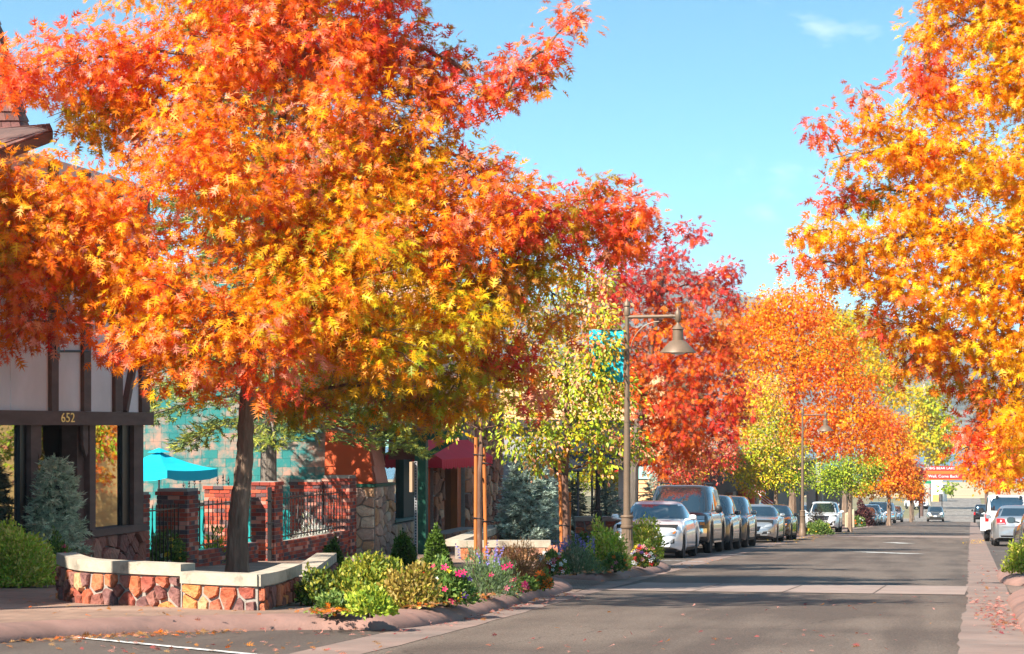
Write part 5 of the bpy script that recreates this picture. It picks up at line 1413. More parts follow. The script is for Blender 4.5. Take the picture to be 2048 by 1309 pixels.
M_greystone = stone_mat('grey_stone', [srgb(150, 140, 128), srgb(134, 124, 114), srgb(166, 154, 138), srgb(120, 112, 104)])
b2, gz2 = shop_front('dark shop front with red columns and grey stone piers beyond the big spruce', -12.6, 112, 152, 4.6, mat('dark_brown_wall', srgb(60, 48, 44), .85, var=.2), [(114, 117, .6, 2.6), (121, 124.5, .6, 2.6), (135, 138, .6, 2.6), (142, 148, .6, 2.6)])
for y in (118.8, 126, 133, 140):
    part_box(b2, 'stone_pier', M_greystone, (-12.6, y - .8, gz2 - .2), (-12.2, y + .8, gz2 + 2.9))
for y in (127.6, 131.5):
    MB().tube([(-11.9, y, gz2 - .2), (-11.9, y, gz2 + 3.0)], .28, 12).build('red_column', mat('red_column', srgb(176, 74, 48), .7, var=.15), b2, True)
b3, gz3 = shop_front('weathered grey shop half hidden by the orange maple', -12.4, 154, 196, 5.0, mat('weathered_wall', srgb(126, 112, 102), .9, var=.2), [(158, 162, .7, 2.6), (166, 170, .7, 2.6), (178, 184, .7, 2.6)])
b4_, gz4 = shop_front('long brown shop near the far crossing on the left', -12.4, 199, 255, 5.0, mat('brown_wall', srgb(120, 92, 74), .9, var=.2), [(204, 210, .7, 2.6), (222, 230, .7, 2.6)])
# right side, outside the frame: reflected in the shop windows
bR, gzR = shop_front('tan clapboard building across the street, outside the frame', 26, 55, 130, 6.5, mat('yellow_clapboard', srgb(214, 178, 110), .85, var=.1, vscale=.8, stretch=(.2, .2, 8)), [], depthx=13.5)
# US flags
def flag(u, v, d, label, w=.75, h=.45):
    p = at(u, v, d); e = empty('flag', p, 0, label, 'flag', None)
    MB().tube([p + Vector((-.3, 0, -.35)), p + Vector((0.02, 0, .25))], .012, 6).build('flagpole', M_white, e)
    st = [MB(), MB()]
    for i in range(7):
        z0, z1 = -h * i / 7, -h * (i + 1) / 7
        vs = []
        for k in range(7):
            t = k / 6; off = Vector((w * t * .75, .06 * math.sin(t * 7), -w * t * .55))
            vs += [p + off + Vector((0, 0, .25 + z0)), p + off + Vector((0, 0, .25 + z1))]
        st[i % 2].add(vs, [(2*k, 2*k+1, 2*k+3, 2*k+2) for k in range(6)])
    st[0].build('red_stripes', M_red_s, e, fix=False)['kind'] = 'stuff'
    st[1].build('white_stripes', mat('flag_white', (.8, .8, .8), .8), e, fix=False)['kind'] = 'stuff'
flag(1508, 977, 118, 'striped red and white flag nearer the stone piers')
flag(1522, 996, 112, 'striped red and white flag hanging lower, above the silver fastback')

# ------------------------------------------------------------------ far end: archway sign, kiosk, street sign
da = 285
M_log = mat('orange_log', srgb(206, 104, 34), .7, var=.2, vscale=3, stretch=(.2, 1, 4))
ar = empty('archway_sign', base(1842, da), 0, 'wooden archway over the street reading BIG BEAR LAKE and Well, Come Back!', 'sign')
L0, L1 = at(1841, 940, da), at(1975, 940, da); px = da / F
yz = lambda v: EYE + (HOR - v) * px
ya = at(1900, 940, da).y
nlog = 4
for i in range(nlog):
    v0, v1 = 942 + 19 * i / nlog, 942 + 19 * (i + 1) / nlog - .4
    part_box(ar, 'plank', M_log, (L0.x, ya, yz(v1)), (L1.x, ya + .35, yz(v0)))
part_box(ar, 'backing', mat('arch_dark', srgb(110, 60, 34), .8), (L0.x + .02, ya + .1, yz(961)), (L1.x - .02, ya + .3, yz(941)))
MB().prism([(at(1858, 0, da).x, ya - .02, yz(942)), (at(1928, 0, da).x, ya - .02, yz(942)), (at(1930, 0, da).x, ya - .02, yz(937)), (at(1924, 0, da).x, ya - .02, yz(932.5)), (at(1862, 0, da).x, ya - .02, yz(932.5)), (at(1856, 0, da).x, ya - .02, yz(937))], (0, .2, 0)).build('top_panel', M_red_s, ar)
part_box(ar, 'lower_panel', M_red_s, (at(1857, 0, da).x, ya - .06, yz(957.5)), (at(1935, 0, da).x, ya - .01, yz(949)))
M_wh = mat('white_paint', (.8, .79, .77), .6)
for body, u, v, s, sx in (('BIG BEAR LAKE', 1884.5, 937.2, .40, 1.12), ('Well, Come Back!', 1887, 953.2, .46, 1.05)):
    t = link('lettering', text_mesh('lettering', body, s, .02), ar); t['kind'] = 'stuff'; t.data.materials.append(M_wh)
    pp = at(u, v, da); t.location = Vector((pp.x, ya - .07, pp.z)) - Vector(ar.location); t.rotation_euler = (R(90), 0, 0); t.scale = (sx * 1.0, 1, 1)
for u in (1843, 1973):
    p = at(u, 960, da); MB().tube([(p.x, ya + .2, g(ya)), (p.x, ya + .2, yz(942))], .22, 10).build('post', M_timber, ar)
stn = empty('street_name_sign', base(1839, 278), 0, 'green street-name sign on a dark post below the archway', 'sign')
MB().tube([base(1839, 278), at(1839, 962, 278)], .08, 8).build('post', M_black, stn)
pp = at(1840, 969, 278); part_box(stn, 'plate', mat('sign_green', srgb(0, 128, 84), .5), at(1840, 967.5, 278) + Vector((0, -.1, 0)), at(1863, 962.5, 278) + Vector((0, -.07, 0)))
t = link('lettering', text_mesh('lettering', 'Big Bear Blvd', .17, .01), stn); t['kind'] = 'stuff'; t.data.materials.append(M_wh); pp = at(1851.5, 965, 278); t.location = pp + Vector((0, -.12, 0)) - Vector(stn.location); t.rotation_euler = (R(90), 0, 0)
# round-cornered white kiosk and its stacked price board
kd = 395; kb = base(1872, kd)
ki = empty('white_kiosk', kb, 0, 'white round-cornered building at the end of the street', 'building')
kx = lambda u: at(u, HOR, kd).x
kz = lambda v: EYE + (HOR - v) * kd / F
ky = kb.y
rw = MB(); pts = [(kx(1850), ky + 6), (kx(1850), ky), (kx(1882), ky), (kx(1888), ky + .6), (kx(1892), ky + 2), (kx(1893), ky + 6)]
rw.prism([(a, b, kb.z - .2) for a, b in pts], (0, 0, kz(974) - kb.z)).build('wall', mat('white_wall', srgb(238, 228, 218), .8, var=.08), ki)
MB().prism([((a - kx(1872)) * 1.12 + kx(1872), (b - ky - 3) * 1.15 + ky + 3, kz(974)) for a, b in pts], (0, 0, .35)).build('roof', mat('grey_roof', srgb(190, 186, 180), .7), ki)
for u0, u1, v0, v1 in ((1866, 1873, 990, 1004), (1878, 1884, 988, 1003)):
    f = part_box(ki, 'window', mat('kiosk_frame', srgb(70, 64, 60), .7), (kx(u0), ky - .06, kz(v1)), (kx(u1), ky - .01, kz(v0)))
    p = part_box(f, 'pane', M_glass, (kx(u0) + .08, ky - .075, kz(v1) + .08), (kx(u1) - .08, ky - .065, kz(v0) - .08)); p.location = (0, 0, 0)
part_box(ki, 'orange_box', mat('orange_board', srgb(236, 160, 92), .7), (kx(1865), ky - 1.2, kb.z), (kx(1878), ky - .5, kz(990)))
bd = empty('board_sign', base(1871, 340), 0, 'stacked white board sign with lines of lettering before the kiosk', 'sign')
for i in range(6):
    v0 = 961 + i * 4.6
    part_box(bd, 'panel', M_wh, at(1858, v0 + 4.0, 340), at(1885, v0, 340) + Vector((0, .1, 0)))
    part_box(bd, 'lettering', mat('letter_green', srgb(70, 130, 100), .7), at(1861, v0 + 2.6, 340) + Vector((0, -.03, 0)), at(1882, v0 + 1.4, 340) + Vector((0, -.01, 0)))
for u in (1859, 1884): MB().tube([base(u, 340.5), at(u, 961, 340.5)], .07, 6).build('post', M_black, bd)
# ------------------------------------------------------------------ street furniture
M_bronze = mat('bronze_paint', srgb(120, 100, 82), 0.5, 0.25, var=0.15, vscale=4, color2=srgb(150, 132, 112), c2scale=18, c2lo=.66, c2hi=.72)
M_bronze_shaded = mat('shaded_bronze_paint', srgb(62, 52, 46), 0.55, 0.25, var=0.15, vscale=4)  # the same bronze with shade put into its colour, for the post behind the pears
M_lens = mat('lamp_lens', (.75, .75, .72), .3)
def lamp(label, p, H, arm_dir=(1, 0, 0), m=None, banner=False, basket=True, top=True):
    """street lamp: fluted base, collar, tapered pole, arm with a bell shade"""
    m = m or M_bronze; s = H / 5.55; ad = Vector(arm_dir)
    e = empty('street_lamp', p, 0, label, 'street lamp')
    loc = lambda mb, n, mm, sm=True: mb.build(n, mm, e, sm, 40, world=False)
    loc(MB().lathe([(.175, -.05), (.175, .06), (.165, .09), (.165, .14), (.15, .17), (.15, .24), (.125, .30), (.125, .46), (.118, .48)], n=20), 'base', m)
    fl = MB(); n = 28; vs = []
    prof = [(.113, .48), (.11, .52), (.106, .78), (.108, .80)]
    for r_, z in prof:
        for k in range(n):
            rr = r_ * (1.0 if k % 2 else .93); a = 2 * math.pi * k / n; vs.append((rr * math.cos(a), rr * math.sin(a), z * s if z > .5 else z))
    fl.add(vs, [(i*n+k, i*n+(k+1) % n, (i+1)*n+(k+1) % n, (i+1)*n+k) for i in range(3) for k in range(n)])
    loc(fl, 'fluted_shaft', m, False)
    loc(MB().lathe([(.118, .78 * s), (.128, .80 * s), (.125, .83 * s), (.112, .84 * s), (.112, 1.0 * s), (.125, 1.01 * s), (.128, 1.03 * s), (.115, 1.05 * s), (.075, 1.06 * s)], n=20), 'collar', m)
    loc(MB().lathe([(.07, 1.05 * s), (.066, 2.2 * s), (.058, 3.0 * s), (.064, 3.0 * s), (.064, 3.05 * s), (.056, 3.05 * s), (.05, 4.2 * s), (.056, 4.2 * s), (.056, 4.25 * s), (.046, 4.25 * s), (.042, 5.25 * s)], n=14), 'pole', m)
    loc(MB().lathe([(.055, 5.24 * s), (.06, 5.28 * s), (.06, 5.4 * s), (.05, 5.42 * s), (.07, 5.44 * s), (.065, 5.5 * s), (.03, 5.55 * s), (.012, 5.6 * s)], n=12), 'finial', m)
    if top:
        L = .98; za = 5.22 * s
        a = MB(); a.tube([Vector((0, 0, za - .01)), ad * L + Vector((0, 0, za + .0))], .036, 10); a.tube([ad * (L - .16) + Vector((0, 0, za)), ad * (L - .10) + Vector((0, 0, za))], .046, 10)
        a.lathe([(.03, -.14), (.055, -.1), (.06, 0), (.05, .07), (.02, .1), (.008, .17)], ad * L + Vector((0, 0, za + .02)), 12)
        loc(a, 'arm', m)
        b = MB(); pts = []
        for k in range(9):
            t = k / 8; ang = R(180 - 90 * t); pts.append(ad * (.62 + .56 * math.cos(ang)) * 1.0 + Vector((0, 0, za - .72 + .62 * math.sin(ang))))
        b.tube(pts, .012, 6); loc(b, 'brace', m)
        c = ad * L + Vector((0, 0, za - .10))
        loc(MB().lathe([(.02, 0), (.03, -.05), (.10, -.12), (.12, -.15), (.10, -.17), (.105, -.36), (.12, -.37), (.16, -.385), (.34, -.58), (.345, -.60), (.33, -.60), (.1, -.5)], c, 24), 'lamp_shade', m)
        loc(MB().lathe([(.17, -.50), (.16, -.60), (.1, -.63), (0, -.64)], c, 16), 'lens', M_lens)
    if basket:
        z = 2.2 * s
        for sg in (1, -1):
            q = MB()
            for k in range(5):
                ang = R(20 + 35 * k)
                q.tube([Vector((sg * .06, 0, z)), Vector((sg * (.1 + .08 * math.sin(ang)), .16 * math.cos(ang), z - .1)), Vector((sg * (.1 + .14 * math.sin(ang)), .2 * math.cos(ang), z + .02))], .005, 4)
            q.tube([Vector((sg * (.1 + .14 * math.sin(R(20 + 35 * k))), .2 * math.cos(R(20 + 35 * k)), z + .02)) for k in range(5)], .006, 4)
            loc(q, 'basket_ring', m, False)['kind'] = 'stuff'
    if banner:
        z0, z1 = 3.85 * s, 4.95 * s
        q = MB(); nx, nz_ = 6, 8; vs = []
        for j in range(nz_ + 1):
            for i in range(nx + 1):
                t = i / nx; vs.append((-.07 - .66 * t, .03 * math.sin(t * 5 + j * .5), z1 + (z0 - z1) * j / nz_))
        q.add(vs, [(j*(nx+1)+i, j*(nx+1)+i+1, (j+1)*(nx+1)+i+1, (j+1)*(nx+1)+i) for j in range(nz_) for i in range(nx)])
        loc(q, 'banner', mat('banner_teal', srgb(20, 178, 196), .7), True)
        for zz in (z0, z1): loc(MB().tube([(0, 0, zz), (-.76, 0, zz)], .012, 6), 'banner_rod', m)
    return e
p = base(1254, 46.0, KH); Hl = (at(1240, 602, depth(p)) - p).z
lamp('bronze street lamp with fluted base and teal banner, nearest to the camera', p, Hl, banner=True)
p = base(1605, 104, KH); lamp('second bronze street lamp beside the brown shrub, beyond the silver fastback', p, (at(1600, 815, 104) - p).z, arm_dir=(1, .1, 0))
p = base(1196, 69, KH); lamp('dark lamp post standing in shade behind the young pear trees', p, 5.4, m=M_bronze_shaded, basket=False)
p = base(1703, 150, KH); lamp('slim lamp post left of the maroon hedge', p, 5.4, basket=False)
p = base(1826, 262, KH); lamp('farthest lamp post against the small orange tree', p, 5.5, basket=False)
# stakes of the young pears
M_stake = mat('orange_stake', srgb(186, 106, 48), .75, var=.3, vscale=10, stretch=(1, 1, .15))
M_tie = mat('rubber_tie', (.015, .015, .015), .7)
for (u0, u1, v0, v1, d, lb) in ((952, 945, 875, 1165, 46.2, 'left stake of the young pear before the red awning'), (968, 972, 895, 1150, 46.8, 'right stake of the young pear before the red awning'),
                                (1119, 1124, 920, 1120, 48.0, 'left stake of the pear beside the lamp post'), (1139, 1138, 985, 1118, 48.6, 'right stake of the pear beside the lamp post')):
    a = at(u0 if v0 != 875 else 952, v0, d); b = base(u1 if v0 != 875 else 951, d, KH)
    e = empty('tree_stake', b, 0, lb, 'stake', 'stakes holding the young pears')
    MB().tube([b + Vector((0, 0, -.05)), a], .036, 8).build('pole', M_stake, e, True)
    for t in (.36, .86):
        q = b.lerp(a, t); MB().tube([q + Vector((-.05, -.05, .02)), q + Vector((.09, -.05, 0)), q + Vector((.16, .02, -.02))], .012, 5).build('tie', M_tie, e)
# perforated sign post seen from the edge of its plate
q = gnd(832, 1127, KH); dq = depth(q)
e = empty('sign_post', q, 0, 'thin perforated steel post with a sign seen edge-on, before the orange shop', 'sign post')
pm = bpy.data.materials.new('perforated_steel'); pm.use_nodes = True
_n, _l = pm.node_tree.nodes, pm.node_tree.links; _b = _n['Principled BSDF']; _b.inputs['Metallic'].default_value = .6; _b.inputs['Roughness'].default_value = .5
_t = _n.new('ShaderNodeTexCoord'); _w = _n.new('ShaderNodeTexWave'); _w.wave_type = 'BANDS'; _w.bands_direction = 'Z'; _w.inputs['Scale'].default_value = 6.5
_r = _n.new('ShaderNodeValToRGB'); _r.color_ramp.elements[0].position = .25; _r.color_ramp.elements[0].color = (.03, .03, .03, 1); _r.color_ramp.elements[1].position = .35; _r.color_ramp.elements[1].color = (.3, .3, .3, 1)
_l.new(_t.outputs['Object'], _w.inputs[0]); _l.new(_w.outputs[0], _r.inputs[0]); _l.new(_r.outputs[0], _b.inputs[0])
M_steel = mat('galvanised', (.32, .32, .32), .5, .6, var=.15, vscale=8)
zt_ = at(832, 923, dq).z
part_box(e, 'post', M_steel, (q.x - .026, q.y - .026, q.z - .05), (q.x + .026, q.y + .026, zt_))
hole = mesh('hole', [(.016 * math.cos(k * math.pi / 4), 0, .016 * math.sin(k * math.pi / 4)) for k in range(8)], [tuple(range(8))], mat('hole_dark', (.01, .01, .01), .9))
for k in range(int((zt_ - q.z) / .055)):
    o = link('hole', hole, e, world=False); o.location = (0, -.0275, .03 + k * .055)
part_box(e, 'plate', mat('sign_back', srgb(170, 140, 110), .6), (q.x - .085, q.y - .2, at(832, 984, dq).z), (q.x - .03, q.y + .2, at(832, 924, dq).z))
# wooden bollard and small utility box by the second bed
q = gnd(1107, 1122, KH); e = empty('wooden_bollard', q, 0, 'short square wooden bollard with chamfered top', 'bollard')
w = .105; h = (at(1107, 1091, depth(q)) - q).z
bm_ = MB(); bm_.box((q.x - w, q.y - w, q.z - .05), (q.x + w, q.y + w, q.z + h - .05)); bm_.build('post', mat('bollard_wood', srgb(172, 110, 84), .8, var=.3, vscale=8, stretch=(1, 1, .15)), e)
MB().add([q + Vector((sx * k, sy * k, z)) for k, z in ((w, h - .05), (w * .72, h)) for sx, sy in ((-1, -1), (1, -1), (1, 1), (-1, 1))], [(0, 1, 5, 4), (1, 2, 6, 5), (2, 3, 7, 6), (3, 0, 4, 7), (4, 5, 6, 7)]).build('chamfer', MATS['bollard_wood'], e)
q = gnd(1094, 1121, KH); e = empty('utility_box', q, 0, 'small white utility box beside the wooden bollard', 'box')
MB().box((q.x - .08, q.y - .08, q.z), (q.x + .08, q.y + .08, q.z + .16)).build('case', M_wh, e); MB().box((q.x - .09, q.y - .09, q.z + .16), (q.x + .09, q.y + .09, q.z + .18)).build('lid', M_wh, e)
# beige cabinet by the slim lamp
q = base(1699, 148, KH); e = empty('utility_cabinet', q, 0, 'beige wedge-shaped cabinet beside the maroon hedge', 'cabinet')
MB().prism([q + Vector((-.28, 0, 0)), q + Vector((.28, 0, 0)), q + Vector((.28, 0, 1.15)), q + Vector((-.28, 0, .85))], (0, .5, 0)).build('case', mat('beige_metal', srgb(190, 170, 140), .6), e)
part_box(e, 'door', mat('beige_door', srgb(172, 152, 124), .6), q + Vector((-.22, -.015, .08)), q + Vector((.22, -.003, .78)))
# ------------------------------------------------------------------ cars
M_tyre = mat('tyre_rubber', (.018, .018, .019), .85, bump=.2, bscale=60)
M_rim = mat('alloy', (.45, .45, .46), .3, .9)
M_chrome = mat('chrome', (.75, .75, .75), .12, 1.0)
M_trim = mat('black_trim', (.012, .012, .013), .5, spec=.4)
M_cglass = glass_mat('car_glass', (.012, .02, .024), .16, 0)
M_amber = mat('amber_lens', (.8, .22, .02), .2, spec=.6)
M_head = mat('headlamp', (.42, .44, .46), .12, .35, spec=.8)
M_tail = mat('tail_lamp', (.55, .012, .012), .18, spec=.7)
M_plate = mat('number_plate', (.7, .7, .68), .5)
def paint_mat(name, c, metal=.35, rough=.28):
    return mat('paint_' + name, c, rough, metal, coat=1.0, spec=.5, var=.05, vscale=3)
def interp(ctrl, x):
    for i in range(len(ctrl) - 1):
        if x <= ctrl[i + 1][0]:
            (x0, z0), (x1, z1) = ctrl[i], ctrl[i + 1]
            xm, zm = ctrl[max(i - 1, 0)]; xp, zp = ctrl[min(i + 2, len(ctrl) - 1)]
            m0 = (z1 - zm) / max(x1 - xm, 1e-6); m1 = (zp - z0) / max(xp - x0, 1e-6)
            h = x1 - x0; t = (x - x0) / h
            return (2*t**3-3*t*t+1)*z0 + (t**3-2*t*t+t)*h*m0 + (-2*t**3+3*t*t)*z1 + (t**3-t*t)*h*m1
    return ctrl[-1][1]
TYPES = {
 'sedan': dict(L=4.6, W=1.79, H=1.44, wb=2.70, fo=.87, wr=.32, cl=.19,
    T=[(0, .42), (.015, .47), (.06, .54), (.15, .61), (.28, .675), (.5, .70), (.78, .735), (.93, .74), (.985, .70), (1, .60)],
    S=[(0, .40), (.02, .46), (.1, .57), (.3, .635), (.6, .67), (.9, .69), (.99, .66), (1, .57)],
    cab=(.265, .445, .665, .905), belt=.655, roofw=.67, nx=3.2),
 'fastback': dict(L=4.9, W=1.93, H=1.43, wb=2.93, fo=.92, wr=.34, cl=.17,
    T=[(0, .40), (.015, .46), (.06, .55), (.15, .63), (.27, .685), (.5, .70), (.8, .75), (.95, .76), (.99, .70), (1, .60)],
    S=[(0, .38), (.02, .44), (.1, .58), (.3, .64), (.6, .68), (.9, .72), (.99, .66), (1, .57)],
    cab=(.25, .44, .60, .95), belt=.66, roofw=.66, nx=3.0),
 'crossover': dict(L=4.54, W=1.84, H=1.68, wb=2.70, fo=.9, wr=.36, cl=.24,
    T=[(0, .42), (.015, .50), (.05, .56), (.12, .60), (.26, .645), (.5, .66), (.9, .68), (.98, .66), (1, .58)],
    S=[(0, .40), (.02, .47), (.1, .56), (.3, .60), (.6, .63), (.9, .66), (.99, .62), (1, .55)],
    cab=(.245, .385, .86, .99), belt=.625, roofw=.72, nx=3.4),
 'wagon': dict(L=5.15, W=2.0, H=1.92, wb=3.1, fo=.92, wr=.40, cl=.30,
    T=[(0, .40), (.008, .50), (.025, .575), (.08, .60), (.25, .625), (.5, .63), (.9, .64), (.99, .62), (1, .58)],
    S=[(0, .38), (.01, .48), (.05, .56), (.25, .59), (.6, .60), (.99, .60), (1, .55)],
    cab=(.245, .355, .955, .995), belt=.60, roofw=.78, nx=4.2),
 'boxy': dict(L=4.3, W=1.86, H=1.90, wb=2.75, fo=.6, wr=.42, cl=.38,
    T=[(0, .46), (.01, .58), (.04, .62), (.3, .63), (.6, .63), (.99, .63), (1, .60)],
    S=[(0, .44), (.02, .57), (.3, .60), (.6, .60), (.99, .60), (1, .58)],
    cab=(.36, .41, .975, .998), belt=.61, roofw=.86, nx=7.0),
 'pickup': dict(L=5.4, W=1.95, H=1.85, wb=3.3, fo=.95, wr=.42, cl=.36,
    T=[(0, .42), (.01, .52), (.04, .60), (.25, .64), (.5, .645), (.98, .64), (1, .60)],
    S=[(0, .40), (.02, .52), (.2, .59), (.6, .61), (.99, .61), (1, .56)],
    cab=(.26, .37, .60, .64), belt=.62, roofw=.78, nx=4.5),
}
def wheel_meshes(r, w=.21, key={}):
    k = round(r, 2)
    if k in key: return key[k]
    rt = r * .66
    ty = MB().lathe([(rt, -w/2+.02), (r*.9, -w/2), (r*.98, -w/2+.03), (r, -w*.2), (r, w*.2), (r*.98, w/2-.03), (r*.9, w/2), (rt, w/2-.02)], n=28, axis='y')
    m1 = mesh('wheel', ty.v, ty.f, M_tyre, True, 50)
    rm = MB(); y = w/2 - .035
    rm.lathe([(rt * 1.02, y - .10), (rt*1.03, y + .012), (rt * .93, y + .012), (rt * .90, y - .05)], n=28, axis='y')
    rm.lathe([(rt * .2, y - .06), (rt * .2, y + .012), (.0, y + .016)], n=10, axis='y')
    for q in range(5):
        for dlt in (-.13, .13):
            a = 2 * math.pi * q / 5 + dlt; b = 2 * math.pi * q / 5 + dlt * .9
            rm.bar((rt*.15*math.cos(a), y - .01, rt*.15*math.sin(a)), (rt*.95*math.cos(b), y - .005, rt*.95*math.sin(b)), rt*.15, .03, up=(0, 1, 0))
    m2 = mesh('rim', rm.v, rm.f, M_rim, False)
    dk = MB().lathe([(rt*.95, y - .09), (.0, y - .09)], n=24, axis='y'); m3 = mesh('brake_disc', dk.v, dk.f, M_trim)
    key[k] = (m1, m2, m3)
    return key[k]
def car(kind, label, cat, paint, X, Y, yaw=0, rear=False, style='sedan', detail=True, group=None, name=None, lights_on=False, zoff=None):
    """car whose nose (or tail, rear=True) points at the camera; X, Y: centre of the car on the ground"""
    t = TYPES[kind]; L, W, H, cl = t['L'], t['W'], t['H'], t['cl']; wr = t['wr']
    e = empty(name or {'wagon': 'parked_wagon', 'boxy': 'off_road_car', 'pickup': 'pickup_truck'}.get(kind, 'parked_car'), (X, Y, g(Y) if zoff is None else zoff), 0, label, cat, group)
    pitch = -math.atan((g(Y - 1) - g(Y + 1)) / 2)
    e.rotation_euler = (pitch if not rear else -pitch, 0, yaw + (math.pi if rear else 0))
    wy = (-L/2 + t['fo'], -L/2 + t['fo'] + t['wb']); ra = wr + .055
    ys = set([-L/2 + L * i / 46 for i in range(47)] + [-L/2 + .01, -L/2 + .03, -L/2 + .06, L/2 - .01, L/2 - .04])
    for c in wy:
        for k in range(17): ys.add(c - ra + 2 * ra * k / 16)
        ys.add(c - ra - .004); ys.add(c + ra + .004)
    ys = sorted(ys)
    FR = [(0, .955), (.10, .985), (.3, 1.0), (.55, .997), (.76, .98), (.90, .95), (1.0, .905)]
    vs, fs = [], []; m = 0
    for y in ys:
        f = (y + L/2) / L
        ef = min(1, (y + L/2) / (.75 if t['nx'] < 4 else .4)); er = min(1, (L/2 - y) / .55)
        w = W/2 * (1 - .30 * (1 - ef) ** 2.6) * (1 - .20 * (1 - er) ** 2.6)
        zs, zt = interp(t['S'], f) * H, interp(t['T'], f) * H
        zb = cl + (.10 * (1 - min(1, (y + L/2) / .5)) if f < .2 else 0) + (.12 * (1 - min(1, (L/2 - y) / .7)) if f > .8 else 0)
        for c in wy:
            if abs(y - c) < ra: zb = max(zb, min(zs - .06, wr + math.sqrt(max(0, ra*ra - (y - c)**2))))
        half = [(w * mm, zb + (zs - zb) * ff) for ff, mm in FR] + [(w * .80, zs + (zt - zs) * .70), (w * .55, zs + (zt - zs) * .93), (w * .28, zs + (zt - zs) * .99), (0, zt)]
        ring = [(-x, y, z) for x, z in half] + [(x, y, z) for x, z in half[-2::-1]]
        m = len(ring); vs += ring
    n = len(ys)
    for i in range(n - 1):
        for k in range(m - 1): fs.append((i*m+k, i*m+k+1, (i+1)*m+k+1, (i+1)*m+k))
        fs.append((i*m+m-1, i*m, (i+1)*m, (i+1)*m+m-1))
    for i, sg in ((0, -1), (n - 1, 1)):
        c = len(vs); r_ = vs[i*m:(i+1)*m]
        zc = sum(v[2] for v in r_) / m; vs.append((0, r_[0][1] + sg * .05, zc))
        fs += [(i*m+k, i*m+(k+1) % m, c) for k in range(m)]
    nb = len(vs)
    # cabin
    c0, c1, c2, c3 = (-L/2 + L * q for q in t['cab']); zb_, zr = t['belt'] * H, H; wb0, wb1 = W/2 * .915, W/2 * t['roofw']; nx = t['nx']
    rings = []
    for q in (-.12, 0, .2, .45, .7, .86, .95, 1.0):
        s = max(0, q); bul = math.sin(s * math.pi) * .025
        y0 = c0 + (c1 - c0) * s - bul; y1 = c3 + (c2 - c3) * s + bul; w = wb0 + (wb1 - wb0) * s ** 1.15 + bul * .6
        z = zb_ + (zr - .045 - zb_) * (q if q < .86 else .86 + (q - .86))
        if q > .9: w -= .02 * (q - .9) / .1; y0 += .05 * (q - .9) / .1; y1 -= .05 * (q - .9) / .1
        rings.append((z, y0, y1, w, 1))
    z, y0, y1, w, _ = rings[-1]
    for k, dz in ((.86, .024), (.6, .040), (.3, .046)): rings.append((z + dz, (y0 + y1) / 2 + (y0 - (y0 + y1) / 2) * k, (y0 + y1) / 2 + (y1 - (y0 + y1) / 2) * k, w * k, k))
    N = 44; cv = []
    for z, y0, y1, w, _ in rings:
        for k in range(N):
            a = 2 * math.pi * k / N; ca, sa = math.cos(a), math.sin(a)
            ex = 2 / nx
            cv.append((w * math.copysign(abs(ca) ** ex, ca), (y0 + y1) / 2 + (y1 - y0) / 2 * math.copysign(abs(sa) ** ex, sa), z))
    cf = [(i*N+k, i*N+(k+1) % N, (i+1)*N+(k+1) % N, (i+1)*N+k) for i in range(len(rings)-1) for k in range(N)]
    cf.append(tuple((len(rings)-1)*N + k for k in range(N)))
    bvb = BVHTree.FromPolygons([Vector(v) for v in vs], fs); bvc = BVHTree.FromPolygons([Vector(v) for v in cv], cf)
    me = mesh('body', vs + cv, fs + [tuple(i + nb for i in f) for f in cf], paint)
    bm = bmesh.new(); bm.from_mesh(me); bmesh.ops.recalc_face_normals(bm, faces=bm.faces); bm.to_mesh(me); bm.free()
    me.polygons.foreach_set('use_smooth', [True] * len(me.polygons)); me.set_sharp_from_angle(angle=R(42))
    link('body', me, e, world=False)
    MB().box((-W/2 + .14, -L/2 + .25, cl - .02), (W/2 - .14, L/2 - .25, zb_ - .1)).build('underbody', M_trim, e, world=False)
    def patch(nm, m_, view, quad, bvh=None, nu=8, nv=5, off=.006, rnd=0.0):
        """quad of 2-D corners projected on the skin: front view (x,z), rear view (x,z), side views (y,z)"""
        bvh = bvh or bvb; q = [Vector(p) for p in quad]; pv = []
        for j in range(nv + 1):
            for i in range(nu + 1):
                s, tt = i / nu, j / nv
                p = (q[0].lerp(q[1], s)).lerp(q[3].lerp(q[2], s), tt)
                if view == 'front': o_, d_ = Vector((p.x, -9, p.y)), Vector((0, 1, 0))
                elif view == 'rear': o_, d_ = Vector((p.x, 9, p.y)), Vector((0, -1, 0))
                elif view == 'left': o_, d_ = Vector((-9, p.x, p.y)), Vector((1, 0, 0))
                elif view == 'top': o_, d_ = Vector((p.x, p.y, 9)), Vector((0, 0, -1))
                else: o_, d_ = Vector((9, p.x, p.y)), Vector((-1, 0, 0))
                h, nn, _, _ = bvh.ray_cast(o_, d_)
                if h is None:
                    h, nn, _, _ = bvh.find_nearest(o_ + d_ * (9 - (L/2 if view in ('front', 'rear') else W/2)))
                if nn.dot(d_) > 0: nn = -nn
                pv.append(h + nn * off - d_ * off * .5)
        pf = [(j*(nu+1)+i, j*(nu+1)+i+1, (j+1)*(nu+1)+i+1, (j+1)*(nu+1)+i) for j in range(nv) for i in range(nu)]
        if view in ('rear', 'left'): pf = [f[::-1] for f in pf]
        return link(nm, mesh(nm, pv, pf, m_, True), e, world=False)
    hw = W/2
    # glass
    zg0, zg1 = zb_ + .035, H - .085
    patch('windscreen', M_cglass, 'front', [(-hw*.83, zg0), (hw*.83, zg0), (hw*(t['roofw']-.06), zg1 - .01), (-hw*(t['roofw']-.06), zg1 - .01)], bvc, 12, 6)
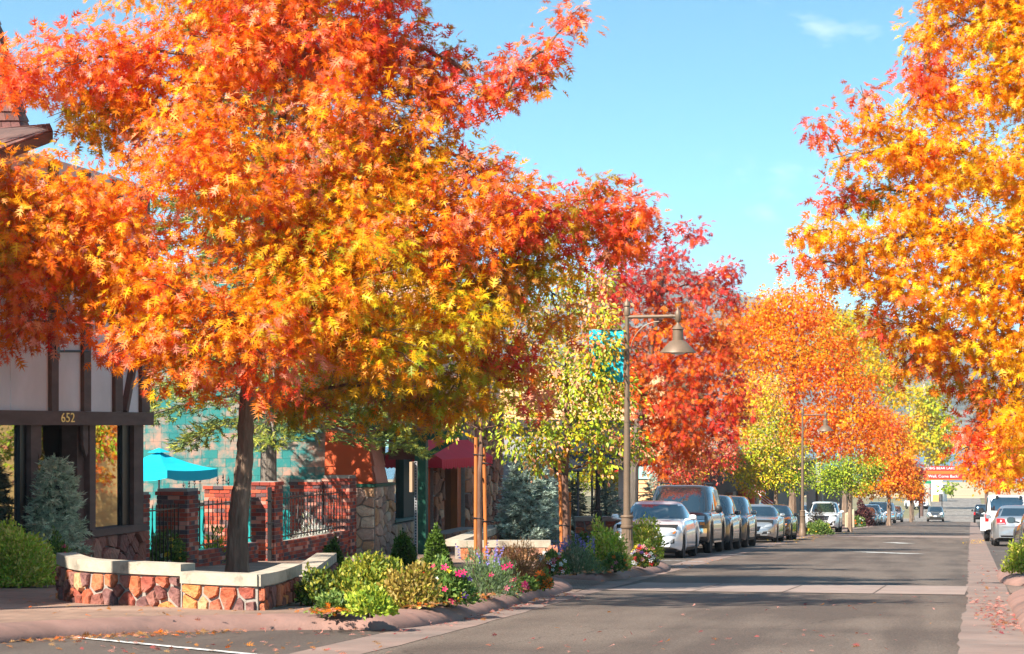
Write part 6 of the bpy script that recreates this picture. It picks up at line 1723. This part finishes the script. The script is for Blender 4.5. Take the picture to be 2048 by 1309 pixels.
    patch('rear_window', M_cglass, 'rear', [(-hw*.72, zg0 + .04), (hw*.72, zg0 + .04), (hw*(t['roofw']-.10), zg1 - .03), (-hw*(t['roofw']-.10), zg1 - .03)], bvc, 10, 5)
    fy = lambda q: -L/2 + L * q
    c0f, c1f, c2f, c3f = t['cab']; mid = (c1f + c2f) / 2 - .015
    zz1 = H - .13
    def yat(z, front):
        s = (z - zb_) / (H - zb_); return (c0 + (c1 - c0) * s) + .13 if front else (c3 + (c2 - c3) * s) - .13
    for sd in ('left', 'right'):
        patch('side_window', M_cglass, sd, [(yat(zg0, 1) + .05, zg0), (fy(mid) - .03, zg0), (fy(mid) - .03, zz1), (yat(zz1, 1) + .02, zz1)], bvc, 6, 4)
        if kind in ('wagon', 'boxy'):
            m2_ = (fy(mid) + yat(zz1, 0)) / 2 - .05
            patch('side_window', M_cglass, sd, [(fy(mid) + .03, zg0), (m2_ - .03, zg0), (m2_ - .03, zz1), (fy(mid) + .03, zz1)], bvc, 6, 4)
            patch('side_window', M_cglass, sd, [(m2_ + .04, zg0 + .02), (yat(zg0, 0) - .06, zg0 + .02), (yat(zz1, 0), zz1), (m2_ + .04, zz1)], bvc, 6, 4)
        else:
            patch('side_window', M_cglass, sd, [(fy(mid) + .03, zg0), (yat(zg0, 0) - .30, zg0), (yat(zz1, 0) - .08, zz1), (fy(mid) + .03, zz1)], bvc, 6, 4)
        if detail:
            for yy in (fy(mid), fy(c0f) + .18):
                patch('door_seam', M_trim, sd, [(yy, cl + .12), (yy + .012, cl + .12), (yy + .012, zb_ - .06), (yy, zb_ - .06)], None, 1, 6, .003)
            patch('sill_trim', M_trim, sd, [(wy[0] + ra + .03, cl + .005), (wy[1] - ra - .03, cl + .005), (wy[1] - ra - .03, cl + .08), (wy[0] + ra + .03, cl + .08)], None, 6, 1, .008)
            patch('door_handle', paint, sd, [(fy(mid) - .25, zb_ - .14), (fy(mid) - .06, zb_ - .14), (fy(mid) - .06, zb_ - .115), (fy(mid) - .25, zb_ - .115)], None, 3, 1, .028)
    # mirrors
    for sg in (-1, 1):
        mm = MB(); yc = fy(c0f) + .42; zc = zb_ + .08
        bw, bh, bd = .10, .075, .055
        if kind in ('wagon', 'pickup', 'boxy'): bh = .11
        cx = sg * (hw + .10)
        for k in range(1):
            ringv = []
            for dy_, s_ in ((-bd, .55), (-bd * .5, .92), (bd * .6, 1.0), (bd, .85)):
                for q in range(10):
                    a = 2 * math.pi * q / 10
                    ringv.append((cx + bw * s_ * math.copysign(abs(math.cos(a)) ** .7, math.cos(a)), yc + dy_, zc + bh * s_ * math.copysign(abs(math.sin(a)) ** .7, math.sin(a))))
            mm.add(ringv, [(i*10+q, i*10+(q+1) % 10, (i+1)*10+(q+1) % 10, (i+1)*10+q) for i in range(3) for q in range(10)] + [tuple(range(9, -1, -1)), tuple(range(30, 40))])
        mm.bar((sg * (hw - .10), yc - .01, zc - .06), (cx - sg * .03, yc, zc - .03), .05, .04)
        mm.build('mirror', paint if style not in ('bigwagon', 'jeep', 'truck') else M_trim, e, True, 40, world=False)
    # wheels
    m1, m2, m3 = wheel_meshes(wr)
    for sg in (-1, 1):
        for yy in wy:
            o = link('wheel', m1, e, world=False); o.location = (sg * (hw - .125), yy, wr)
            if sg < 0: o.rotation_euler = (0, 0, math.pi)
            r2 = link('rim', m2, o, world=False); r3 = link('brake_disc', m3, o, world=False)
            o.rotation_euler = (0, 0, 0 if sg > 0 else math.pi)
            for r_ in (r2, r3): pass
            o.rotation_euler.z += R(-90) if sg > 0 else R(-90)
    # faces
    zh = interp(t['S'], .05) * H
    if style == 'sedan':
        for sg in (-1, 1):
            patch('headlight', M_head, 'front', [(sg*hw*.44, .54), (sg*hw*.80, .58), (sg*hw*.83, .69), (sg*hw*.62, .645)], None, 6, 4, .008)
            patch('indicator', M_amber, 'front', [(sg*hw*.74, .61), (sg*hw*.81, .625), (sg*hw*.825, .68), (sg*hw*.77, .665)], None, 3, 2, .011)
            patch('fog_recess', M_trim, 'front', [(sg*hw*.48, .34), (sg*hw*.80, .38), (sg*hw*.80, .50), (sg*hw*.74, .46)], None, 4, 3, .006)
            patch('fog_light', M_head, 'front', [(sg*hw*.64, .385), (sg*hw*.76, .40), (sg*hw*.77, .47), (sg*hw*.70, .44)], None, 3, 2, .011)
        patch('grille', M_trim, 'front', [(-hw*.36, .33), (hw*.36, .33), (hw*.46, .47), (-hw*.46, .47)], None, 8, 3, .006)
        for zz in (.375, .42): patch('grille_bar', M_chrome, 'front', [(-hw*.36, zz), (hw*.36, zz), (hw*.37, zz + .014), (-hw*.37, zz + .014)], None, 6, 1, .014)
    elif style == 'bigwagon':
        for sg in (-1, 1):
            patch('headlight', M_head, 'front', [(sg*hw*.52, .94), (sg*hw*.86, .94), (sg*hw*.86, 1.04), (sg*hw*.52, 1.04)], None, 5, 2, .012)
            patch('running_light', M_head, 'front', [(sg*hw*.52, .79), (sg*hw*.74, .79), (sg*hw*.74, .87), (sg*hw*.52, .87)], None, 5, 2, .012)
            patch('indicator', M_amber, 'front', [(sg*hw*.75, .79), (sg*hw*.87, .79), (sg*hw*.87, .87), (sg*hw*.75, .87)], None, 3, 2, .013)
            patch('tow_hook_recess', M_trim, 'front', [(sg*hw*.34, .54), (sg*hw*.54, .54), (sg*hw*.54, .61), (sg*hw*.34, .61)], None, 3, 2, .02)
        patch('grille', M_trim, 'front', [(-hw*.48, .78), (hw*.48, .78), (hw*.48, 1.05), (-hw*.48, 1.05)], None, 8, 3, .008)
        patch('grille_bar', M_chrome, 'front', [(-hw*.86, .885), (hw*.86, .885), (hw*.86, .925), (-hw*.86, .925)], None, 10, 1, .02)
        patch('bumper', M_chrome, 'front', [(-hw*.92, .48), (hw*.92, .48), (hw*.93, .70), (-hw*.93, .70)], None, 12, 4, .015)
        for sg in (-1, 1):
            rr = MB(); rr.tube([(sg*hw*.62, c1 + .5, H - .01), (sg*hw*.62, c1 + .6, H + .05), (sg*hw*.62, c2 - .4, H + .05), (sg*hw*.62, c2 - .3, H - .01)], .02, 6); rr.build('roof_rail', M_trim, e, world=False)
            MB().box((sg*hw - .12 * (sg > 0) - .0, wy[0] + ra + .05, cl + .0), (sg*hw + .12 * (sg < 0), wy[1] - ra - .05, cl + .05)).build('running_board', M_chrome, e, world=False)
    elif style == 'nose':
        for sg in (-1, 1):
            patch('headlight', M_head, 'front', [(sg*hw*.50, .56), (sg*hw*.82, .60), (sg*hw*.82, .70), (sg*hw*.60, .655)], None, 6, 4, .008)
            patch('intake', M_trim, 'front', [(sg*hw*.44, .31), (sg*hw*.80, .35), (sg*hw*.78, .43), (sg*hw*.52, .41)], None, 4, 2, .006)
            patch('fog_light', M_head, 'front', [(sg*hw*.66, .345), (sg*hw*.76, .36), (sg*hw*.76, .41), (sg*hw*.66, .40)], None, 3, 2, .012)
        patch('nose_cone', mat('gloss_black', (.006, .006, .007), .08, spec=.7), 'front', [(-hw*.34, .43), (hw*.34, .43), (hw*.42, .60), (-hw*.42, .60)], None, 10, 4, .008)
        patch('lower_grille', M_trim, 'front', [(-hw*.40, .27), (hw*.40, .27), (hw*.40, .33), (-hw*.40, .33)], None, 6, 2, .006)
    elif style == 'cross':
        for sg in (-1, 1):
            patch('headlight', M_head, 'front', [(sg*hw*.46, .80), (sg*hw*.80, .84), (sg*hw*.84, .95), (sg*hw*.50, .90)], None, 6, 4, .008)
            patch('fog_recess', M_trim, 'front', [(sg*hw*.54, .50), (sg*hw*.78, .50), (sg*hw*.80, .64), (sg*hw*.60, .60)], None, 4, 3, .006)
            patch('fog_light', M_head, 'front', [(sg*hw*.64, .53), (sg*hw*.74, .53), (sg*hw*.74, .60), (sg*hw*.64, .59)], None, 2, 2, .012)
        patch('grille', M_trim, 'front', [(-hw*.36, .66), (hw*.36, .66), (hw*.46, .90), (-hw*.46, .90)], None, 8, 4, .008)
        for zz in (.71, .77, .83): patch('grille_bar', M_chrome, 'front', [(-hw*.37, zz), (hw*.37, zz), (hw*.38, zz + .016), (-hw*.38, zz + .016)], None, 6, 1, .016)
        patch('lower_bumper', M_trim, 'front', [(-hw*.70, .33), (hw*.70, .33), (hw*.62, .50), (-hw*.62, .50)], None, 8, 3, .01)
        patch('number_plate', M_plate, 'front', [(-.16, .52), (.16, .52), (.16, .65), (-.16, .65)], None, 2, 2, .02)
        if lights_on:
            for sg in (-1, 1): patch('lit_lamp', mat('lit_lamp', (1, 1, 1), .3, emit=(.85, .95, 1, 9)), 'front', [(sg*hw*.62, .82), (sg*hw*.78, .84), (sg*hw*.78, .93), (sg*hw*.62, .90)], None, 3, 2, .014)
    if style in ('sedan', 'nose', 'dark') or rear:
        zt0 = interp(t['S'], .97) * H
        for sg in (-1, 1):
            patch('tail_light', M_tail, 'rear', [(sg*hw*.52, zt0 - .20), (sg*hw*.86, zt0 - .20), (sg*hw*.87, zt0 - .01), (sg*hw*.58, zt0 - .02)] if kind not in ('boxy', 'pickup') else [(sg*hw*.80, zt0 - .34), (sg*hw*.95, zt0 - .34), (sg*hw*.95, zt0 - .06), (sg*hw*.80, zt0 - .06)], None, 5, 4, .012)
            if rear and kind in ('sedan',):
                patch('reversing_light', M_head, 'rear', [(sg*hw*.56, zt0 - .19), (sg*hw*.84, zt0 - .19), (sg*hw*.84, zt0 - .16), (sg*hw*.56, zt0 - .16)], None, 4, 1, .015)
        patch('number_plate', M_plate, 'rear', [(-.16, zt0 - .25), (.16, zt0 - .25), (.16, zt0 - .11), (-.16, zt0 - .11)], None, 2, 2, .014)
        patch('rear_bumper_trim', M_trim, 'rear', [(-hw*.7, cl + .10), (hw*.7, cl + .10), (hw*.74, cl + .20), (-hw*.74, cl + .20)], None, 8, 2, .008)
        if kind == 'sedan':
            patch('boot_seam', M_trim, 'rear', [(-hw*.7, zt0 - .30), (hw*.7, zt0 - .30), (hw*.7, zt0 - .29), (-hw*.7, zt0 - .29)], None, 8, 1, .004)
            MB().tube([(-hw*.62, L/2 - .3, .27), (-hw*.62, L/2 - .03, .27)], .04, 10).build('exhaust', M_chrome, e, world=False)
    if style == 'jeep':
        for sg in (-1, 1):
            for yy in wy:
                fl = MB(); pts = [(sg*(hw + .03), yy + (ra + .05) * math.cos(R(a)), wr + (ra + .05) * math.sin(R(a))) for a in range(0, 181, 20)]
                for i in range(len(pts) - 1): fl.bar(pts[i], pts[i+1], .06, .20, up=(1, 0, 0))
                fl.build('fender_flare', paint, e, world=False)
        sw = MB().lathe([(.24, -.11), (.36, -.12), (.40, -.08), (.40, .08), (.36, .12), (.2, .12)], (0.1, L/2 + .16, .98), 24, 'y'); sw.build('spare_wheel', M_tyre, e, True, world=False)
        for x in (-.5, 0.42): MB().box((x - .05, L/2 - .12, H - .17), (x + .05, L/2 - .02, H - .05)).build('glass_hinge', M_trim, e, world=False)
    if style == 'truck':
        MB().box((-hw*.9, c3 + .1, .9), (hw*.9, L/2 - .12, t['T'][3][1]*H + .02)).build('bed', M_trim, e, world=False)
    return e

def place_left(u, kind, label, cat, paint, style, X=-7.05, dd=0, yaw=0, **kw):
    """left row: nearest front wheel seen at column u, its outer side at X"""
    d = -X * F / (1942 - u) + dd
    r = ray(u, HOR); Yw = d * CP - X * SP * 0 ; Yw = (X / r.x) * r.y + dd
    t = TYPES[kind]
    return car(kind, label, cat, paint, X - t['W']/2, Yw - t['fo'] + t['L']/2, yaw, False, style, **kw)
P_white = paint_mat('white', (.78, .78, .79), .0, .3)
P_silver = paint_mat('silver', (.42, .43, .44), .7, .3)
P_black = paint_mat('black', (.012, .012, .014), .2, .2)
P_brown = paint_mat('pewter', (.060, .052, .050), .5, .28)
P_blue = paint_mat('slate_blue', (.035, .055, .075), .5, .28)
P_grey = paint_mat('graphite', (.075, .08, .088), .6, .28)
P_lblue = paint_mat('light_blue', (.18, .26, .32), .5, .3)
P_gold = paint_mat('champagne', (.26, .23, .19), .6, .3)
place_left(1370, 'sedan', 'white sedan parked first in the left row, nose towards the camera', 'car', P_white, 'sedan')
place_left(1424, 'wagon', 'tall dark off-road wagon parked behind the white sedan', 'car', P_brown, 'bigwagon')
place_left(1464, 'crossover', 'dark grey hatchback squeezed behind the tall dark wagon', 'car', P_grey, 'sedan')
place_left(1497, 'crossover', 'slate blue hatchback parked just before the silver fastback', 'car', P_blue, 'cross')
place_left(1556, 'fastback', 'silver fastback with a black nose panel in the left row', 'car', P_silver, 'nose')
place_left(1584, 'sedan', 'black sedan half hidden behind the silver fastback', 'car', P_black, 'sedan')
place_left(1679, 'crossover', 'silver-white crossover standing beyond the second lamp post', 'car', P_white, 'cross')
for i, (Yc, kind, lab, pt, st) in enumerate([(188, 'sedan', 'blue-grey hatch at the head of the distant left row', P_blue, 'sedan'), (195, 'crossover', 'silver crossover second in the distant left row', P_silver, 'cross'), (202, 'sedan', 'white sedan in the distant left row', P_white, 'sedan'),
                       (209, 'wagon', 'dark wagon in the distant left row beside the white sedan', P_brown, 'bigwagon'), (224, 'wagon', 'silver-grey wagon towards the end of the distant left row', P_silver, 'bigwagon'), (247, 'crossover', 'light blue crossover last in the distant left row', P_lblue, 'cross')]):
    car(kind, lab, 'car', pt, -8.0 + (.05 * i if i < 5 else 0.3), Yc, 0, False, st, detail=False, group='cars parked down the far left side')
car('crossover', 'champagne car with lit headlamps driving towards the camera', 'car', P_gold, -3.75, 262, 0, False, 'cross', lights_on=True, name='moving_car')
car('pickup', 'white pickup standing before the kiosk', 'car', P_white, -7.4, 335, R(20), False, 'cross', detail=False)
car('sedan', 'dark grey sedan parked at the right edge, tail towards the camera', 'car', P_grey, 1.95, 57.3, R(2), True, 'dark')
car('sedan', 'silver sedan parked between the dark sedan and the white off-road car', 'car', P_silver, 1.62, 87, R(1), True, 'dark')
car('boxy', 'white boxy off-road car with big tyres on the right', 'car', P_white, 1.45, 100.5, 0, True, 'jeep')
car('pickup', 'black pickup far down the right side', 'car', P_black, 1.2, 246, 0, True, 'truck')
# ------------------------------------------------------------------ shrubs and flowers
def flower_mesh(name, c, eye, n=5, cup=.25, w=.42):
    """open flower facing +z: n petals round an eye"""
    vs, fs, cc = [(0, 0, 0)], [], [eye]
    for k in range(n):
        a = 2 * math.pi * k / n; i = len(vs)
        for r_, da, z in ((.55, -w, cup * .5), (1.0, -w * .55, cup), (1.05, w * .55, cup), (.55, w, cup * .5)):
            vs.append((r_ * math.cos(a + da), r_ * math.sin(a + da), z)); cc.append(c)
        fs += [(0, i, i + 3), (i, i + 1, i + 2), (i, i + 2, i + 3)]
    me = mesh(name, vs, fs, leaf_mat('petals', .3, .5, .2))
    at_ = me.attributes.new('col', 'FLOAT_COLOR', 'POINT'); at_.data.foreach_set('color', [q for c_ in cc for q in (*c_, 1)])
    return me
FL = {k: flower_mesh('flower', c, e_) for k, c, e_ in (('pink', (.72, .02, .14), (.5, .02, .1)), ('purple', (.09, .015, .22), (.02, .005, .04)), ('white', (.82, .80, .78), (.7, .65, .2)), ('orange', (.85, .16, .01), (.7, .1, .01)),
      ('red', (.62, .02, .02), (.4, .02, .01)), ('yellow', (.85, .55, .03), (.6, .3, .02)), ('lavender', (.28, .22, .52), (.2, .15, .4)), ('rose', (.70, .18, .26), (.5, .3, .1)))}
def shrub(label, u, v, wpx, hpx, pal, size=.055, dens=1.0, tm=OVAL, flowers=(), fsize=.045, seed=1, name='shrub', up=.5, squash=.8, point=None, d=None, off=None, spikes=0, lump=.18, cat='shrub', group=None, ragged=.12):
    r = np.random.default_rng(seed); rs = random.Random(seed)
    p = gnd(u, v, KH + .02) if d is None else base(u, d, KH + .02)
    if d is None and off: p = p + Vector(off)
    s = depth(p) / F; w, h = wpx * s / 2, hpx * s
    e = empty(name, p, 0, label, cat, group)
    n = int(dens * 4200 * (w * 2 * h * 1.2 + w * w * 2) / (size / .055) ** 2)
    dr = nrmz(r.normal(size=(n, 3))); dr[:, 2] = np.abs(dr[:, 2])
    lm = 1 + lump * np.sin(dr[:, 0] * 5 + seed) * np.cos(dr[:, 1] * 4 + seed * 2) + lump * .7 * np.sin(dr[:, 2] * 7 + dr[:, 0] * 6 + seed)
    rad = (r.random(n) ** .28) * lm + r.normal(size=n) * ragged * .5
    P = dr * rad[:, None] * np.array([w, w * squash, h])
    if point is not None:
        t = np.clip(P[:, 2] / h, 0, 1); f = 1 - t * point; P[:, 0] *= f; P[:, 1] *= f
    D = dr * .8 + np.array([0, 0, up]) + r.normal(size=(n, 3)) * .5
    N = dr + r.normal(size=(n, 3)) * .6 + np.array([0, 0, .5])
    cols, pr = palette(pal)
    # colour drifts in patches
    ph = np.sin(dr[:, 0] * 3.1 + seed) + np.cos(dr[:, 2] * 4.3 + seed * 1.7) + r.normal(size=n) * .8
    order = np.clip(((ph + 3) / 6 * len(cols)).astype(int), 0, len(cols) - 1)
    ci = np.where(r.random(n) < .55, r.choice(len(cols), size=n, p=pr), order)
    C = cols[ci] * (.72 + .6 * r.random(n))[:, None]
    S = size * (.6 + .8 * r.random(n))
    me = leaf_mesh('foliage', tm, P, D, N, S, np.clip(C, 0, .95), M_leaf_g)
    o = link('foliage', me, e, world=False); o['kind'] = 'stuff'
    st = MB()
    for k in range(7):
        a = rs.uniform(0, 6.28); q = Vector((math.cos(a) * w * .5, math.sin(a) * w * squash * .5, h * rs.uniform(.5, .8)))
        st.tube([(q.x * .15, q.y * .15, -.03), (q.x * .6, q.y * .6, q.z * .5), q], [.012, .009, .004], 4)
    st.build('stem', mat('stem_brown', (.08, .05, .03), .9), e, fix=False, world=False)['kind'] = 'stuff'
    for kind, cnt in flowers:
        for k in range(cnt):
            a = rs.uniform(-2.9, -.25); el = rs.uniform(.1, .95)
            q = Vector((math.cos(a) * w * math.sqrt(1 - el * el * .8), math.sin(a) * w * squash, h * el)) * rs.uniform(.98, 1.1)
            if point is not None: pass
            f = link('flower', FL[kind], e, world=False)
            f.location = q; nn = Vector((q.x, q.y - w * .6, q.z * .6 + .1)).normalized()
            f.rotation_euler = nn.to_track_quat('Z', 'Y').to_euler(); f.scale = (fsize * rs.uniform(.5, .95),) * 3
    for k in range(spikes):
        # upright lavender spikes
        a = rs.uniform(0, 6.28); rr = rs.uniform(.3, 1) * w
        b = Vector((math.cos(a) * rr, math.sin(a) * rr * squash - w * .2, h * rs.uniform(.7, 1.0))); tip = b + Vector((rs.uniform(-.06, .06), rs.uniform(-.04, .04), h * rs.uniform(.18, .4)))
        n2 = 16; t = np.linspace(0, 1, n2); PP = np.array(b)[None] * (1 - t[:, None]) + np.array(tip)[None] * t[:, None]
        DD = r.normal(size=(n2, 3)) + np.array([0, 0, .4]); me = leaf_mesh('flower_spike', TRI4, PP, DD, r.normal(size=(n2, 3)), np.full(n2, .03), np.tile(np.array([[.24, .20, .48]]), (n2, 1)) * (.7 + .6 * r.random((n2, 1))), M_leaf_g)
        link('flower_spike', me, e, world=False)
    return e
YGb = [((.36, .34, .03), 3), ((.22, .27, .03), 3), ((.14, .20, .02), 2), ((.50, .40, .06), 2)]
GDb = [((.42, .30, .06), 3), ((.30, .20, .04), 2.5), ((.28, .27, .03), 2), ((.50, .40, .14), 1.5)]
YSb = [((.58, .60, .06), 3), ((.40, .50, .05), 3), ((.72, .58, .14), 1.6), ((.30, .38, .04), 2)]
DKb = [((.085, .16, .02), 3), ((.13, .21, .025), 3), ((.10, .16, .02), 1.5), ((.02, .045, .008), 1)]
LMb = [((.40, .48, .04), 3), ((.28, .38, .04), 3), ((.52, .52, .06), 2), ((.16, .26, .03), 1.5)]
GNb = [((.10, .19, .03), 3), ((.16, .25, .05), 3), ((.24, .30, .06), 1.5), ((.06, .11, .02), 1.5)]
GYb = [((.18, .26, .12), 3), ((.12, .19, .07), 3), ((.24, .30, .18), 1.5), ((.07, .12, .04), 1.5)]
BRb = [((.26, .12, .04), 3), ((.19, .09, .035), 3), ((.34, .18, .06), 2), ((.14, .07, .03), 1)]
SVb = [((.60, .60, .55), 3), ((.45, .47, .42), 2), ((.75, .74, .68), 2), ((.25, .28, .15), 1)]
MRb = [((.13, .035, .035), 3), ((.09, .03, .03), 3), ((.18, .06, .04), 1)]
shrub('clipped dark green bush at the brick wall end, left of the others', 665, 1150, 52, 66, DKb, .045, 1.5, seed=201, up=.3, point=.25, name='topiary_bush', lump=.08)
shrub('clipped round dark green bush beside the steel sign post', 806, 1132, 54, 64, DKb, .045, 1.5, seed=202, up=.3, point=.2, name='topiary_bush', lump=.08)
shrub('clipped dark green bush with a narrow top knot before the green porch post', 873, 1137, 60, 80, DKb, .045, 1.5, seed=203, up=.3, point=.55, name='topiary_bush', lump=.1)

shrub('dark glossy shrub nearest the planter wall end', 640, 1208, 96, 68, [((.06, .10, .015), 3), ((.12, .17, .02), 2), ((.35, .33, .04), .8), ((.04, .07, .01), 2)], .05, 1.1, seed=205)
shrub('large yellow-green bush in the middle of the front bed', 738, 1208, 180, 90, YGb, .048, 1.3, OVAL, seed=206, up=.6)
shrub('golden straw-coloured bush right of the large yellow-green one', 820, 1213, 116, 74, GDb, .05, 1.3, OVAL, seed=207, up=.6)
shrub('low bluish-green plant at the front of the bed', 668, 1226, 78, 36, GNb + [((.28, .40, .10), 2)], .045, 1.4, seed=208)
shrub('low lime-green plant spreading to the kerb', 740, 1230, 96, 50, LMb, .05, 1.4, seed=209)
shrub('petunia clump with pink and dark purple flowers', 893, 1208, 116, 78, GNb, .05, 1.2, flowers=(('pink', 9), ('purple', 5), ('yellow', 2), ('white', 2), ('red', 2)), fsize=.05, seed=210, name='flower_clump', cat='flowers')
shrub('grey-green catmint with a few pink blooms beside the first staked pear', 972, 1192, 136, 84, GYb + [((.20, .30, .05), 2)], .045, 1.2, BLADE, flowers=(('pink', 5), ('rose', 3)), fsize=.05, seed=211, up=.9, spikes=10, name='flower_clump', cat='flowers')
shrub('russet brown bush at the right end of the front bed', 1038, 1171, 124, 82, BRb, .05, 1.4, BLADE, seed=212, up=.5)
shrub('trailing magenta flowers along the kerb under the russet bush', 1040, 1182, 70, 24, GNb, .04, 1.3, flowers=(('pink', 9), ('rose', 3)), fsize=.05, seed=213, name='flower_clump', cat='flowers')
shrub('orange marigolds on the tip of the front bed', 1087, 1178, 30, 34, GNb, .04, 1.4, flowers=(('orange', 13),), fsize=.06, seed=214, name='flower_clump', cat='flowers')
shrub('white and red bedding flowers beside the wooden bollard', 1103, 1149, 64, 44, GNb + [((.4, .35, .05), 1)], .04, 1.3, flowers=(('white', 12), ('red', 7), ('rose', 5), ('yellow', 3)), fsize=.055, seed=215, name='flower_clump', cat='flowers')
shrub('lavender clump with violet spikes in the second bed', 1150, 1147, 110, 58, GYb, .045, 1.2, BLADE, seed=216, up=.9, spikes=26, name='flower_clump', cat='flowers')
shrub('yellow-green rounded bush left of the lamp base', 1212, 1140, 88, 84, YSb, .06, 1.3, seed=217)
shrub('low green bush hugging the lamp base', 1230, 1142, 50, 34, GNb, .05, 1.3, seed=218, flowers=(('rose', 3), ('orange', 3)), fsize=.04)
shrub('yellow-green rounded bush between the lamp base and the white sedan', 1283, 1120, 84, 76, YSb, .06, 1.3, seed=219)
shrub('red, white and yellow flowers right of the lamp base', 1289, 1133, 56, 42, GNb + [((.4, .35, .05), 2)], .04, 1.3, flowers=(('white', 9), ('red', 8), ('rose', 7), ('yellow', 7), ('purple', 4)), fsize=.055, seed=220, name='flower_clump', cat='flowers')
shrub('yellow-green bush under the left shop window', 25, 1172, 158, 112, YSb, .048, 1.3, OVAL, seed=221, up=.6)
shrub('green plant with pink petunias under the small spruce', 112, 1166, 84, 86, GNb + [((.26, .34, .04), 3)], .05, 1.2, flowers=(('pink', 13), ('purple', 3)), fsize=.06, seed=222, name='flower_clump', cat='flowers')
shrub('silvery dusty foliage behind the railing right of the oak trunk', 628, 1092, 90, 72, SVb, .09, 1.0, BLADE, seed=223, d=52.3, up=.9)
shrub('yellow-green grassy plant behind the railing beside the oak trunk', 428, 1085, 52, 74, LMb, .12, .9, BLADE, seed=224, d=44.6, up=.9)
shrub('yellow and white pansies behind the railing near the shop', 330, 1110, 80, 62, GNb, .06, 1.0, flowers=(('yellow', 9), ('white', 6)), fsize=.05, seed=225, d=42.2, name='flower_clump', cat='flowers')
shrub('yellow-green bush on the right-hand kerb bulb', 2046, 1146, 64, 66, YSb, .055, 1.3, seed=226)
shrub('brown shrub beside the second lamp post', 1634, 1053, 44, 46, BRb + [((.16, .07, .04), 2)], .09, 1.2, BLADE, seed=227, d=112, up=.8)
shrub('green plants on the tip of the bulb by the second lamp', 1640, 1066, 50, 24, GNb, .08, 1.3, seed=228, d=104, flowers=(('yellow', 4),), fsize=.06)
shrub('maroon hedge in the bulb before the distant cars', 1726, 1048, 40, 44, MRb, .12, 1.3, seed=229, d=158)
shrub('green plants with orange flowers at the maroon hedge', 1712, 1050, 34, 20, GNb, .1, 1.3, seed=230, d=153, flowers=(('orange', 5), ('white', 3)), fsize=.1)
shrub('low plants in the far stone planter', 1165, 1070, 70, 22, GNb, .06, 1.2, seed=231, d=67.5, flowers=(('pink', 4), ('white', 3)), fsize=.05)

# ------------------------------------------------------------------ fallen leaves
def fallen(name, label, spots, tm=OAK, seed=5, size=.078):
    r = np.random.default_rng(seed); Ps, Cs = [], []
    for (poly, n, pal, lift) in spots:
        (u0, v0), (u1, v1), spread = poly
        cols, pr = palette(pal)
        for _ in range(n):
            t = r.random(); u = u0 + (u1 - u0) * t + r.normal() * spread[0]; v = v0 + (v1 - v0) * t + r.normal() * spread[1]
            if v < 1040: continue
            p = gnd(u, v, lift); Ps.append((p.x, p.y, p.z + .014 + r.random() * .012)); Cs.append(cols[r.choice(len(cols), p=pr)] * (.7 + .6 * r.random()))
    P = np.array(Ps); n = len(P)
    D = r.normal(size=(n, 3)); D[:, 2] *= .12
    N = np.array([0, 0, 1.]) + r.normal(size=(n, 3)) * .35
    me = leaf_mesh(name, tm, P, D, N, size * (.6 + .7 * r.random(n)), np.array(Cs), M_leaf)
    o = link(name, me); tag(o, label, 'leaves', None, 'stuff')
RP = [((.50, .10, .09), 2), ((.66, .30, .24), 4), ((.55, .16, .08), 1.5), ((.34, .05, .06), 1), (BR, 1.5)]
TB = [(BR, 3), ((.5, .28, .12), 3), (O2, 1.5), (PK, 1)]
fallen('fallen_leaves', 'pink and tan oak leaves scattered over the street and pavement', [
    (((1960, 1205), (2030, 1255), (16, 9)), 150, RP, 0.0), (((1985, 1190), (2000, 1262), (22, 14)), 110, RP, 0.0), (((1950, 1100), (1990, 1180), (18, 20)), 60, RP, 0),
    (((20, 1284), (480, 1264), (24, 2.5)), 200, TB, 0), (((60, 1280), (330, 1268), (30, 3)), 80, TB + [(O1, 3)], 0),
    (((60, 1205), (560, 1228), (70, 10)), 60, TB, KH), (((480, 1262), (820, 1266), (30, 6)), 40, RP, 0),
    (((850, 1255), (1150, 1190), (16, 4)), 90, RP, 0), (((1000, 1222), (1130, 1188), (14, 3)), 70, RP, 0),
    (((620, 1226), (690, 1222), (16, 3)), 120, TB + [(O1, 2)], KH + .05), (((820, 1218), (1040, 1180), (10, 3)), 120, TB, KH + .05), (((1110, 1150), (1260, 1140), (14, 2)), 70, TB, KH + .05),
    (((0, 1290), (700, 1300), (120, 10)), 90, RP + TB, 0), (((900, 1290), (1900, 1280), (150, 16)), 60, RP, 0), (((1200, 1230), (1900, 1200), (120, 14)), 30, RP, 0),
    (((1220, 1160), (1420, 1122), (14, 3)), 70, TB + [(YO, 2)], 0), (((1560, 1086), (1680, 1066), (14, 2)), 170, [(YO, 4), (YE, 2), (BR, 1)], 0), (((1945, 1088), (1962, 1080), (7, 2)), 90, [(YO, 4), (YE, 2)], 0),
    (((1700, 1060), (1900, 1050), (60, 6)), 50, [(YO, 2), (BR, 2)], 0)])
# ------------------------------------------------------------------ the air between the town and the mountains
hz = bpy.data.materials.new('haze'); hz.use_nodes = True
n_, l_ = hz.node_tree.nodes, hz.node_tree.links
n_.remove(n_['Principled BSDF'])
pv = n_.new('ShaderNodeVolumePrincipled'); pv.inputs['Color'].default_value = (.86, .90, .96, 1); pv.inputs['Density'].default_value = 0.00015
pv.inputs['Anisotropy'].default_value = 0.2
l_.new(pv.outputs[0], n_['Material Output'].inputs['Volume'])
hb_ = MB().box((-1900, -120, -17.5), (1900, 5200, 300)).build('haze', hz); hb_['kind'] = 'stuff'
tag(hb_, 'pale air thickening towards the mountains across the lake', 'haze')
